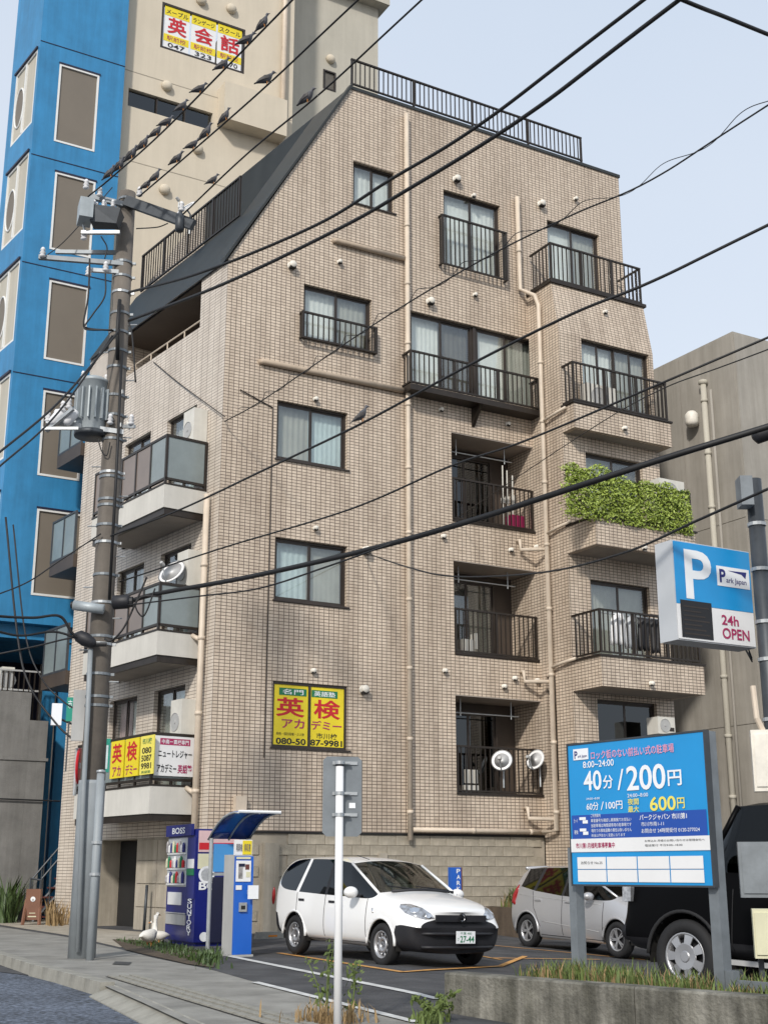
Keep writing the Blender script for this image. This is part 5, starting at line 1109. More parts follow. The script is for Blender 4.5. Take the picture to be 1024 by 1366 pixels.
for lab, pts, r in (('upper black cable running off left from the transformer', [pp(160, 440, -0.3), pp(120, 490, -0.8), pp(70, 545, -1.5), pp(0, 603, -2.5), pp(-60, 650, -3.4)], 0.016),
                    ('lower black cable running off left from the transformer', [pp(150, 448, -0.3), pp(102, 519, -0.8), pp(60, 570, -1.4), pp(0, 622, -2.3), pp(-60, 675, -3.2)], 0.014),
                    ('thin wire from the upper crossarm down to the left edge', [pp(57, 345, -0.3), pp(90, 318, 0), pp(150, 250, 0.4)], 0.008),
                    ('thin cable rising from the left edge to the middle of the pole', [pp(-40, 805, -1.6), pp(0, 792, -1.2), pp(40, 775, -0.7), pp(80, 748, -0.4), pp(135, 712, -0.2)], 0.010),
                    ('thick black cable sagging from the left edge to the black joint', [pp(-40, 815, -1.5), pp(0, 822, -1), pp(45, 824, -0.7), pp(80, 822, -0.5), pp(97, 845, -0.4), pp(118, 860, -0.3)], 0.020),
                    ('black cable at the left edge under the blue overhang', [pp(-40, 832, -1.5), pp(0, 843, -1), pp(30, 848, -0.7), pp(75, 843, -0.4), pp(115, 857, -0.3)], 0.017),
                    ('thin cable slanting steeply down across the grey outbuilding', [pp(8, 690, 0.5), pp(24, 850, 0.3), pp(40, 915, 0.1), pp(75, 965, 0), pp(96, 985, -0.1)], 0.016),
                    ('second thin cable slanting steeply down past the white box sign', [pp(18, 700, 0.5), pp(34, 845, 0.3), pp(56, 905, 0.1), pp(84, 935, 0), pp(99, 945, -0.1)], 0.012),
                    ('grey cable nearly level under the blue overhang', [pp(-30, 878, 0.2), pp(40, 864, 0.2), pp(90, 852, 0), pp(115, 850, -0.2)], 0.013),
                    ('drop cable hanging under the black splice box', [pp(196, 770, -0.3), pp(183, 800, -0.3), pp(165, 838, -0.3), pp(148, 855, -0.25), pp(140, 852, -0.2)], 0.014),
                    ('small cable loop at the right of the pole', [pp(207, 785, -0.3), pp(196, 815, -0.3), pp(189, 822, -0.3), pp(181, 808, -0.3), pp(190, 796, -0.3), pp(215, 796, -0.3)], 0.012),
                    ('curved jumper cable below the upper crossarm', [pp(141, 365, -0.3), pp(140, 395, -0.3), pp(125, 418, -0.3), pp(113, 436, -0.3), pp(120, 440, -0.3), pp(150, 440, -0.25)], 0.012),
                    ('straight jumper cable beside the curved jumper', [pp(120, 345, -0.3), pp(118, 395, -0.3), pp(112, 430, -0.3), pp(118, 438, -0.25), pp(152, 441, -0.2)], 0.014),
                    ('jumper between the switch box and the pole top', [pp(135, 315, -0.35), pp(143, 330, -0.3), pp(140, 345, -0.3)], 0.010),
                    ('black jumper from the switch box to the left wire', [pp(112, 300, -0.3), pp(106, 278, -0.3), pp(118, 262, -0.3)], 0.012),
                    ('small drop wire under the transformer', [pp(131, 585, -0.2), pp(136, 602, -0.2), pp(143, 607, -0.2), pp(147, 590, -0.2)], 0.009),
                    ('hanging white tie cable at the right of the pole', [pp(172, 430, -0.25), pp(176, 445, -0.3), pp(179, 480, -0.3), pp(181, 510, -0.25)], 0.014),
                    ('long bracing wire across the upper pole', [pp(182, 305, -0.3), pp(210, 303, -0.4), pp(224, 298, -0.5)], 0.009)):
    cable(lab, pts, r)

# ------------------------------------------------------------------ pigeons
def pigeon_proto():
    st = [(-.175, -.03, .018, .004), (-.13, -.012, .026, .009), (-.08, .006, .036, .024), (-.035, .026, .052, .047), (.015, .045, .060, .058), (.06, .068, .052, .054), (.088, .098, .034, .036), (.10, .128, .026, .028), (.115, .146, .025, .026), (.133, .147, .018, .018), (.148, .142, .007, .007), (.166, .134, .003, .003)]
    m = MB(); n = 10; vs = []; fs = []
    for x, z, ry, rz in st:
        for k in range(n): t = 2*PI*k/n; vs.append((x, ry*math.cos(t), z+rz*math.sin(t)))
    for i in range(len(st)-1):
        for k in range(n): fs.append((i*n+k, i*n+(k+1) % n, (i+1)*n+(k+1) % n, (i+1)*n+k))
    fs += [tuple(range(n)), tuple(range((len(st)-1)*n, len(st)*n))]
    m.add(vs, fs); body = m.mesh('body', 'feather grey', True)
    w = MB()
    for s in (1, -1):
        w.add([(.055, s*.058, .075), (.03, s*.064, .025), (-.06, s*.052, .005), (-.15, s*.022, -.015), (-.10, s*.034, .03), (-.02, s*.058, .072), (.03, s*.068, .05), (-.05, s*.060, .035)],
              [(0, 1, 6), (1, 2, 7, 6), (2, 3, 7), (3, 4, 7), (4, 5, 6, 7), (5, 0, 6)])
    wing = w.mesh('wings', 'feather dark', True)
    l = MB()
    for s in (1, -1): l.tube([(.01, s*.025, .0), (.015, s*.025, -.055)], 0.005, 5)
    leg = l.mesh('legs', 'beak orange')
    return body, wing, leg
PBODY, PWING, PLEG = pigeon_proto(); npg = 0
def perch(key, px, label, flip=False):
    global npg
    path = CAB[key]; best = None
    def proj(p): d = p-CAMP; k = d.dot(FW); return 512+FPX*d.dot(RT)/k
    for a, b in zip(path, path[1:]):
        xa, xb = proj(a), proj(b)
        if min(xa, xb) <= px <= max(xa, xb): best = a.lerp(b, (px-xa)/(xb-xa)); break
    s = random.uniform(0.78, 0.92)
    M = MX.Translation(best+V((0, 0, 0.058*s+0.012))) @ MX.Rotation(rad(random.uniform(-22, 22) + (180 if flip else 0)), 4, 'Z') @ MX.Rotation(rad(random.uniform(-26, -8)), 4, 'Y') @ MX.Scale(s, 4)
    t = thing('pigeon', label, 'pigeon', M, 'pigeons on the overhead wires'); link('body', PBODY, t); link('wings', PWING, t); link('legs', PLEG, t, MX.Rotation(rad(17), 4, 'Y')); npg += 1
for px, lab in ((352, 'pigeon nearest the top of the picture on the pigeon wire'), (329, 'pigeon in front of the third advertising pane'), (297, 'pigeon just below the corner of the advertising window'), (266, 'pigeon alone between the advertising window and the dark strip window'),
                (243, 'pigeon in front of the dark strip window'), (222, 'upper pigeon of the crowded row under the strip window'), (209, 'second pigeon from the top of the crowded row under the strip window'), (192, 'middle pigeon of the crowded row beside the blue building edge'),
                (176, 'pigeon right at the blue building edge, above the lowest pair'), (160, 'upper one of the lowest pair of pigeons over the blue wall'), (147, 'lowest pigeon over the blue wall, nearest the switch box')): perch('a', px, lab)
for px, lab in ((355, 'highest pigeon on the middle wire, apart from the row'), (301, 'pigeon at the top end of the row on the middle wire'), (276, 'second pigeon from the top of the row on the middle wire'), (257, 'third pigeon from the top of the row on the middle wire'),
                (236, 'pigeon in the lower middle of the row on the middle wire'), (208, 'upper one of the two lowest pigeons on the middle wire, by the pole top'), (196, 'lowest pigeon on the middle wire, touching the crossarm insulator')): perch('b', px, lab)
perch('c', 284, 'lone pigeon above the terrace railing on the right hand wire'); perch('c', 410, 'lone pigeon beside the little window near the roof corner'); perch('f', 482, 'single pigeon on the cable in front of the right edge of the third floor window')
# ------------------------------------------------------------------ cars
from mathutils.bvhtree import BVHTree
def car_shell(st, cat, order, T, arches, level=3, wins=(3, 9)):
    """st: stations front to rear, each 9 points (x, y, z) from underside centre over the side to roof centre (half body)"""
    bm = bmesh.new(); nR = len(st[0]); grid = []
    for s in st:
        right = [bm.verts.new((x, -y, z)) for x, y, z in s]; left = [right[0]] + [bm.verts.new((x, y, z)) for x, y, z in s[1:-1]] + [right[-1]]; grid.append((right, left))
    mi = {n: i for i, n in enumerate(order)}
    def fc(vs, c):
        vv = []
        for v in vs:
            if v not in vv: vv.append(v)
        if len(vv) >= 3: f = bm.faces.new(vv); f.material_index = mi[c]
    for i in range(len(st)-1):
        for j in range(nR-1):
            for sd in (0, 1):
                a, b = grid[i][sd], grid[i+1][sd]; q = [a[j], a[j+1], b[j+1], b[j]]; fc(q if sd else q[::-1], cat(i, j))
    for i, end in ((0, 'front'), (len(st)-1, 'rear')):
        r, l = grid[i]
        for j in range(nR-1): q = [r[j], r[j+1], l[j+1], l[j]]; fc(q if i == 0 else q[::-1], cat(end, j))
    cl = bm.edges.layers.float.get('crease_edge') or bm.edges.layers.float.new('crease_edge')
    for e in bm.edges:
        if len(e.link_faces) == 2 and e.link_faces[0].material_index != e.link_faces[1].material_index: e[cl] = 0.8
    for i in range(wins[0], wins[1]+1):
        for sd in (0, 1):
            g = grid[i][sd]; sharp = [(g[4], g[5])]
            if i < wins[1]: sharp += [(g[4], grid[i+1][sd][4]), (g[5], grid[i+1][sd][5])]
            for a, b in sharp:
                e = bm.edges.get((a, b))
                if e: e[cl] = 1.0
    bmesh.ops.recalc_face_normals(bm, faces=bm.faces[:])
    me = bpy.data.meshes.new('shell'); bm.to_mesh(me); bm.free()
    o = bpy.data.objects.new('shell', me); COL.objects.link(o); md = o.modifiers.new('s', 'SUBSURF'); md.levels = level; md.render_levels = level
    ev = bpy.data.meshes.new_from_object(o.evaluated_get(bpy.context.evaluated_depsgraph_get())); bpy.data.objects.remove(o)
    bm = bmesh.new(); bm.from_mesh(ev); bvh = BVHTree.FromBMesh(bm)
    kill = [f for f in bm.faces if any((f.calc_center_median().x-ax)**2+(f.calc_center_median().z-az)**2 < ar*ar and abs(f.calc_center_median().y) > 0.45 for ax, az, ar in arches)]
    bmesh.ops.delete(bm, geom=kill, context='FACES')
    for k, nm in enumerate(order):
        b2 = bm.copy(); bmesh.ops.delete(b2, geom=[f for f in b2.faces if f.material_index != k], context='FACES')
        if len(b2.faces):
            # window glass parts split into connected pieces
            todo = set(b2.faces); pieces = []
            if nm.split('|')[0] != 'body':
                while todo:
                    stck = [todo.pop()]; grp = []
                    while stck:
                        f = stck.pop(); grp.append(f)
                        for e in f.edges:
                            for g in e.link_faces:
                                if g in todo: todo.remove(g); stck.append(g)
                    pieces.append(grp)
            else: pieces = [list(b2.faces)]
            for grp in pieces:
                vm = {}; vs = []; fs = []
                for f in grp:
                    q = []
                    for v in f.verts:
                        if v not in vm: vm[v] = len(vs); vs.append(v.co.copy())
                        q.append(vm[v])
                    fs.append(q)
                m2 = bpy.data.meshes.new(nm); m2.from_pydata([tuple(v) for v in vs], [], fs); m2.materials.append(MATS[CARM[nm]])
                m2.polygons.foreach_set('use_smooth', [True]*len(fs)); link(nm.split('|')[0], m2, T)
        b2.free()
    bm.free(); return bvh
CARM = {}
def wheel(T, x, y, r, w, style, side):
    M = MX.Translation((x, y, r)) @ (MX.Rotation(PI, 4, 'Z') if side < 0 else I4)      # outer side = +y
    W = bpy.data.objects.new('wheel', None)
    m = MB(M); rr = r*0.66
    m.lathe([(rr, -w/2), (r*0.93, -w/2), (r, -w*0.32), (r, w*0.32), (r*0.93, w/2), (rr*1.02, w/2), (rr, w*0.42)], 32, 'y', caps=False); wo = m.build('wheel', 'rubber', T, smooth=True)
    m = MB(M); m.lathe([(rr*0.99, w*0.40), (rr*0.97, w*0.46), (rr*0.88, w*0.40), (rr*0.80, w*0.22), (rr*0.78, -0.02)], 32, 'y', caps=False); m.build('rim', 'wheel silver', wo, smooth=True)
    m = MB(M); m.lathe([(0.001, w*0.10), (rr*0.8, w*0.10), (rr*0.8, w*0.05), (0.001, w*0.05)], 24, 'y'); m.build('brake_disc', 'black plastic', wo)
    m = MB(M)
    if style == 'steel':
        m.lathe([(0.001, w*0.26), (rr*0.22, w*0.26), (rr*0.30, w*0.22), (rr*0.36, w*0.33), (rr*0.50, w*0.35), (rr*0.62, w*0.26)], 28, 'y')
        for k in range(10):
            M2 = M @ MX.Rotation(2*PI*k/10, 4, 'Y'); m.M = M2; m.box(rr*0.60, rr*0.84, w*0.20, w*0.26, -rr*0.10, rr*0.10)
    elif style == 'alloy':
        m.lathe([(0.001, w*0.38), (rr*0.18, w*0.38), (rr*0.20, w*0.30)], 20, 'y')
        for k in range(5):
            for s in (-1, 1):
                m.M = M @ MX.Rotation(2*PI*k/5+s*0.14, 4, 'Y'); m.add([(rr*0.12, w*0.36, -rr*0.07), (rr*0.86, w*0.40, -rr*0.05), (rr*0.86, w*0.40, rr*0.05), (rr*0.12, w*0.36, rr*0.07), (rr*0.12, w*0.28, -rr*0.07), (rr*0.86, w*0.30, -rr*0.05), (rr*0.86, w*0.30, rr*0.05), (rr*0.12, w*0.28, rr*0.07)],
                                                                 [(0, 1, 2, 3), (7, 6, 5, 4), (0, 4, 5, 1), (1, 5, 6, 2), (2, 6, 7, 3), (3, 7, 4, 0)])
    else:
        m.lathe([(0.001, w*0.46), (rr*0.20, w*0.46), (rr*0.24, w*0.42), (rr*0.52, w*0.44), (rr*0.56, w*0.40)], 28, 'y')
        for k in range(7):
            m.M = M @ MX.Rotation(2*PI*k/7, 4, 'Y'); m.add([(rr*0.50, w*0.44, -rr*0.15), (rr*0.93, w*0.40, -rr*0.22), (rr*0.93, w*0.40, rr*0.22), (rr*0.50, w*0.44, rr*0.15), (rr*0.50, w*0.36, -rr*0.15), (rr*0.93, w*0.32, -rr*0.22), (rr*0.93, w*0.32, rr*0.22), (rr*0.50, w*0.36, rr*0.15)],
                                                             [(0, 1, 2, 3), (7, 6, 5, 4), (0, 4, 5, 1), (1, 5, 6, 2), (2, 6, 7, 3), (3, 7, 4, 0)])
    m.M = M
    m.build('hub', 'wheel silver', wo, smooth=(style == 'steel'))
    return wo
def arch(T, x, r, y, s, mat, zc):
    m = MB(); pts = [(x+r*math.cos(t*PI/18), s*y, zc+r*math.sin(t*PI/18)) for t in range(0, 19)]; m.tube(pts, 0.022, 6); m.build('arch_lip', mat, T, smooth=True)
    m = MB(); n = 16; vs = []
    for t in range(n+1): a = -0.2+(PI+0.4)*t/n; vs += [(x+r*math.cos(a), s*(y-0.02), zc+r*math.sin(a)), (x+r*math.cos(a), s*0.42, zc+r*math.sin(a))]
    m.add(vs, [(2*t, 2*t+2, 2*t+3, 2*t+1) for t in range(n)]); m.build('wheel_well', 'dark void', T)
def heading_matrix(pf, pr, wb, y_off):
    """right-hand front and rear wheel contact points on the ground -> car matrix (origin on the ground midway between the axles)"""
    h = (pf-pr).normalized(); slope = G((pf.x+1)+0.01)-G(pf.x+1); nrm = V((0.045, 0, 1)).normalized() if pf.x > 0.8 else V((0.03, 0, 1)).normalized()
    y = nrm.cross(h).normalized(); x = y.cross(nrm); m = MX.Identity(4); mid = (pf+pr)/2 + y*y_off
    for i in range(3): m[i][0], m[i][1], m[i][2], m[i][3] = x[i], y[i], nrm[i], mid[i]
    return m
def hit(bvh, x, z, s=-1):
    l, n, i, d = bvh.ray_cast(V((x, s*3, z)), V((0, -s, 0))); return l
def seam(T, bvh, pts, s=-1, r=0.006, mat='black plastic', name='door_seam'):
    q = [hit(bvh, x, z, s) for x, z in pts]; q = [p+V((0, s*0.001, 0)) for p in q if p is not None]
    if len(q) > 1: m = MB(); m.tube(q, r, 5); m.build(name, mat, T, smooth=True)
def lin(a, b, n=9): return [(a[0]+(b[0]-a[0])*k/n, a[1]+(b[1]-a[1])*k/n) for k in range(n+1)]
def pillar(T, pts, r, mat, name='pillar'):
    for s in (1, -1): m = MB(); m.tube([(x, s*y, z) for x, y, z in pts], r, 6); m.build(name, mat, T, smooth=True)
def plate(T, M, big, small, name='number_plate'):
    m = MB(M); m.box(-0.165, 0.165, -0.008, 0, -0.0825, 0.0825); p = m.build(name, 'print white', T)
    letters(p, M, [(big, -0.10, 0.145, -0.07, 0.02, 'banner green', 0.02), (small, -0.10, 0.10, 0.035, 0.072, 'banner green', 0.0), ('さ', -0.150, -0.118, -0.045, -0.005, 'banner green', 0.0)], -0.010)

bm = bmesh.new(); bmesh.ops.create_uvsphere(bm, u_segments=16, v_segments=10, radius=1); vs_ = [v.co.copy() for v in bm.verts]; fs_ = [[v.index for v in f.verts] for f in bm.faces]; bm.free()
def patch(T, bvh, o, d, s, outline, off, name, mat, parent=None):
    """a lens lying on the body: outline in a plane facing d (t towards the flank, z up), cast onto the shell"""
    o, d = V(o), V(d).normalized(); t = V((-d.y, d.x, 0)).normalized()*s; u_ = d.cross(t)
    if u_.z < 0: u_ = -u_
    c = (sum(p[0] for p in outline)/len(outline), sum(p[1] for p in outline)/len(outline)); vs = []; R = 5; n = len(outline)*2
    ol = []
    for i, p in enumerate(outline): q = outline[(i+1) % len(outline)]; ol += [p, ((p[0]+q[0])/2, (p[1]+q[1])/2)]
    for r in range(R+1):
        for p in ol:
            a = c[0]+(p[0]-c[0])*r/R; b = c[1]+(p[1]-c[1])*r/R; st = o+t*a+u_*b+d*1.0
            l, nn, i, ds = bvh.ray_cast(st, -d); vs.append((l if l is not None else o+t*a+u_*b)+d*(off*(1.0 if r < R else 0.2)))
    m = MB(); m.add(vs, [(r*n+k, r*n+(k+1) % n, (r+1)*n+(k+1) % n, (r+1)*n+k) for r in range(R) for k in range(n)]); return m.build(name, mat, parent or T, smooth=True)
# --- white van
def rear_from(pf, px, wb, lo=95, hi=175):
    best = None
    for k in range(400):
        a = lo+(hi-lo)*k/399; p = pf - azd(a)*wb; p.z = G(p.x); d = p-CAMP; x = 512+FPX*d.dot(RT)/d.dot(FW)
        if best is None or abs(x-px) < best[0]: best = (abs(x-px), p, a)
    print('heading', best[2], best[0]); return best[1]
def front_from(pr, px, wb, lo=95, hi=175):
    best = None
    for k in range(400):
        a = lo+(hi-lo)*k/399; p = pr + azd(a)*wb; p.z = G(p.x); d = p-CAMP; x = 512+FPX*d.dot(RT)/d.dot(FW)
        if best is None or abs(x-px) < best[0]: best = (abs(x-px), p, a)
    print('heading', best[2], best[0]); return best[1]
WB = 2.53; VS = 0.86; pf = gnd(512, 1287); pr = rear_from(pf, 396, WB*VS)
VM = heading_matrix(pf, pr, WB*VS, 0.76*VS) @ MX.Scale(VS, 4)
VAN = thing('white_van', 'white estate van with unpainted black bumpers parked nose out by the block wall', 'van', VM)
CARM.update({'body|v': 'white car paint', 'bumper|v': 'black plastic', 'windscreen_glass|v': 'clear car glass', 'window_glass|v': 'car glass', 'grille|v': 'black plastic', 'pillar|v': 'black plastic'})
def S(x, r1, r2, r3, r4, r5, r6, r7, dx=(0,)*7, zb=0.22):
    pts = [(x, 0, zb)]
    for (y, z), d in zip((r1, r2, r3, r4, r5, r6, r7), dx): pts.append((x+d, y, z))
    return pts
vst = [S(2.03, (.50, .20), (.68, .34), (.70, .56), (.60, .68), (.48, .74), (.26, .77), (0, .78), (-.02, 0, .0, -.02, -.02, .02, .03)),
       S(1.90, (.70, .20), (.80, .36), (.81, .58), (.74, .76), (.58, .84), (.30, .87), (0, .88)),
       S(1.62, (.76, .20), (.835, .38), (.84, .60), (.80, .84), (.64, .92), (.32, .955), (0, .965)),
       S(0.98, (.76, .20), (.84, .40), (.85, .64), (.82, .90), (.70, .99), (.36, 1.03), (0, 1.04), (0, 0, 0, 0.03, 0.0, .12, .15)),
       S(0.42, (.77, .20), (.845, .40), (.85, .66), (.82, .92), (.645, 1.41), (.36, 1.46), (0, 1.47), (0, 0, 0, 0, -.30, -.22, -.20)),
       S(-.30, (.77, .20), (.845, .40), (.85, .66), (.82, .93), (.665, 1.46), (.38, 1.505), (0, 1.515)),
       S(-.37, (.77, .20), (.845, .40), (.85, .66), (.82, .93), (.665, 1.46), (.38, 1.505), (0, 1.515)),
       S(-1.18, (.77, .20), (.845, .40), (.85, .66), (.82, .95), (.665, 1.46), (.38, 1.50), (0, 1.51), (0, 0, 0, 0, .16, 0, 0)),
       S(-1.27, (.77, .20), (.845, .40), (.85, .66), (.82, .96), (.665, 1.46), (.38, 1.50), (0, 1.51), (0, 0, 0, 0, .17, 0, 0)),
       S(-2.02, (.74, .24), (.835, .42), (.835, .62), (.80, .98), (.65, 1.44), (.38, 1.48), (0, 1.49), (.24, .24, .22, 0, .22, .14, .12)),
       S(-2.14, (.70, .26), (.80, .42), (.80, .66), (.76, .98), (.63, 1.41), (.36, 1.45), (0, 1.46), (0, 0, 0, .02, .20, .14, .12))]
def vcat(i, j):
    if i == 'front': return 'bumper|v' if j <= 2 else ('grille|v' if j == 3 else 'body|v')
    if i == 'rear': return 'window_glass|v' if j in (4, 5, 6) and False else ('bumper|v' if j <= 2 else 'body|v')
    if i <= 1 and j <= 2: return 'bumper|v'
    if i >= 9 and j <= 2: return 'bumper|v'
    if i == 3 and j >= 5: return 'windscreen_glass|v'
    if i == 3 and j == 4: return 'window_glass|v'
    if j == 4 and i in (4, 6, 8): return 'window_glass|v'
    if j == 4 and i == 5: return 'pillar|v'
    return 'body|v'
axf, axr, rw_ = WB/2, -WB/2, 0.295
bv = car_shell(vst, vcat, ['body|v', 'bumper|v', 'windscreen_glass|v', 'window_glass|v', 'grille|v', 'pillar|v'], VAN, [(axf, rw_, 0.365), (axr, rw_, 0.365)])
for x in (axf, axr):
    for s in (1, -1): wheel(VAN, x, s*0.745, rw_, 0.17, 'steel', s); arch(VAN, x, 0.365, 0.832, s, 'white car paint', rw_)
pillar(VAN, [(.98, .70, .99), (.13, .643, 1.405)], 0.022, 'white car paint')
m = MB(); m.tube([(1.10, .55, 1.03), (1.14, 0, 1.06), (1.10, -.55, 1.03)], 0.022, 6); m.build('wiper_cowl', 'black plastic', VAN, smooth=True)
for ya, yb in ((.5, -.05), (-.08, -.55)): m = MB(); m.tube([(1.06, ya, 1.055), (0.98, yb, 1.10)], 0.010, 5); m.build('wiper', 'black plastic', VAN)
for s in (1, -1):
    m = MB(MX.Translation((0.64, s*0.97, 0.99)) @ MX.Diagonal((0.09, 0.115, 0.085, 1))); m.add(vs_, fs_)
    o = m.build('mirror', 'white car paint', VAN, smooth=True); m = MB(); m.tube([(0.66, s*0.80, 0.95), (0.64, s*0.92, 0.95)], 0.025, 6); m.build('mirror_arm', 'black plastic', o)
    # headlamps: lenses lying on the body surface
    hl = patch(VAN, bv, (1.90, s*0.66, 0.755), (math.cos(rad(38)), s*math.sin(rad(38)), 0.25), s, [(-.26, -.055), (-.20, .01), (-.08, .085), (.10, .15), (.24, .155), (.25, .10), (.16, .0), (.02, -.07), (-.14, -.09)], 0.012, 'headlight', 'lamp clear')
    bulb = patch(VAN, bv, (1.90, s*0.66, 0.755), (math.cos(rad(38)), s*math.sin(rad(38)), 0.25), s, [(.03+.075*math.cos(t*PI/7), .045+.065*math.sin(t*PI/7)) for t in range(14)], 0.020, 'bulb', 'chrome', hl)
    patch(VAN, bv, (1.90, s*0.66, 0.755), (math.cos(rad(38)), s*math.sin(rad(38)), 0.25), s, [(-.17+.05*math.cos(t*PI/6), -.035+.045*math.sin(t*PI/6)) for t in range(12)], 0.020, 'indicator', 'chrome', hl)
    seam(VAN, bv, lin((0.86, .92), (0.86, .34)), s); seam(VAN, bv, lin((-.335, .93), (-.335, .26)), s); seam(VAN, bv, lin((-1.22, .94), (-1.20, .62)) + lin((-1.15, .6), (-0.92, .40)), s); seam(VAN, bv, lin((0.86, .30), (-.92, .27), 14), s)
    for x in (-0.13, -1.06):
        p = hit(bv, x, 0.83, s)
        if p is not None: m = MB(); m.box(x-0.085, x+0.085, p.y-0.008, p.y+0.008+(0.02*s), 0.815, 0.85); m.build('door_handle', 'black plastic', VAN)
    m = MB(MX.Translation((-2.09, s*0.78, 0.86)) @ MX.Diagonal((0.03, 0.03, 0.14, 1))); m.add(vs_, fs_); m.build('tail_light', 'lamp red', VAN, smooth=True)
seam(VAN, bv, lin((1.02, .78), (1.05, .72), 3), -1, 0.014, 'chrome', 'side_repeater')
m = MB(); m.box(2.05, 2.075, -0.44, 0.44, 0.645, 0.735); m.build('grille_bar', 'black plastic', VAN)
m = MB(); m.lathe([(0.055, 0), (0.065, 0.012), (0.045, 0.014), (0.04, 0.004)], 20, 'x', (2.085, 0, 0.70)); m.box(2.085, 2.10, -0.07, 0.07, 0.69, 0.71); m.build('emblem', 'chrome', VAN, smooth=False)
for z in (0.30, 0.48): m = MB(); m.tube([(1.98, -0.62, z), (2.06, -0.45, z), (2.085, 0, z), (2.06, 0.45, z), (1.98, 0.62, z)], 0.022, 8); m.build('bumper_rib', 'black plastic', VAN, smooth=True)
plate(VAN, MX.Translation((2.135, 0.03, 0.44)) @ MX.Rotation(PI/2, 4, 'Z'), '27-44', '千葉 480')
m = MB(); m.tube([(0.25, -.42, 1.47), (-0.10, -.42, 1.53)], 0.006, 5); m.build('antenna', 'black plastic', VAN)
# plain seats seen through the windscreen
for s in (1, -1): m = MB(); m.box(-0.15, 0.02, s*0.38-0.22, s*0.38+0.22, 0.55, 1.12); m.box(-0.12, -0.02, s*0.38-0.11, s*0.38+0.11, 1.13, 1.30); m.build('seat', 'curtain dark', VAN)
m = MB(); m.box(0.55, 1.05, -0.66, 0.66, 0.86, 0.95); m.build('dashboard', 'black plastic', VAN); m = MB(); m.box(0.9, 1.0, -0.15, 0.12, 0.953, 0.965); m.build('paper', 'print white', VAN)

# --- silver hatchback
HS = 0.90; pr = gnd(707, 1263); pf = front_from(pr, 827, 2.53*HS)
HM = heading_matrix(pf, pr, 2.53*HS, 0.74*HS) @ MX.Scale(HS, 4)
HAT = thing('silver_hatchback', 'silver five door hatchback half hidden behind the blue parking board', 'car', HM)
CARM.update({'body|h': 'silver car paint', 'window_glass|h': 'car glass', 'windscreen_glass|h': 'car glass', 'skirt|h': 'black plastic', 'pillar|h': 'black plastic'})
hst = [S(2.00, (.45, .22), (.66, .34), (.70, .50), (.62, .64), (.45, .70), (.25, .73), (0, .74)),
       S(1.75, (.70, .20), (.82, .36), (.835, .56), (.76, .78), (.60, .86), (.30, .90), (0, .91)),
       S(1.05, (.76, .20), (.84, .38), (.85, .64), (.82, .92), (.70, 1.0), (.36, 1.05), (0, 1.06), (0, 0, 0, .05, 0.1, .25, .28)),
       S(0.48, (.77, .20), (.845, .38), (.85, .66), (.83, .94), (.58, 1.43), (.32, 1.49), (0, 1.50), (0, 0, 0, 0, -.40, -.30, -.28)),
       S(-.18, (.77, .20), (.845, .38), (.85, .68), (.83, .97), (.59, 1.48), (.33, 1.525), (0, 1.53)),
       S(-.25, (.77, .20), (.845, .38), (.85, .68), (.83, .97), (.59, 1.48), (.33, 1.525), (0, 1.53)),
       S(-1.02, (.77, .20), (.845, .38), (.85, .72), (.82, 1.03), (.59, 1.46), (.33, 1.51), (0, 1.52), (0, 0, 0, 0, .06, 0, 0)),
       S(-1.10, (.77, .20), (.845, .38), (.85, .72), (.82, 1.04), (.59, 1.46), (.33, 1.51), (0, 1.52), (0, 0, 0, 0, .06, 0, 0)),
       S(-1.52, (.76, .24), (.83, .42), (.84, .74), (.78, 1.10), (.58, 1.43), (.33, 1.48), (0, 1.49), (0, 0, 0, 0, .02, 0, 0)),
       S(-1.80, (.72, .26), (.80, .44), (.81, .76), (.72, 1.08), (.55, 1.38), (.32, 1.44), (0, 1.45), (0, 0, 0, 0, .10, .0, .0)),
       S(-1.90, (.64, .28), (.74, .46), (.76, .74), (.66, 1.02), (.50, 1.30), (.30, 1.36), (0, 1.37), (0, 0, 0, 0, .16, .14, .14))]
def hcat(i, j):
    if i == 'rear': return 'windscreen_glass|h' if j in (5, 6) and False else 'body|h'
    if i == 'front': return 'body|h'
    if i == 2 and j >= 5: return 'windscreen_glass|h'
    if i == 2 and j == 4: return 'window_glass|h'
    if j == 4 and i in (3, 5, 7): return 'window_glass|h'
    if j == 4 and i in (4, 6): return 'pillar|h'
    if j == 0: return 'skirt|h'
    return 'body|h'
bv = car_shell(hst, hcat, ['body|h', 'window_glass|h', 'windscreen_glass|h', 'skirt|h', 'pillar|h'], HAT, [(axf, .30, 0.355), (axr, .30, 0.355)], wins=(2, 9))
for x in (axf, axr):
    for s in (1, -1): wheel(HAT, x, s*0.745, .30, 0.18, 'alloy', s); arch(HAT, x, 0.355, 0.835, s, 'silver car paint', .30)
pillar(HAT, [(1.15, .70, 1.0), (.08, .58, 1.43)], 0.022, 'silver car paint')
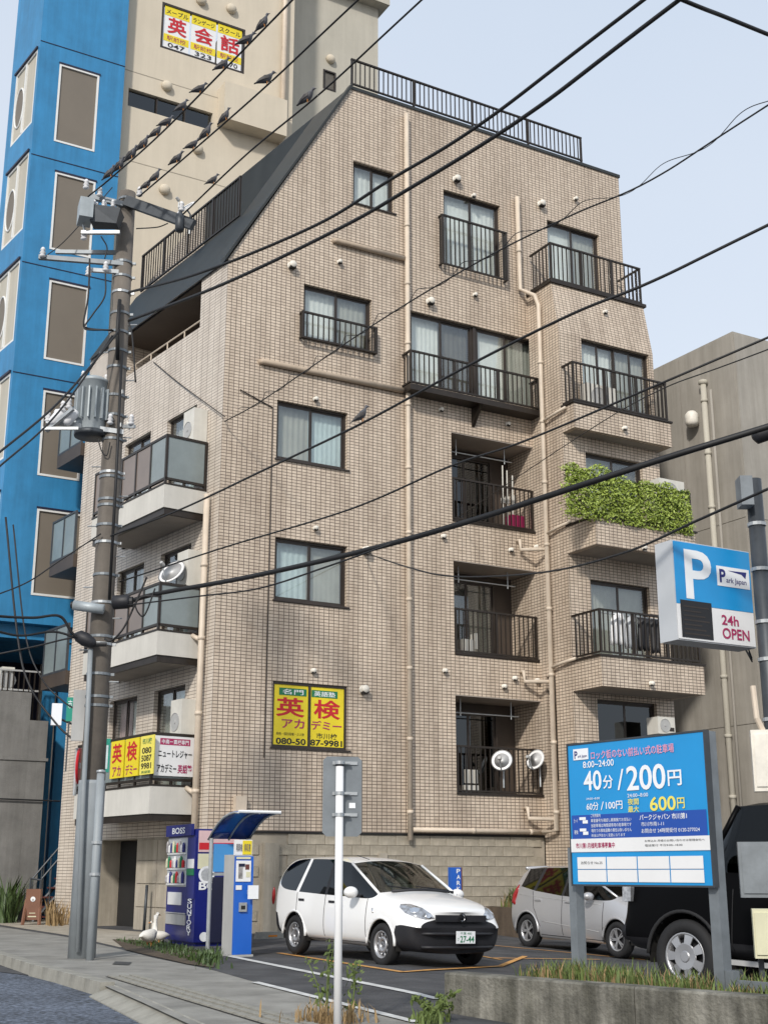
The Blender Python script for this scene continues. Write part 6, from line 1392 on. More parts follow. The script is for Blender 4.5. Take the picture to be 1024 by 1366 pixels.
for s in (1, -1):
    seam(HAT, bv, lin((0.92, .95), (0.90, .34)), s); seam(HAT, bv, lin((-.215, .97), (-.215, .28)), s); seam(HAT, bv, lin((-1.10, 1.02), (-1.05, .72)) + lin((-1.0, .66), (-0.86, .40)), s); seam(HAT, bv, lin((0.9, .26), (-.86, .26), 14), s)
    seam(HAT, bv, lin((0.85, .86), (-1.55, .95), 20), s, 0.005, 'machine grey', 'crease_line'); seam(HAT, bv, lin((0.8, .40), (-0.8, .50), 14), s, 0.006, 'machine grey', 'crease_line')
    for x in (-0.03, -.93):
        p = hit(bv, x, 0.87, s)
        if p is not None: m = MB(); m.box(x-0.09, x+0.09, p.y, p.y+0.028*s, 0.86, 0.89); m.build('door_handle', 'silver car paint', HAT)
    q = [hit(bv, x, z, s) for x, z in ((-1.62, 1.12), (-1.66, 1.02), (-1.70, .92), (-1.72, .80), (-1.66, .76))]; q = [p for p in q if p is not None]
    m = MB(); m.tube([p+V((-0.01, -0.02*s, 0)) for p in q], [0.03, 0.055, 0.07, 0.06, 0.03][:len(q)], 10); m.build('tail_light', 'lamp red', HAT, smooth=True)
    m = MB(MX.Translation((0.66, s*0.95, 0.99)) @ MX.Diagonal((0.09, 0.11, 0.075, 1))); m.add(vs_, fs_); m.build('mirror', 'silver car paint', HAT, smooth=True)
m = MB(); m.tube([(-1.66, -.56, 1.44), (-1.76, 0, 1.48), (-1.66, .56, 1.44)], 0.028, 8); m.build('spoiler', 'silver car paint', HAT, smooth=True)

# --- black off-roader
pf = gnd(921, 1327); SU_AZ = -42.0; hd = azd(SU_AZ)
def nose_matrix(pf, hd, y_off, wb):
    nrm = V((0.05, 0, 1)).normalized(); y = nrm.cross(hd).normalized(); x = y.cross(nrm); m = MX.Identity(4); mid = pf - x*wb/2 - y*y_off
    for i in range(3): m[i][0], m[i][1], m[i][2], m[i][3] = x[i], y[i], nrm[i], mid[i]
    return m
SUV = thing('black_offroader', 'boxy black off road car with silver seven hole wheels in the right foreground', 'car', nose_matrix(pf, hd, 0.80, 2.7))
CARM.update({'body|s': 'black car paint', 'window_glass|s': 'car glass', 'windscreen_glass|s': 'car glass', 'cladding|s': 'black plastic'})
sst = [S(2.14, (.62, .36), (.78, .48), (.80, .72), (.76, 1.00), (.62, 1.06), (.32, 1.08), (0, 1.09), zb=.36),
       S(2.02, (.80, .34), (.92, .48), (.92, .74), (.87, 1.04), (.70, 1.13), (.34, 1.15), (0, 1.16), zb=.36),
       S(1.05, (.82, .34), (.93, .50), (.93, .80), (.90, 1.10), (.76, 1.20), (.38, 1.22), (0, 1.23), (0, 0, 0, 0, .02, .06, .08), zb=.36),
       S(0.80, (.82, .34), (.93, .50), (.93, .82), (.90, 1.14), (.74, 1.76), (.40, 1.82), (0, 1.83), (0, 0, 0, 0, -.10, -.04, -.02), zb=.36),
       S(-.20, (.82, .34), (.93, .50), (.93, .82), (.90, 1.14), (.77, 1.80), (.42, 1.85), (0, 1.86), zb=.36),
       S(-.28, (.82, .34), (.93, .50), (.93, .82), (.90, 1.14), (.77, 1.80), (.42, 1.85), (0, 1.86), zb=.36),
       S(-1.10, (.82, .34), (.93, .50), (.93, .82), (.90, 1.14), (.77, 1.80), (.42, 1.85), (0, 1.86), zb=.36),
       S(-1.18, (.82, .34), (.93, .50), (.93, .82), (.90, 1.14), (.77, 1.80), (.42, 1.85), (0, 1.86), zb=.36),
       S(-2.10, (.80, .38), (.91, .52), (.91, .82), (.88, 1.14), (.70, 1.78), (.36, 1.82), (0, 1.83), zb=.36),
       S(-2.25, (.76, .40), (.88, .54), (.88, .82), (.85, 1.14), (.68, 1.70), (.36, 1.75), (0, 1.76), zb=.36)]
sst = [[(x*1.06, y, z*1.13) for x, y, z in q] for q in sst]
def scat(i, j):
    if i in ('front', 'rear'): return 'cladding|s' if j <= 2 else 'body|s'
    if i == 2 and j >= 5: return 'windscreen_glass|s'
    if i == 2 and j == 4: return 'window_glass|s'
    if j == 4 and i in (3, 5, 7): return 'window_glass|s'
    if j <= 1: return 'cladding|s'
    return 'body|s'
bv = car_shell(sst, scat, ['body|s', 'window_glass|s', 'windscreen_glass|s', 'cladding|s'], SUV, [(1.35, .39, 0.47), (-1.35, .39, 0.47)], wins=(2, 8))
for x in (1.35, -1.35):
    for s in (1, -1): wheel(SUV, x, s*0.80, .39, 0.24, 'cover', s); arch(SUV, x, 0.47, 0.92, s, 'rubber', .39)
pillar(SUV, [(1.13, .76, 1.356), (.742, .74, 1.989)], 0.034, 'black car paint')
for s in (1, -1):
    m = MB(); m.box(2.16, 2.24, s*0.64, s*0.84, 0.92, 1.16); hl = m.build('headlight', 'lamp clear', SUV)
    for zz_ in (0.98, 1.10): m = MB(); m.lathe([(0.05, 0), (0.06, 0.02), (0.03, 0.03)], 14, 'x', (2.242, s*0.74, zz_)); m.build('reflector', 'chrome', hl, smooth=True)
    m = MB(); m.box(2.06, 2.15, s*0.86, s*0.925, 0.93, 1.15); m.build('indicator', 'lamp clear', SUV)
    m = MB(MX.Translation((0.85, s*1.08, 1.44)) @ MX.Diagonal((0.08, 0.12, 0.13, 1))); m.add(vs_, fs_); m.build('mirror', 'black car paint', SUV, smooth=True)
    seam(SUV, bv, lin((0.72, 1.12), (0.74, .5)), s, mat='rubber'); seam(SUV, bv, lin((-.24, 1.12), (-.24, .5)), s, mat='rubber')
    p = hit(bv, -0.05, 1.12, s); m = MB(); m.box(-0.15, 0.05, p.y, p.y+0.03*s, 1.10, 1.14); m.build('door_handle', 'chrome', SUV)
    m = MB(); m.box(-0.9, 0.85, s*0.90, s*0.99, 0.36, 0.41); m.build('side_step', 'machine grey', SUV)
m = MB(); m.tube([(2.14, -.84, .60), (2.24, -.4, .60), (2.26, 0, .60), (2.24, .4, .60), (2.14, .84, .60)], 0.10, 10); m.build('bumper', 'black plastic', SUV, smooth=True)
for k in range(6): m = MB(); y = -0.42+0.168*k; m.box(2.25, 2.28, y-0.05, y+0.05, 0.86, 1.16); m.build('grille_slot', 'machine grey', SUV)

# ------------------------------------------------------------------ vending machine
vb = gnd(258, 1263); VD = -azd(-28.0); VF = frame((vb.x, vb.y, vb.z), VD)       # origin at its right front foot, x to the right along the front
VEN = thing('vending_machine', 'dark blue drinks vending machine at the corner of the building', 'vending machine', VF)
vw = -on(VF, 222, 1200)[0]; vh = on(VF, 258, 1106)[1]-vb.z+0.0; vdp = 0.72
m = MB(); m.box(-vw, 0, 0, vdp, 0.06, vh); m.box(-vw+0.05, -0.05, 0.05, vdp-0.05, 0, 0.058); m.build('cabinet', 'vending blue', VEN)
m = MB(); m.box(-vw+0.03, -vw*0.30, -0.012, -0.002, vh*0.50, vh*0.93); wd_ = m.build('display_window', 'sign grey', VEN)
for r in range(3):
    z = vh*(0.53+0.135*r); m = MB(); m.box(-vw+0.05, -vw*0.32, -0.035, -0.013, z-0.03, z-0.005); m.build('shelf', 'sign white', wd_)
    for k in range(9):
        x = -vw+0.07+(vw*0.64)*k/9; m = MB(); hh_ = 0.12+0.03*((k*7+r) % 3); m.lathe([(0.02, z), (0.024, z+0.01), (0.024, z+hh_*0.75), (0.012, z+hh_)], 8, 'z', (x, -0.036, 0))
        m.build('sample_bottle', ['product tin', 'print red', 'banner green', 'label cream', 'print navy', 'sign white'][(k*5+r*3) % 6], wd_)
m = MB(); m.box(-vw*0.28, -0.02, -0.02, -0.002, vh*0.40, vh*0.93); m.build('side_strip', 'print navy', VEN)
m = MB(); m.box(-vw*0.24, -0.05, -0.03, -0.021, vh*0.66, vh*0.74); m.build('price_card', 'sign white', VEN); m = MB(); m.box(-vw*0.26, -0.04, -0.035, -0.021, vh*0.60, vh*0.655); m.build('card_green', 'banner green', VEN)
m = MB(); m.box(-vw+0.10, -vw*0.45, -0.014, -0.002, vh*0.34, vh*0.45); m.build('notice', 'sign white', VEN)
m = MB(); m.box(-vw+0.06, -vw*0.28, -0.02, -0.002, vh*0.17, vh*0.26); m.box(-vw+0.04, -vw*0.26, -0.03, -0.021, vh*0.265, vh*0.275); m.build('delivery_flap', 'machine grey', VEN)
m = MB(); m.box(-vw+0.02, -0.12, -0.06, -0.013, vh*0.945, vh*1.045); o = m.build('top_sign', 'print navy', VEN); letters(o, I4, [('BOSS', -vw*0.75, -vw*0.3, vh*0.965, vh*1.02, 'print white', 0.02)], -0.064)
letters(VEN, I4, [(c, -vw*0.20, -vw*0.06, vh*(0.36-0.045*k), vh*(0.40-0.045*k), 'print white', 0.01) for k, c in enumerate('SUNTORY')], -0.024)
FVs = frame((0, 0, 0), (0, 1, 0))                       # right flank, x from the front edge to the rear
m = MB(FVs); m.box(0.02, vdp-0.02, -0.010, -0.002, vh*0.80, vh*0.985); pst = m.build('poster', 'poster pink', VEN); m = MB(FVs); m.box(0.03, vdp-0.04, -0.013, -0.0105, vh*0.82, vh*0.88); m.build('stripe', 'print red', pst)
m = MB(FVs); m.box(0.02, vdp-0.02, -0.010, -0.002, vh*0.655, vh*0.785); m.build('notice', 'label cream', VEN)
letters(VEN, FVs, [('BOSS', 0.05, 0.58, vh*0.475, vh*0.545, 'print white', 0.03)], -0.008)
m = MB(FVs); c0 = (0.45, -0.008, vh*0.605)
m.lathe([(0.13, -0.010), (0.13, -0.004), (0.095, -0.004), (0.095, -0.010)], 24, 'y', (0.17, 0, vh*0.605)); m.box(0.14, 0.22, -0.010, -0.004, vh*0.59, vh*0.62); m.build('emblem', 'print white', VEN)
for k, x in enumerate((0.10, 0.30)): m = MB(FVs); m.lathe([(0.07, -0.01), (0.07, -0.003)], 16, 'y', (x+0.06, 0, vh*0.08)); m.build('sticker', 'print white', VEN)
# shelter over the pay machine
sb = gnd(277, 1267); SHF = frame((sb.x, sb.y, sb.z), DU)
SHE = thing('pay_shelter', 'small shelter with curved blue acrylic roof over the pay machine', 'shelter', SHF)
def sx(px, py, off=0): x, z = on(SHF, px, py, off); return x, z-sb.z
wS = sx(331, 1140)[0]; zp = sx(277, 1118)[1]
m = MB(); m.tube([(0, 0, 0), (0, 0, zp)], 0.03, 10); m.build('post', 'galvanised', SHE); m = MB(); m.tube([(wS, 0, 0), (wS, 0, zp)], 0.03, 10); m.build('post', 'galvanised', SHE)
m = MB(); m.box(0.04, wS-0.04, -0.01, 0.01, sx(280, 1163)[1], zp-0.08); m.build('back_panel', 'booth light blue', SHE)
m = MB(); m.box(0.04, wS-0.04, -0.01, 0.01, 0.10, sx(280, 1170)[1]); m.build('lower_panel', 'navy', SHE); m = MB(); m.box(0.033, wS-0.033, -0.02, 0.02, sx(280, 1168)[1], sx(280, 1164)[1]); m.build('rail', 'galvanised', SHE)
arc = [(-1.02*math.sin(t*PI/2/10)*1.0, 0.50*(1-math.cos(t*PI/2/10))*0+0.46*math.sin(t*PI/2/10)**0.8) for t in range(0, 11)]
arc = [(0.05, 0.0), (-0.12, 0.12), (-0.30, 0.22), (-0.50, 0.30), (-0.72, 0.345), (-0.92, 0.36), (-1.05, 0.35)]
m = MB(); vs = []
for y, z in arc: vs += [(-0.03, y, zp+z), (wS+0.03, y, zp+z)]
m.add(vs, [(2*k, 2*k+1, 2*k+3, 2*k+2) for k in range(len(arc)-1)]); o = m.build('roof', 'acrylic blue', SHE, smooth=True); o.modifiers.new('thickness', 'SOLIDIFY').thickness = 0.012
for x in (-0.03, wS/2, wS+0.03): m = MB(); m.tube([(x, y, zp+z-0.02) for y, z in arc], 0.016, 6); m.build('roof_rib', 'galvanised', SHE, smooth=True)
m = MB(); m.tube([(-0.03, arc[-1][0], zp+arc[-1][1]), (wS+0.03, arc[-1][0], zp+arc[-1][1])], 0.022, 6); m.build('roof_edge', 'print white', SHE)
# pay machine
pb = gnd(310.5, 1277); PMF = frame((pb.x, pb.y, pb.z), DU)
PAY = thing('pay_machine', 'slim blue and grey parking pay machine', 'pay machine', PMF)
def qx(px, py, off=0): x, z = on(PMF, px, py, off); return x, z-pb.z
pw_ = qx(335, 1275)[0]; ph_ = qx(311, 1142)[1]
m = MB(); m.box(0.004, pw_, 0.04, 0.40, 0.03, ph_+0.02); m.box(-0.03, pw_+0.03, 0.0, 0.44, -0.05, 0.028); m.build('cabinet', 'machine grey', PAY)
m = MB(); m.box(0, pw_, 0.0, 0.038, 0.03, ph_); m.build('front_door', 'machine blue', PAY)
def pm(name, mat, px0, py0, px1, py1, y=0.012):
    x0, z1 = qx(px0, py0); x1, z0 = qx(px1, py1); m = MB(); m.box(x0, x1, -y, -0.002, z0, z1); return m.build(name, mat, PAY)
pm('screen_panel', 'sign white', 315, 1148, 334, 1176); pm('screen', 'product tin', 318, 1152, 323, 1172, 0.016); pm('keypad', 'rust red', 327, 1153, 332, 1160, 0.016); pm('keypad', 'navy', 318, 1152, 326, 1156, 0.020); pm('ticket_slot', 'label cream', 328, 1163, 333, 1170, 0.016)
pm('label_row', 'label cream', 315.5, 1143, 334, 1146); pm('label_plate', 'sign white', 314.5, 1181, 322, 1187); pm('coin_return', 'galvanised', 318.5, 1204, 328, 1216, 0.03); pm('return_hole', 'dark void', 320.5, 1208, 326, 1213, 0.032)
x0, z1 = qx(328, 1181); x1, z0 = qx(341, 1199); m = MB(); m.box(x0, x1, -0.09, -0.07, z0, z1); o = m.build('paper_notice', 'print white', PAY); m = MB(); m.box(x0+0.02, x0+0.05, -0.069, -0.003, (z0+z1)/2-0.03, (z0+z1)/2+0.03); m.build('notice_arm', 'galvanised', PAY)
x0, z1 = qx(315, 1120); x1, z0 = qx(338, 1141); m = MB(); m.box(x0, x1, 0.04, 0.07, z0, z1); o = m.build('top_sign', 'sign white', PAY); m = MB(); m.box(x0+(x1-x0)*0.45, x1-0.01, 0.034, 0.039, z0+0.01, z1-0.01); m.build('yellow_panel', 'banner yellow', o)
letters(o, I4, [('精算機', x0+0.02, x0+(x1-x0)*0.42, z0+0.05, z1-0.05, 'print black', 0.0), ('領収書', x0+(x1-x0)*0.52, x1-0.03, z0+0.05, z1-0.05, 'print navy', 0.0)], 0.031)
# parking stall marker on the wall
mk = BW @ MX.Translation((0, -1.25, 0)); xa, za = on(BW, 601, 1157, 1.25); xb, zb_ = on(BW, 615, 1193, 1.25)
MKT = thing('stall_sign', 'small upright blue sign between the white van and the silver car', 'sign', BW @ MX.Translation((xa, -1.25, 0)))
ws = xb-xa; m = MB(); m.box(0, ws, 0, 0.10, zb_, za); m.build('panel', 'machine blue', MKT); m = MB(); m.box(ws*0.3, ws*0.7, 0.03, 0.07, -0.6, zb_-0.002); m.build('post', 'dark steel', MKT); m = MB(); m.box(ws+0.002, ws+0.03, 0.0, 0.10, zb_, za); m.build('edge_strip', 'rust red', MKT)
letters(MKT, I4, [(c, ws*0.55, ws*0.92, za-(za-zb_)*(0.22*k+0.22), za-(za-zb_)*(0.22*k+0.06), 'print white', 0.02) for k, c in enumerate('PARK')], -0.003)

# ------------------------------------------------------------------ white pole with the back of a road sign
wb_ = gnd(450, 1372); WPF = frame((wb_.x, wb_.y, wb_.z), azd(80))
WP = thing('sign_pole', 'thin white pole with the grey back of a road sign near the camera', 'sign pole', WPF)
tp = on(WPF, 450, 1022)[1]-wb_.z
m = MB(); m.tube([(0, 0, -0.2), (0, 0, tp)], 0.030, 14); m.build('pole', 'sign white', WP, smooth=True); m = MB(); m.lathe([(0.032, tp), (0.034, tp+0.01), (0.02, tp+0.025)], 14); m.build('cap', 'black plastic', WP)
xa, za = on(WPF, 431, 1009, -0.05); xb, zb_ = on(WPF, 482, 1116, -0.05); za -= wb_.z; zb_ -= wb_.z
m = MB(); c = 0.03; pts = [(xa+c, za), (xa, za-c), (xa, zb_+c), (xa+c, zb_), (xb-c, zb_), (xb, zb_+c), (xb, za-c), (xb-c, za)]
m.add([(x, 0.045, z) for x, z in pts]+[(x, 0.052, z) for x, z in pts], [tuple(range(8)), tuple(range(15, 7, -1))]+[(i, 8+i, 8+(i+1) % 8, (i+1) % 8) for i in range(8)]); PNL = m.build('sign_plate', 'steel grey', WP)
for z in (za-0.05, (za+zb_)/2+0.02, zb_+0.16):
    m = MB(); m.box(-0.05, xb*0.8, 0.033, 0.0445, z-0.012, z+0.012); m.lathe([(0.031, -0.014), (0.037, -0.012), (0.037, 0.012), (0.031, 0.014)], 12, 'z', (0, 0, z)); m.box(0.037, 0.075, -0.012, 0.012, z-0.008, z+0.008); m.build('bracket', 'galvanised', PNL)
m = MB(); m.box(xb*0.45, xb*0.72, 0.040, 0.0445, zb_+0.21, zb_+0.25); m.build('sticker', 'print white', PNL)

# ------------------------------------------------------------------ right hand pole, parking sign and board
RD = 13.2; rb = at(1016, 900, RD); RPB = V((rb.x+0.06, RD, -0.5)); rtop = at(1000, 640, RD)
RPO = thing('dark_pole', 'dark steel pole with switch boxes at the right edge', 'pole', MX.Translation(RPB)); m = MB(); m.tube([(0, 0, 0), (rtop.x-RPB.x+0.03, 0, rtop.z+0.5)], 0.085, 16); m.build('shaft', 'dark steel', RPO, smooth=True)
def R_(px, py, dd=0.0): return at(px, py, RD+dd)-RPB
c = R_(993, 657, -0.1); m = MB(); m.box(c.x-0.07, c.x+0.06, -0.20, 0.0, c.z-0.16, c.z+0.16); m.build('box', 'steel grey', RPO)
for py in (700, 760, 830, 880, 960, 1010): c = R_(1010, py); m = MB(); m.lathe([(0.087, -0.02), (0.098, -0.018), (0.098, 0.018), (0.087, 0.02)], 14, 'z', (c.x*0+ (rtop.x-RPB.x+0.03)*c.z/(rtop.z+0.5), 0, c.z)); m.build('band', 'galvanised', RPO)
for py, w_, h_, mt in ((1015, 0.17, 0.30, 'vent white'), (1160, 0.20, 0.26, 'steel grey'), (1245, 0.10, 0.2, 'label cream')):
    c = R_(1020 if py < 1100 else 1006, py, -0.25); t = thing('meter_box' if py < 1100 else 'control_box' if py < 1200 else 'notice_box', {1015: 'cream meter box beside the right pole above the black car', 1160: 'grey blue control box in front of the black car', 1245: 'small cream plate at the right edge in front of the black car'}[py], 'box', MX.Translation(R_(1020 if py < 1100 else 1006, py, -0.25)+RPB))
    if py == 1245: t.location = at(1016, 1245, 11.5)
    m = MB(MX.Rotation(rad(-12), 4, 'Z')); m.box(-w_*0.75, w_*1.2, -0.08, 0.08, -h_, h_); m.build('case', mt, t)
    m = MB(MX.Rotation(rad(-12), 4, 'Z')); m.box(-w_*0.6, w_*1.05, -0.095, -0.081, -h_*0.85, h_*0.85); m.build('lid', mt, t)
    if py == 1245: m = MB(); m.box(-0.02, 0.02, 0.082, 0.12, -1.6, h_*0.8); m.build('post', 'dark steel', t)
    elif py == 1160: m = MB(); m.box(0.0, 0.06, 0.082, 0.26, -0.03, 0.03); m.build('bracket', 'dark steel', t)
    else: m = MB(); m.tube([(0, 0.0, h_+0.001), (-0.05, 0, h_+0.12), (-0.05, 0.05, h_+0.45)], 0.03, 8); m.build('conduit', 'pipe cream', t)
c = R_(1019, 578, -0.1)+RPB; t = thing('cable_closure', 'black cable splice box at the right edge on the thickest cable', 'cable box', MX.Translation(c)); m = MB(MX.Rotation(rad(-20), 4, 'Y')); m.lathe([(0.03, -0.14), (0.09, -0.1), (0.09, 0.3), (0.03, 0.34)], 12, 'x'); m.build('shell', 'black plastic', t, smooth=True)
m = MB(); m.lathe([(0.03, 0.34), (0.03, 0.4)], 8, 'x'); m.build('end_cap', 'cable black', t)
# P sign
a = at(895, 719.7, 12.9); PSF = frame((a.x, a.y, 0), DU); xw, ztr = on(PSF, 997.5, 734); _, zb1 = on(PSF, 903.5, 853); z1 = a.z
PSI = thing('parking_sign', 'blue and white box sign with a big letter P mounted on the right pole', 'sign', PSF)
dpt = 0.26; m = MB(); m.box(0, xw, 0.0, dpt, zb1, z1); m.build('case', 'sign grey', PSI)
hS = z1-zb1
m = MB(); m.box(0.012, xw-0.012, -0.012, -0.002, zb1+hS*0.36, z1-0.012); m.build('blue_face', 'sign blue', PSI)
m = MB(); m.box(0.012, xw-0.012, -0.010, -0.002, zb1+0.012, zb1+hS*0.357); m.build('white_face', 'sign white', PSI)
m = MB(); m.box(xw*0.05, xw*0.44, -0.016, -0.0125, zb1+hS*0.03, zb1+hS*0.40); o = m.build('tariff_panel', 'print black', PSI)
m = MB()
for k in range(7): m.box(xw*0.08, xw*(0.40-0.05*(k % 3)), -0.018, -0.0165, zb1+hS*(0.06+0.045*k), zb1+hS*(0.075+0.045*k))
m.build('small_print', 'sash metal', o)
letters(PSI, I4, [('P', xw*0.13, xw*0.47, zb1+hS*0.42, zb1+hS*0.92, 'print white', 0.018), ('24h', xw*0.56, xw*0.78, zb1+hS*0.20, zb1+hS*0.30, 'print crimson', 0.02), ('OPEN', xw*0.56, xw*0.91, zb1+hS*0.06, zb1+hS*0.17, 'print crimson', 0.02)], -0.016)
m = MB(); m.box(xw*0.54, xw*0.965, -0.017, -0.0125, zb1+hS*0.595, zb1+hS*0.80); lg = m.build('logo_plate', 'print white', PSI)
letters(lg, I4, [('P', xw*0.57, xw*0.65, zb1+hS*0.63, zb1+hS*0.77, 'print navy', 0.03), ('ark Japan', xw*0.655, xw*0.92, zb1+hS*0.62, zb1+hS*0.69, 'print navy', 0.01)], -0.019)
m = MB(); q_ = zb1+hS*0.70; m.add([(xw*0.68, -0.019, q_+hS*0.062), (xw*0.93, -0.019, q_+hS*0.07), (xw*0.91, -0.019, q_-0.0), (xw*0.86, -0.019, q_+hS*0.04)], [(0, 1, 2, 3)]); m.build('logo_swoosh', 'print navy', lg)
m = MB(); m.box(xw*0.7, xw*0.78, dpt+0.002, dpt+0.3, zb1+hS*0.2, zb1+hS*0.26); m.box(xw*0.7, xw*0.78, dpt+0.002, dpt+0.3, zb1+hS*0.75, zb1+hS*0.81); m.build('bracket', 'dark steel', PSI)
for k in range(3): m = MB(); m.tube([(xw+0.02, dpt*0.5, zb1+0.02), (xw+0.06, dpt*0.5, zb1-0.08-0.02*k), (xw+0.1, dpt, zb1+0.05)], 0.008, 5); m.build('wire', 'cable black', PSI)
# parking board
BD = 9.65; a = at(937, 976, BD); PBF = frame((a.x, a.y, 0), -DW); xl, ztl = on(PBF, 757, 997); _, zbb = on(PBF, 944, 1184); z1 = a.z; xl -= 0.0
PBO = thing('parking_board', 'large blue tariff board on two grey posts behind the retaining wall', 'sign board', PBF)
m = MB(); m.box(xl, 0, 0, 0.045, zbb, z1); m.build('panel', 'sign blue', PBO)
m = MB(); m.ring(xl-0.015, 0.015, zbb-0.0, z1+0.015, 0.014, -0.006, 0.05); m.build('frame', 'dark steel', PBO)
W_ = -xl; H_ = z1-zbb
def BX(t): return xl+W_*t
def BZ(t): return z1-H_*t
def panel(name, mat, u0, u1, v0, v1, y): m = MB(); m.box(BX(u0), BX(u1), -y, -y+0.0015, BZ(v1), BZ(v0)); return m.build(name, mat, PBO)
panel('deep_blue_band', 'sign deep blue', 0.012, 0.988, 0.505, 0.675, 0.004); panel('white_strip', 'sign white', 0.0, 1.0, 0.672, 0.765, 0.006)
for r in range(2):
    for k in range(4): panel('slot_plate', 'sign white', 0.045+0.228*k, 0.045+0.228*(k+1)-0.008, 0.80+0.088*r, 0.80+0.088*(r+1)-0.006, 0.006)
pl_ = panel('logo_plate', 'print white', 0.045, 0.165, 0.03, 0.11, 0.006)
letters(PBO, I4, [('ロック板のない前払い式の駐車場', BX(.185), BX(.80), BZ(.118), BZ(.055), 'print pink', 0.012), ('8:00~24:00', BX(.12), BX(.36), BZ(.172), BZ(.125), 'print white', 0.01),
    ('40', BX(.12), BX(.26), BZ(.335), BZ(.195), 'print white', 0.016), ('分', BX(.27), BX(.35), BZ(.33), BZ(.235), 'print white', 0.015), ('/', BX(.38), BX(.43), BZ(.345), BZ(.20), 'print white', 0.0),
    ('200', BX(.45), BX(.73), BZ(.355), BZ(.185), 'print white', 0.016), ('円', BX(.745), BX(.84), BZ(.34), BZ(.235), 'print white', 0.015), ('24:00~8:00', BX(.45), BX(.60), BZ(.40), BZ(.375), 'print white', 0.0),
    ('夜間', BX(.45), BX(.53), BZ(.452), BZ(.408), 'print yellow', 0.01), ('最大', BX(.45), BX(.53), BZ(.502), BZ(.46), 'print yellow', 0.01), ('600', BX(.61), BX(.79), BZ(.50), BZ(.405), 'print yellow', 0.016), ('円', BX(.80), BX(.85), BZ(.492), BZ(.42), 'print yellow', 0.012)], -0.0065)
letters(PBO, I4, [('60分', BX(.135), BX(.23), BZ(.475), BZ(.418), 'print white', 0.01), ('/', BX(.245), BX(.27), BZ(.475), BZ(.418), 'print white', 0.0), ('100円', BX(.285), BX(.41), BZ(.475), BZ(.418), 'print white', 0.012),
    ('24:00~8:00', BX(.135), BX(.24), BZ(.40), BZ(.385), 'print white', 0.0), ('パークジャパン 市川第1', BX(.53), BX(.86), BZ(.56), BZ(.52), 'print white', 0.01)], -0.0066)
letters(PBO, I4, [('ご利用案内', BX(.165), BX(.24), BZ(.525), BZ(.50), 'print white', 0.0), ('車室番号を確認し精算機でお支払い', BX(.165), BX(.47), BZ(.56), BZ(.535), 'print white', 0.0), ('当駐車場は時間貸専用の駐車場です', BX(.165), BX(.47), BZ(.595), BZ(.57), 'print white', 0.0),
    ('場内での事故盗難の責任は負いません', BX(.165), BX(.47), BZ(.63), BZ(.605), 'print white', 0.0), ('料金は予告なく変更になります', BX(.165), BX(.42), BZ(.662), BZ(.64), 'print white', 0.0), ('市川市南1-11', BX(.54), BX(.70), BZ(.60), BZ(.57), 'print white', 0.0),
    ('お問合せ 24時間受付 0120-277024', BX(.54), BX(.94), BZ(.645), BZ(.615), 'print white', 0.0), ('カード', BX(.03), BX(.06), BZ(.56), BZ(.53), 'print white', 0.0), ('硬貨', BX(.03), BX(.06), BZ(.64), BZ(.61), 'print white', 0.0)], -0.0066)
for v in (0.52, 0.60): m = MB(); m.box(BX(.075), BX(.125), -0.0075, -0.006, BZ(v+0.02), BZ(v)); m.box(BX(.10), BX(.14), -0.0075, -0.006, BZ(v+0.045), BZ(v+0.022)); m.build('pictogram', 'print white', PBO)
letters(PBO, I4, [('市川第1月極駐車場募集中', BX(.04), BX(.34), BZ(.74), BZ(.70), 'print crimson', 0.015), ('お申込み 月極のお問い合わせは管理会社へ', BX(.56), BX(.97), BZ(.705), BZ(.69), 'print black', 0.0), ('電話受付 平日9:00~18:00', BX(.56), BX(.82), BZ(.735), BZ(.72), 'print black', 0.0),
    ('お知らせ No.25', BX(.075), BX(.24), BZ(.85), BZ(.828), 'print black', 0.0)], -0.0085)
letters(pl_, I4, [('P', BX(.055), BX(.08), BZ(.10), BZ(.045), 'print navy', 0.02), ('ark Japan', BX(.083), BX(.155), BZ(.10), BZ(.073), 'print navy', 0.005)], -0.0085)
xr_ = on(PBF, 955, 1200, -0.08)[0]; xl_ = on(PBF, 768, 1230, -0.08)[0]
m = MB(); m.box(xr_-0.045, xr_+0.045, 0.052, 0.142, -0.4, z1+0.01); m.build('post', 'steel grey', PBO)
m = MB(); m.box(xl_-0.04, xl_+0.04, 0.052, 0.142, -0.4, zbb+0.3); m.build('post', 'steel grey', PBO)
zbr = on(PBF, 1000, 1310, -0.1)[1]; m = MB(); m.box(xr_+0.047, xr_+1.6, 0.07, 0.12, 0.30, 0.36); m.box(xr_+0.047, xr_+0.12, 0.06, 0.13, 0.22, 0.42); m.build('brace', 'steel grey', PBO)

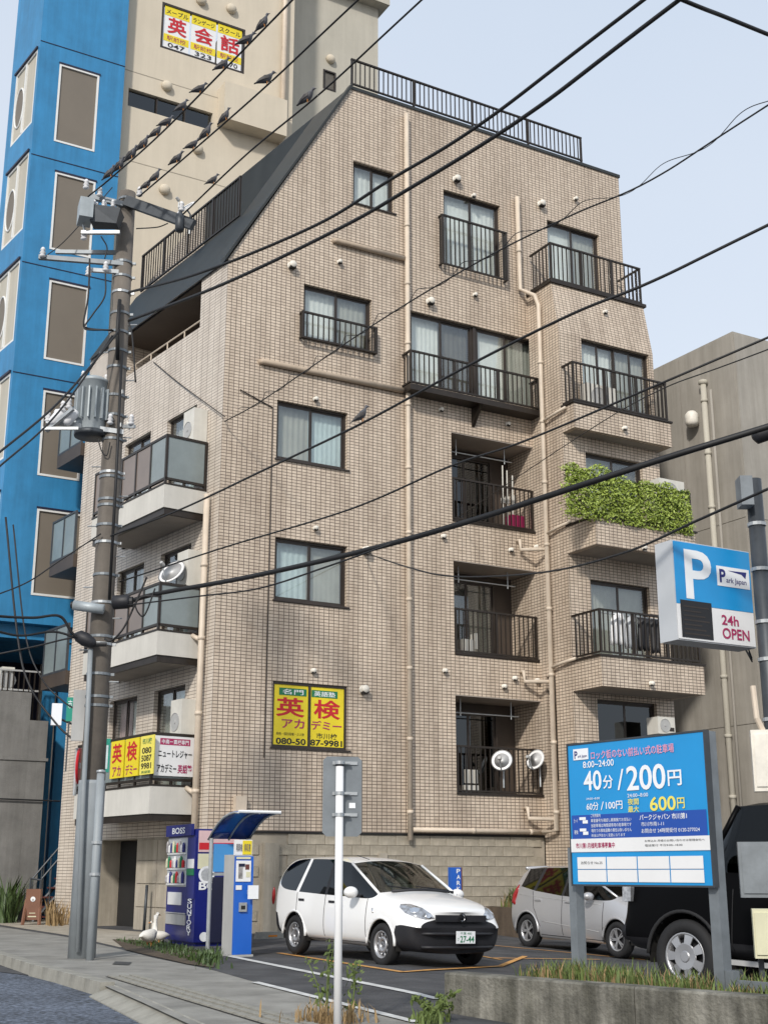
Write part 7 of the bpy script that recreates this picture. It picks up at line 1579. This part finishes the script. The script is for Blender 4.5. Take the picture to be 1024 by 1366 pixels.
# ------------------------------------------------------------------ geese, cabinet and other small things at the left
def goose(label, px, py, s, rz, head):
    b = gnd(px, py, 0.01); t = thing('goose_figurine', label, 'garden figurine', MX.Translation(b) @ MX.Rotation(rz, 4, 'Z') @ MX.Scale(s, 4))
    st = [(-.30, .20, .012, .01), (-.24, .22, .06, .04), (-.12, .21, .12, .11), (.02, .20, .14, .14), (.13, .23, .11, .12), (.19, .30, .06, .07), (.20, .40, .042, .045), (.20, .50, .038, .04), (.215, .57, .05, .05), (.26, .58, .045, .042), (.29, .57, .02, .02)]
    m = MB(); n = 12; vs = []; fs = []
    for i, (x, z, ry, rz_) in enumerate(st):
        z = z if i < 5 else z+head*(i-5)*0.015
        tilt = 0 if i < 5 or i > 8 else 1
        for k in range(n):
            a = 2*PI*k/n; vs.append((x+(rz_*math.sin(a) if tilt else 0), ry*math.cos(a), z+(0 if tilt else rz_*math.sin(a))))
    for i in range(len(st)-1):
        for k in range(n): fs.append((i*n+k, i*n+(k+1) % n, (i+1)*n+(k+1) % n, (i+1)*n+k))
    m.add(vs, fs+[tuple(range(n)), tuple(range((len(st)-1)*n, len(st)*n))]); m.build('body', 'goose white', t, smooth=True)
    m = MB(); m.tube([(.285, 0, .57+head*.06), (.36, 0, .55+head*.06)], [0.022, 0.006], 8); m.build('beak', 'beak orange', t)
    for sg in (1, -1): m = MB(); m.tube([(.02, sg*.05, .09), (.03, sg*.05, 0)], 0.014, 6); m.box(.0, .09, sg*.05-.03, sg*.05+.03, -0.004, 0.012); m.build('leg', 'beak orange', t)
goose('larger white goose figurine facing away beside the vending machine', 198, 1262, 0.72, rad(60), 1.0); goose('smaller white goose figurine right at the foot of the vending machine', 213, 1258, 0.55, rad(200), 0.0)
cb = gnd(42, 1234); CF = frame((cb.x, cb.y, cb.z), azd(82)); CAB_ = thing('brown_stand', 'brown standing shop board with a round white emblem near the steps', 'shop board', CF)
w2_ = on(CF, 54, 1200)[0]; h2_ = on(CF, 42, 1186)[1]-cb.z
m = MB(); m.box(-w2_, w2_, 0, 0.35, 0.10, h2_); m.build('body', 'brown cabinet', CAB_)
m = MB(); m.lathe([(w2_*0.34, -0.012), (w2_*0.34, -0.002)], 24, 'y', (0, 0, h2_*0.72)); o = m.build('emblem', 'print white', CAB_); m = MB(); m.lathe([(w2_*0.16, -0.016), (w2_*0.16, -0.0125)], 16, 'y', (0, 0, h2_*0.70)); m.build('emblem_centre', 'machine grey', o)
m = MB(); m.box(-w2_*0.55, w2_*0.6, -0.006, -0.002, h2_*0.22, h2_*0.25); m.box(-w2_*0.4, w2_*0.45, -0.006, -0.002, h2_*0.32, h2_*0.34); m.build('text_line', 'label cream', CAB_)
m = MB(); m.tube([(-w2_*0.6, 0.15, h2_), (-w2_*0.6, 0.15, h2_+0.22), (w2_*0.8, 0.15, h2_+0.18), (w2_*0.8, 0.15, h2_)], 0.03, 6); m.build('handle', 'dark steel', CAB_)
for s in (-1, 1): m = MB(); m.tube([(s*w2_*1.15, -0.1, 0), (s*w2_*0.95, 0.1, h2_*0.7)], 0.04, 6); m.build('leg', 'brown cabinet', CAB_)
m = MB(); m.tube([(0, 0, 0), (0.02, 0, 0.85)], 0.03, 8); o = m.build('leaning_stick', 'dark steel', None, smooth=True); o.matrix_world = BW @ MX.Translation((*(dwl*2.0).xy, 0)) @ MX.Translation((-0.2, -0.05, 0)); tag(o, 'dark short post against the concrete wall behind the geese', 'post')
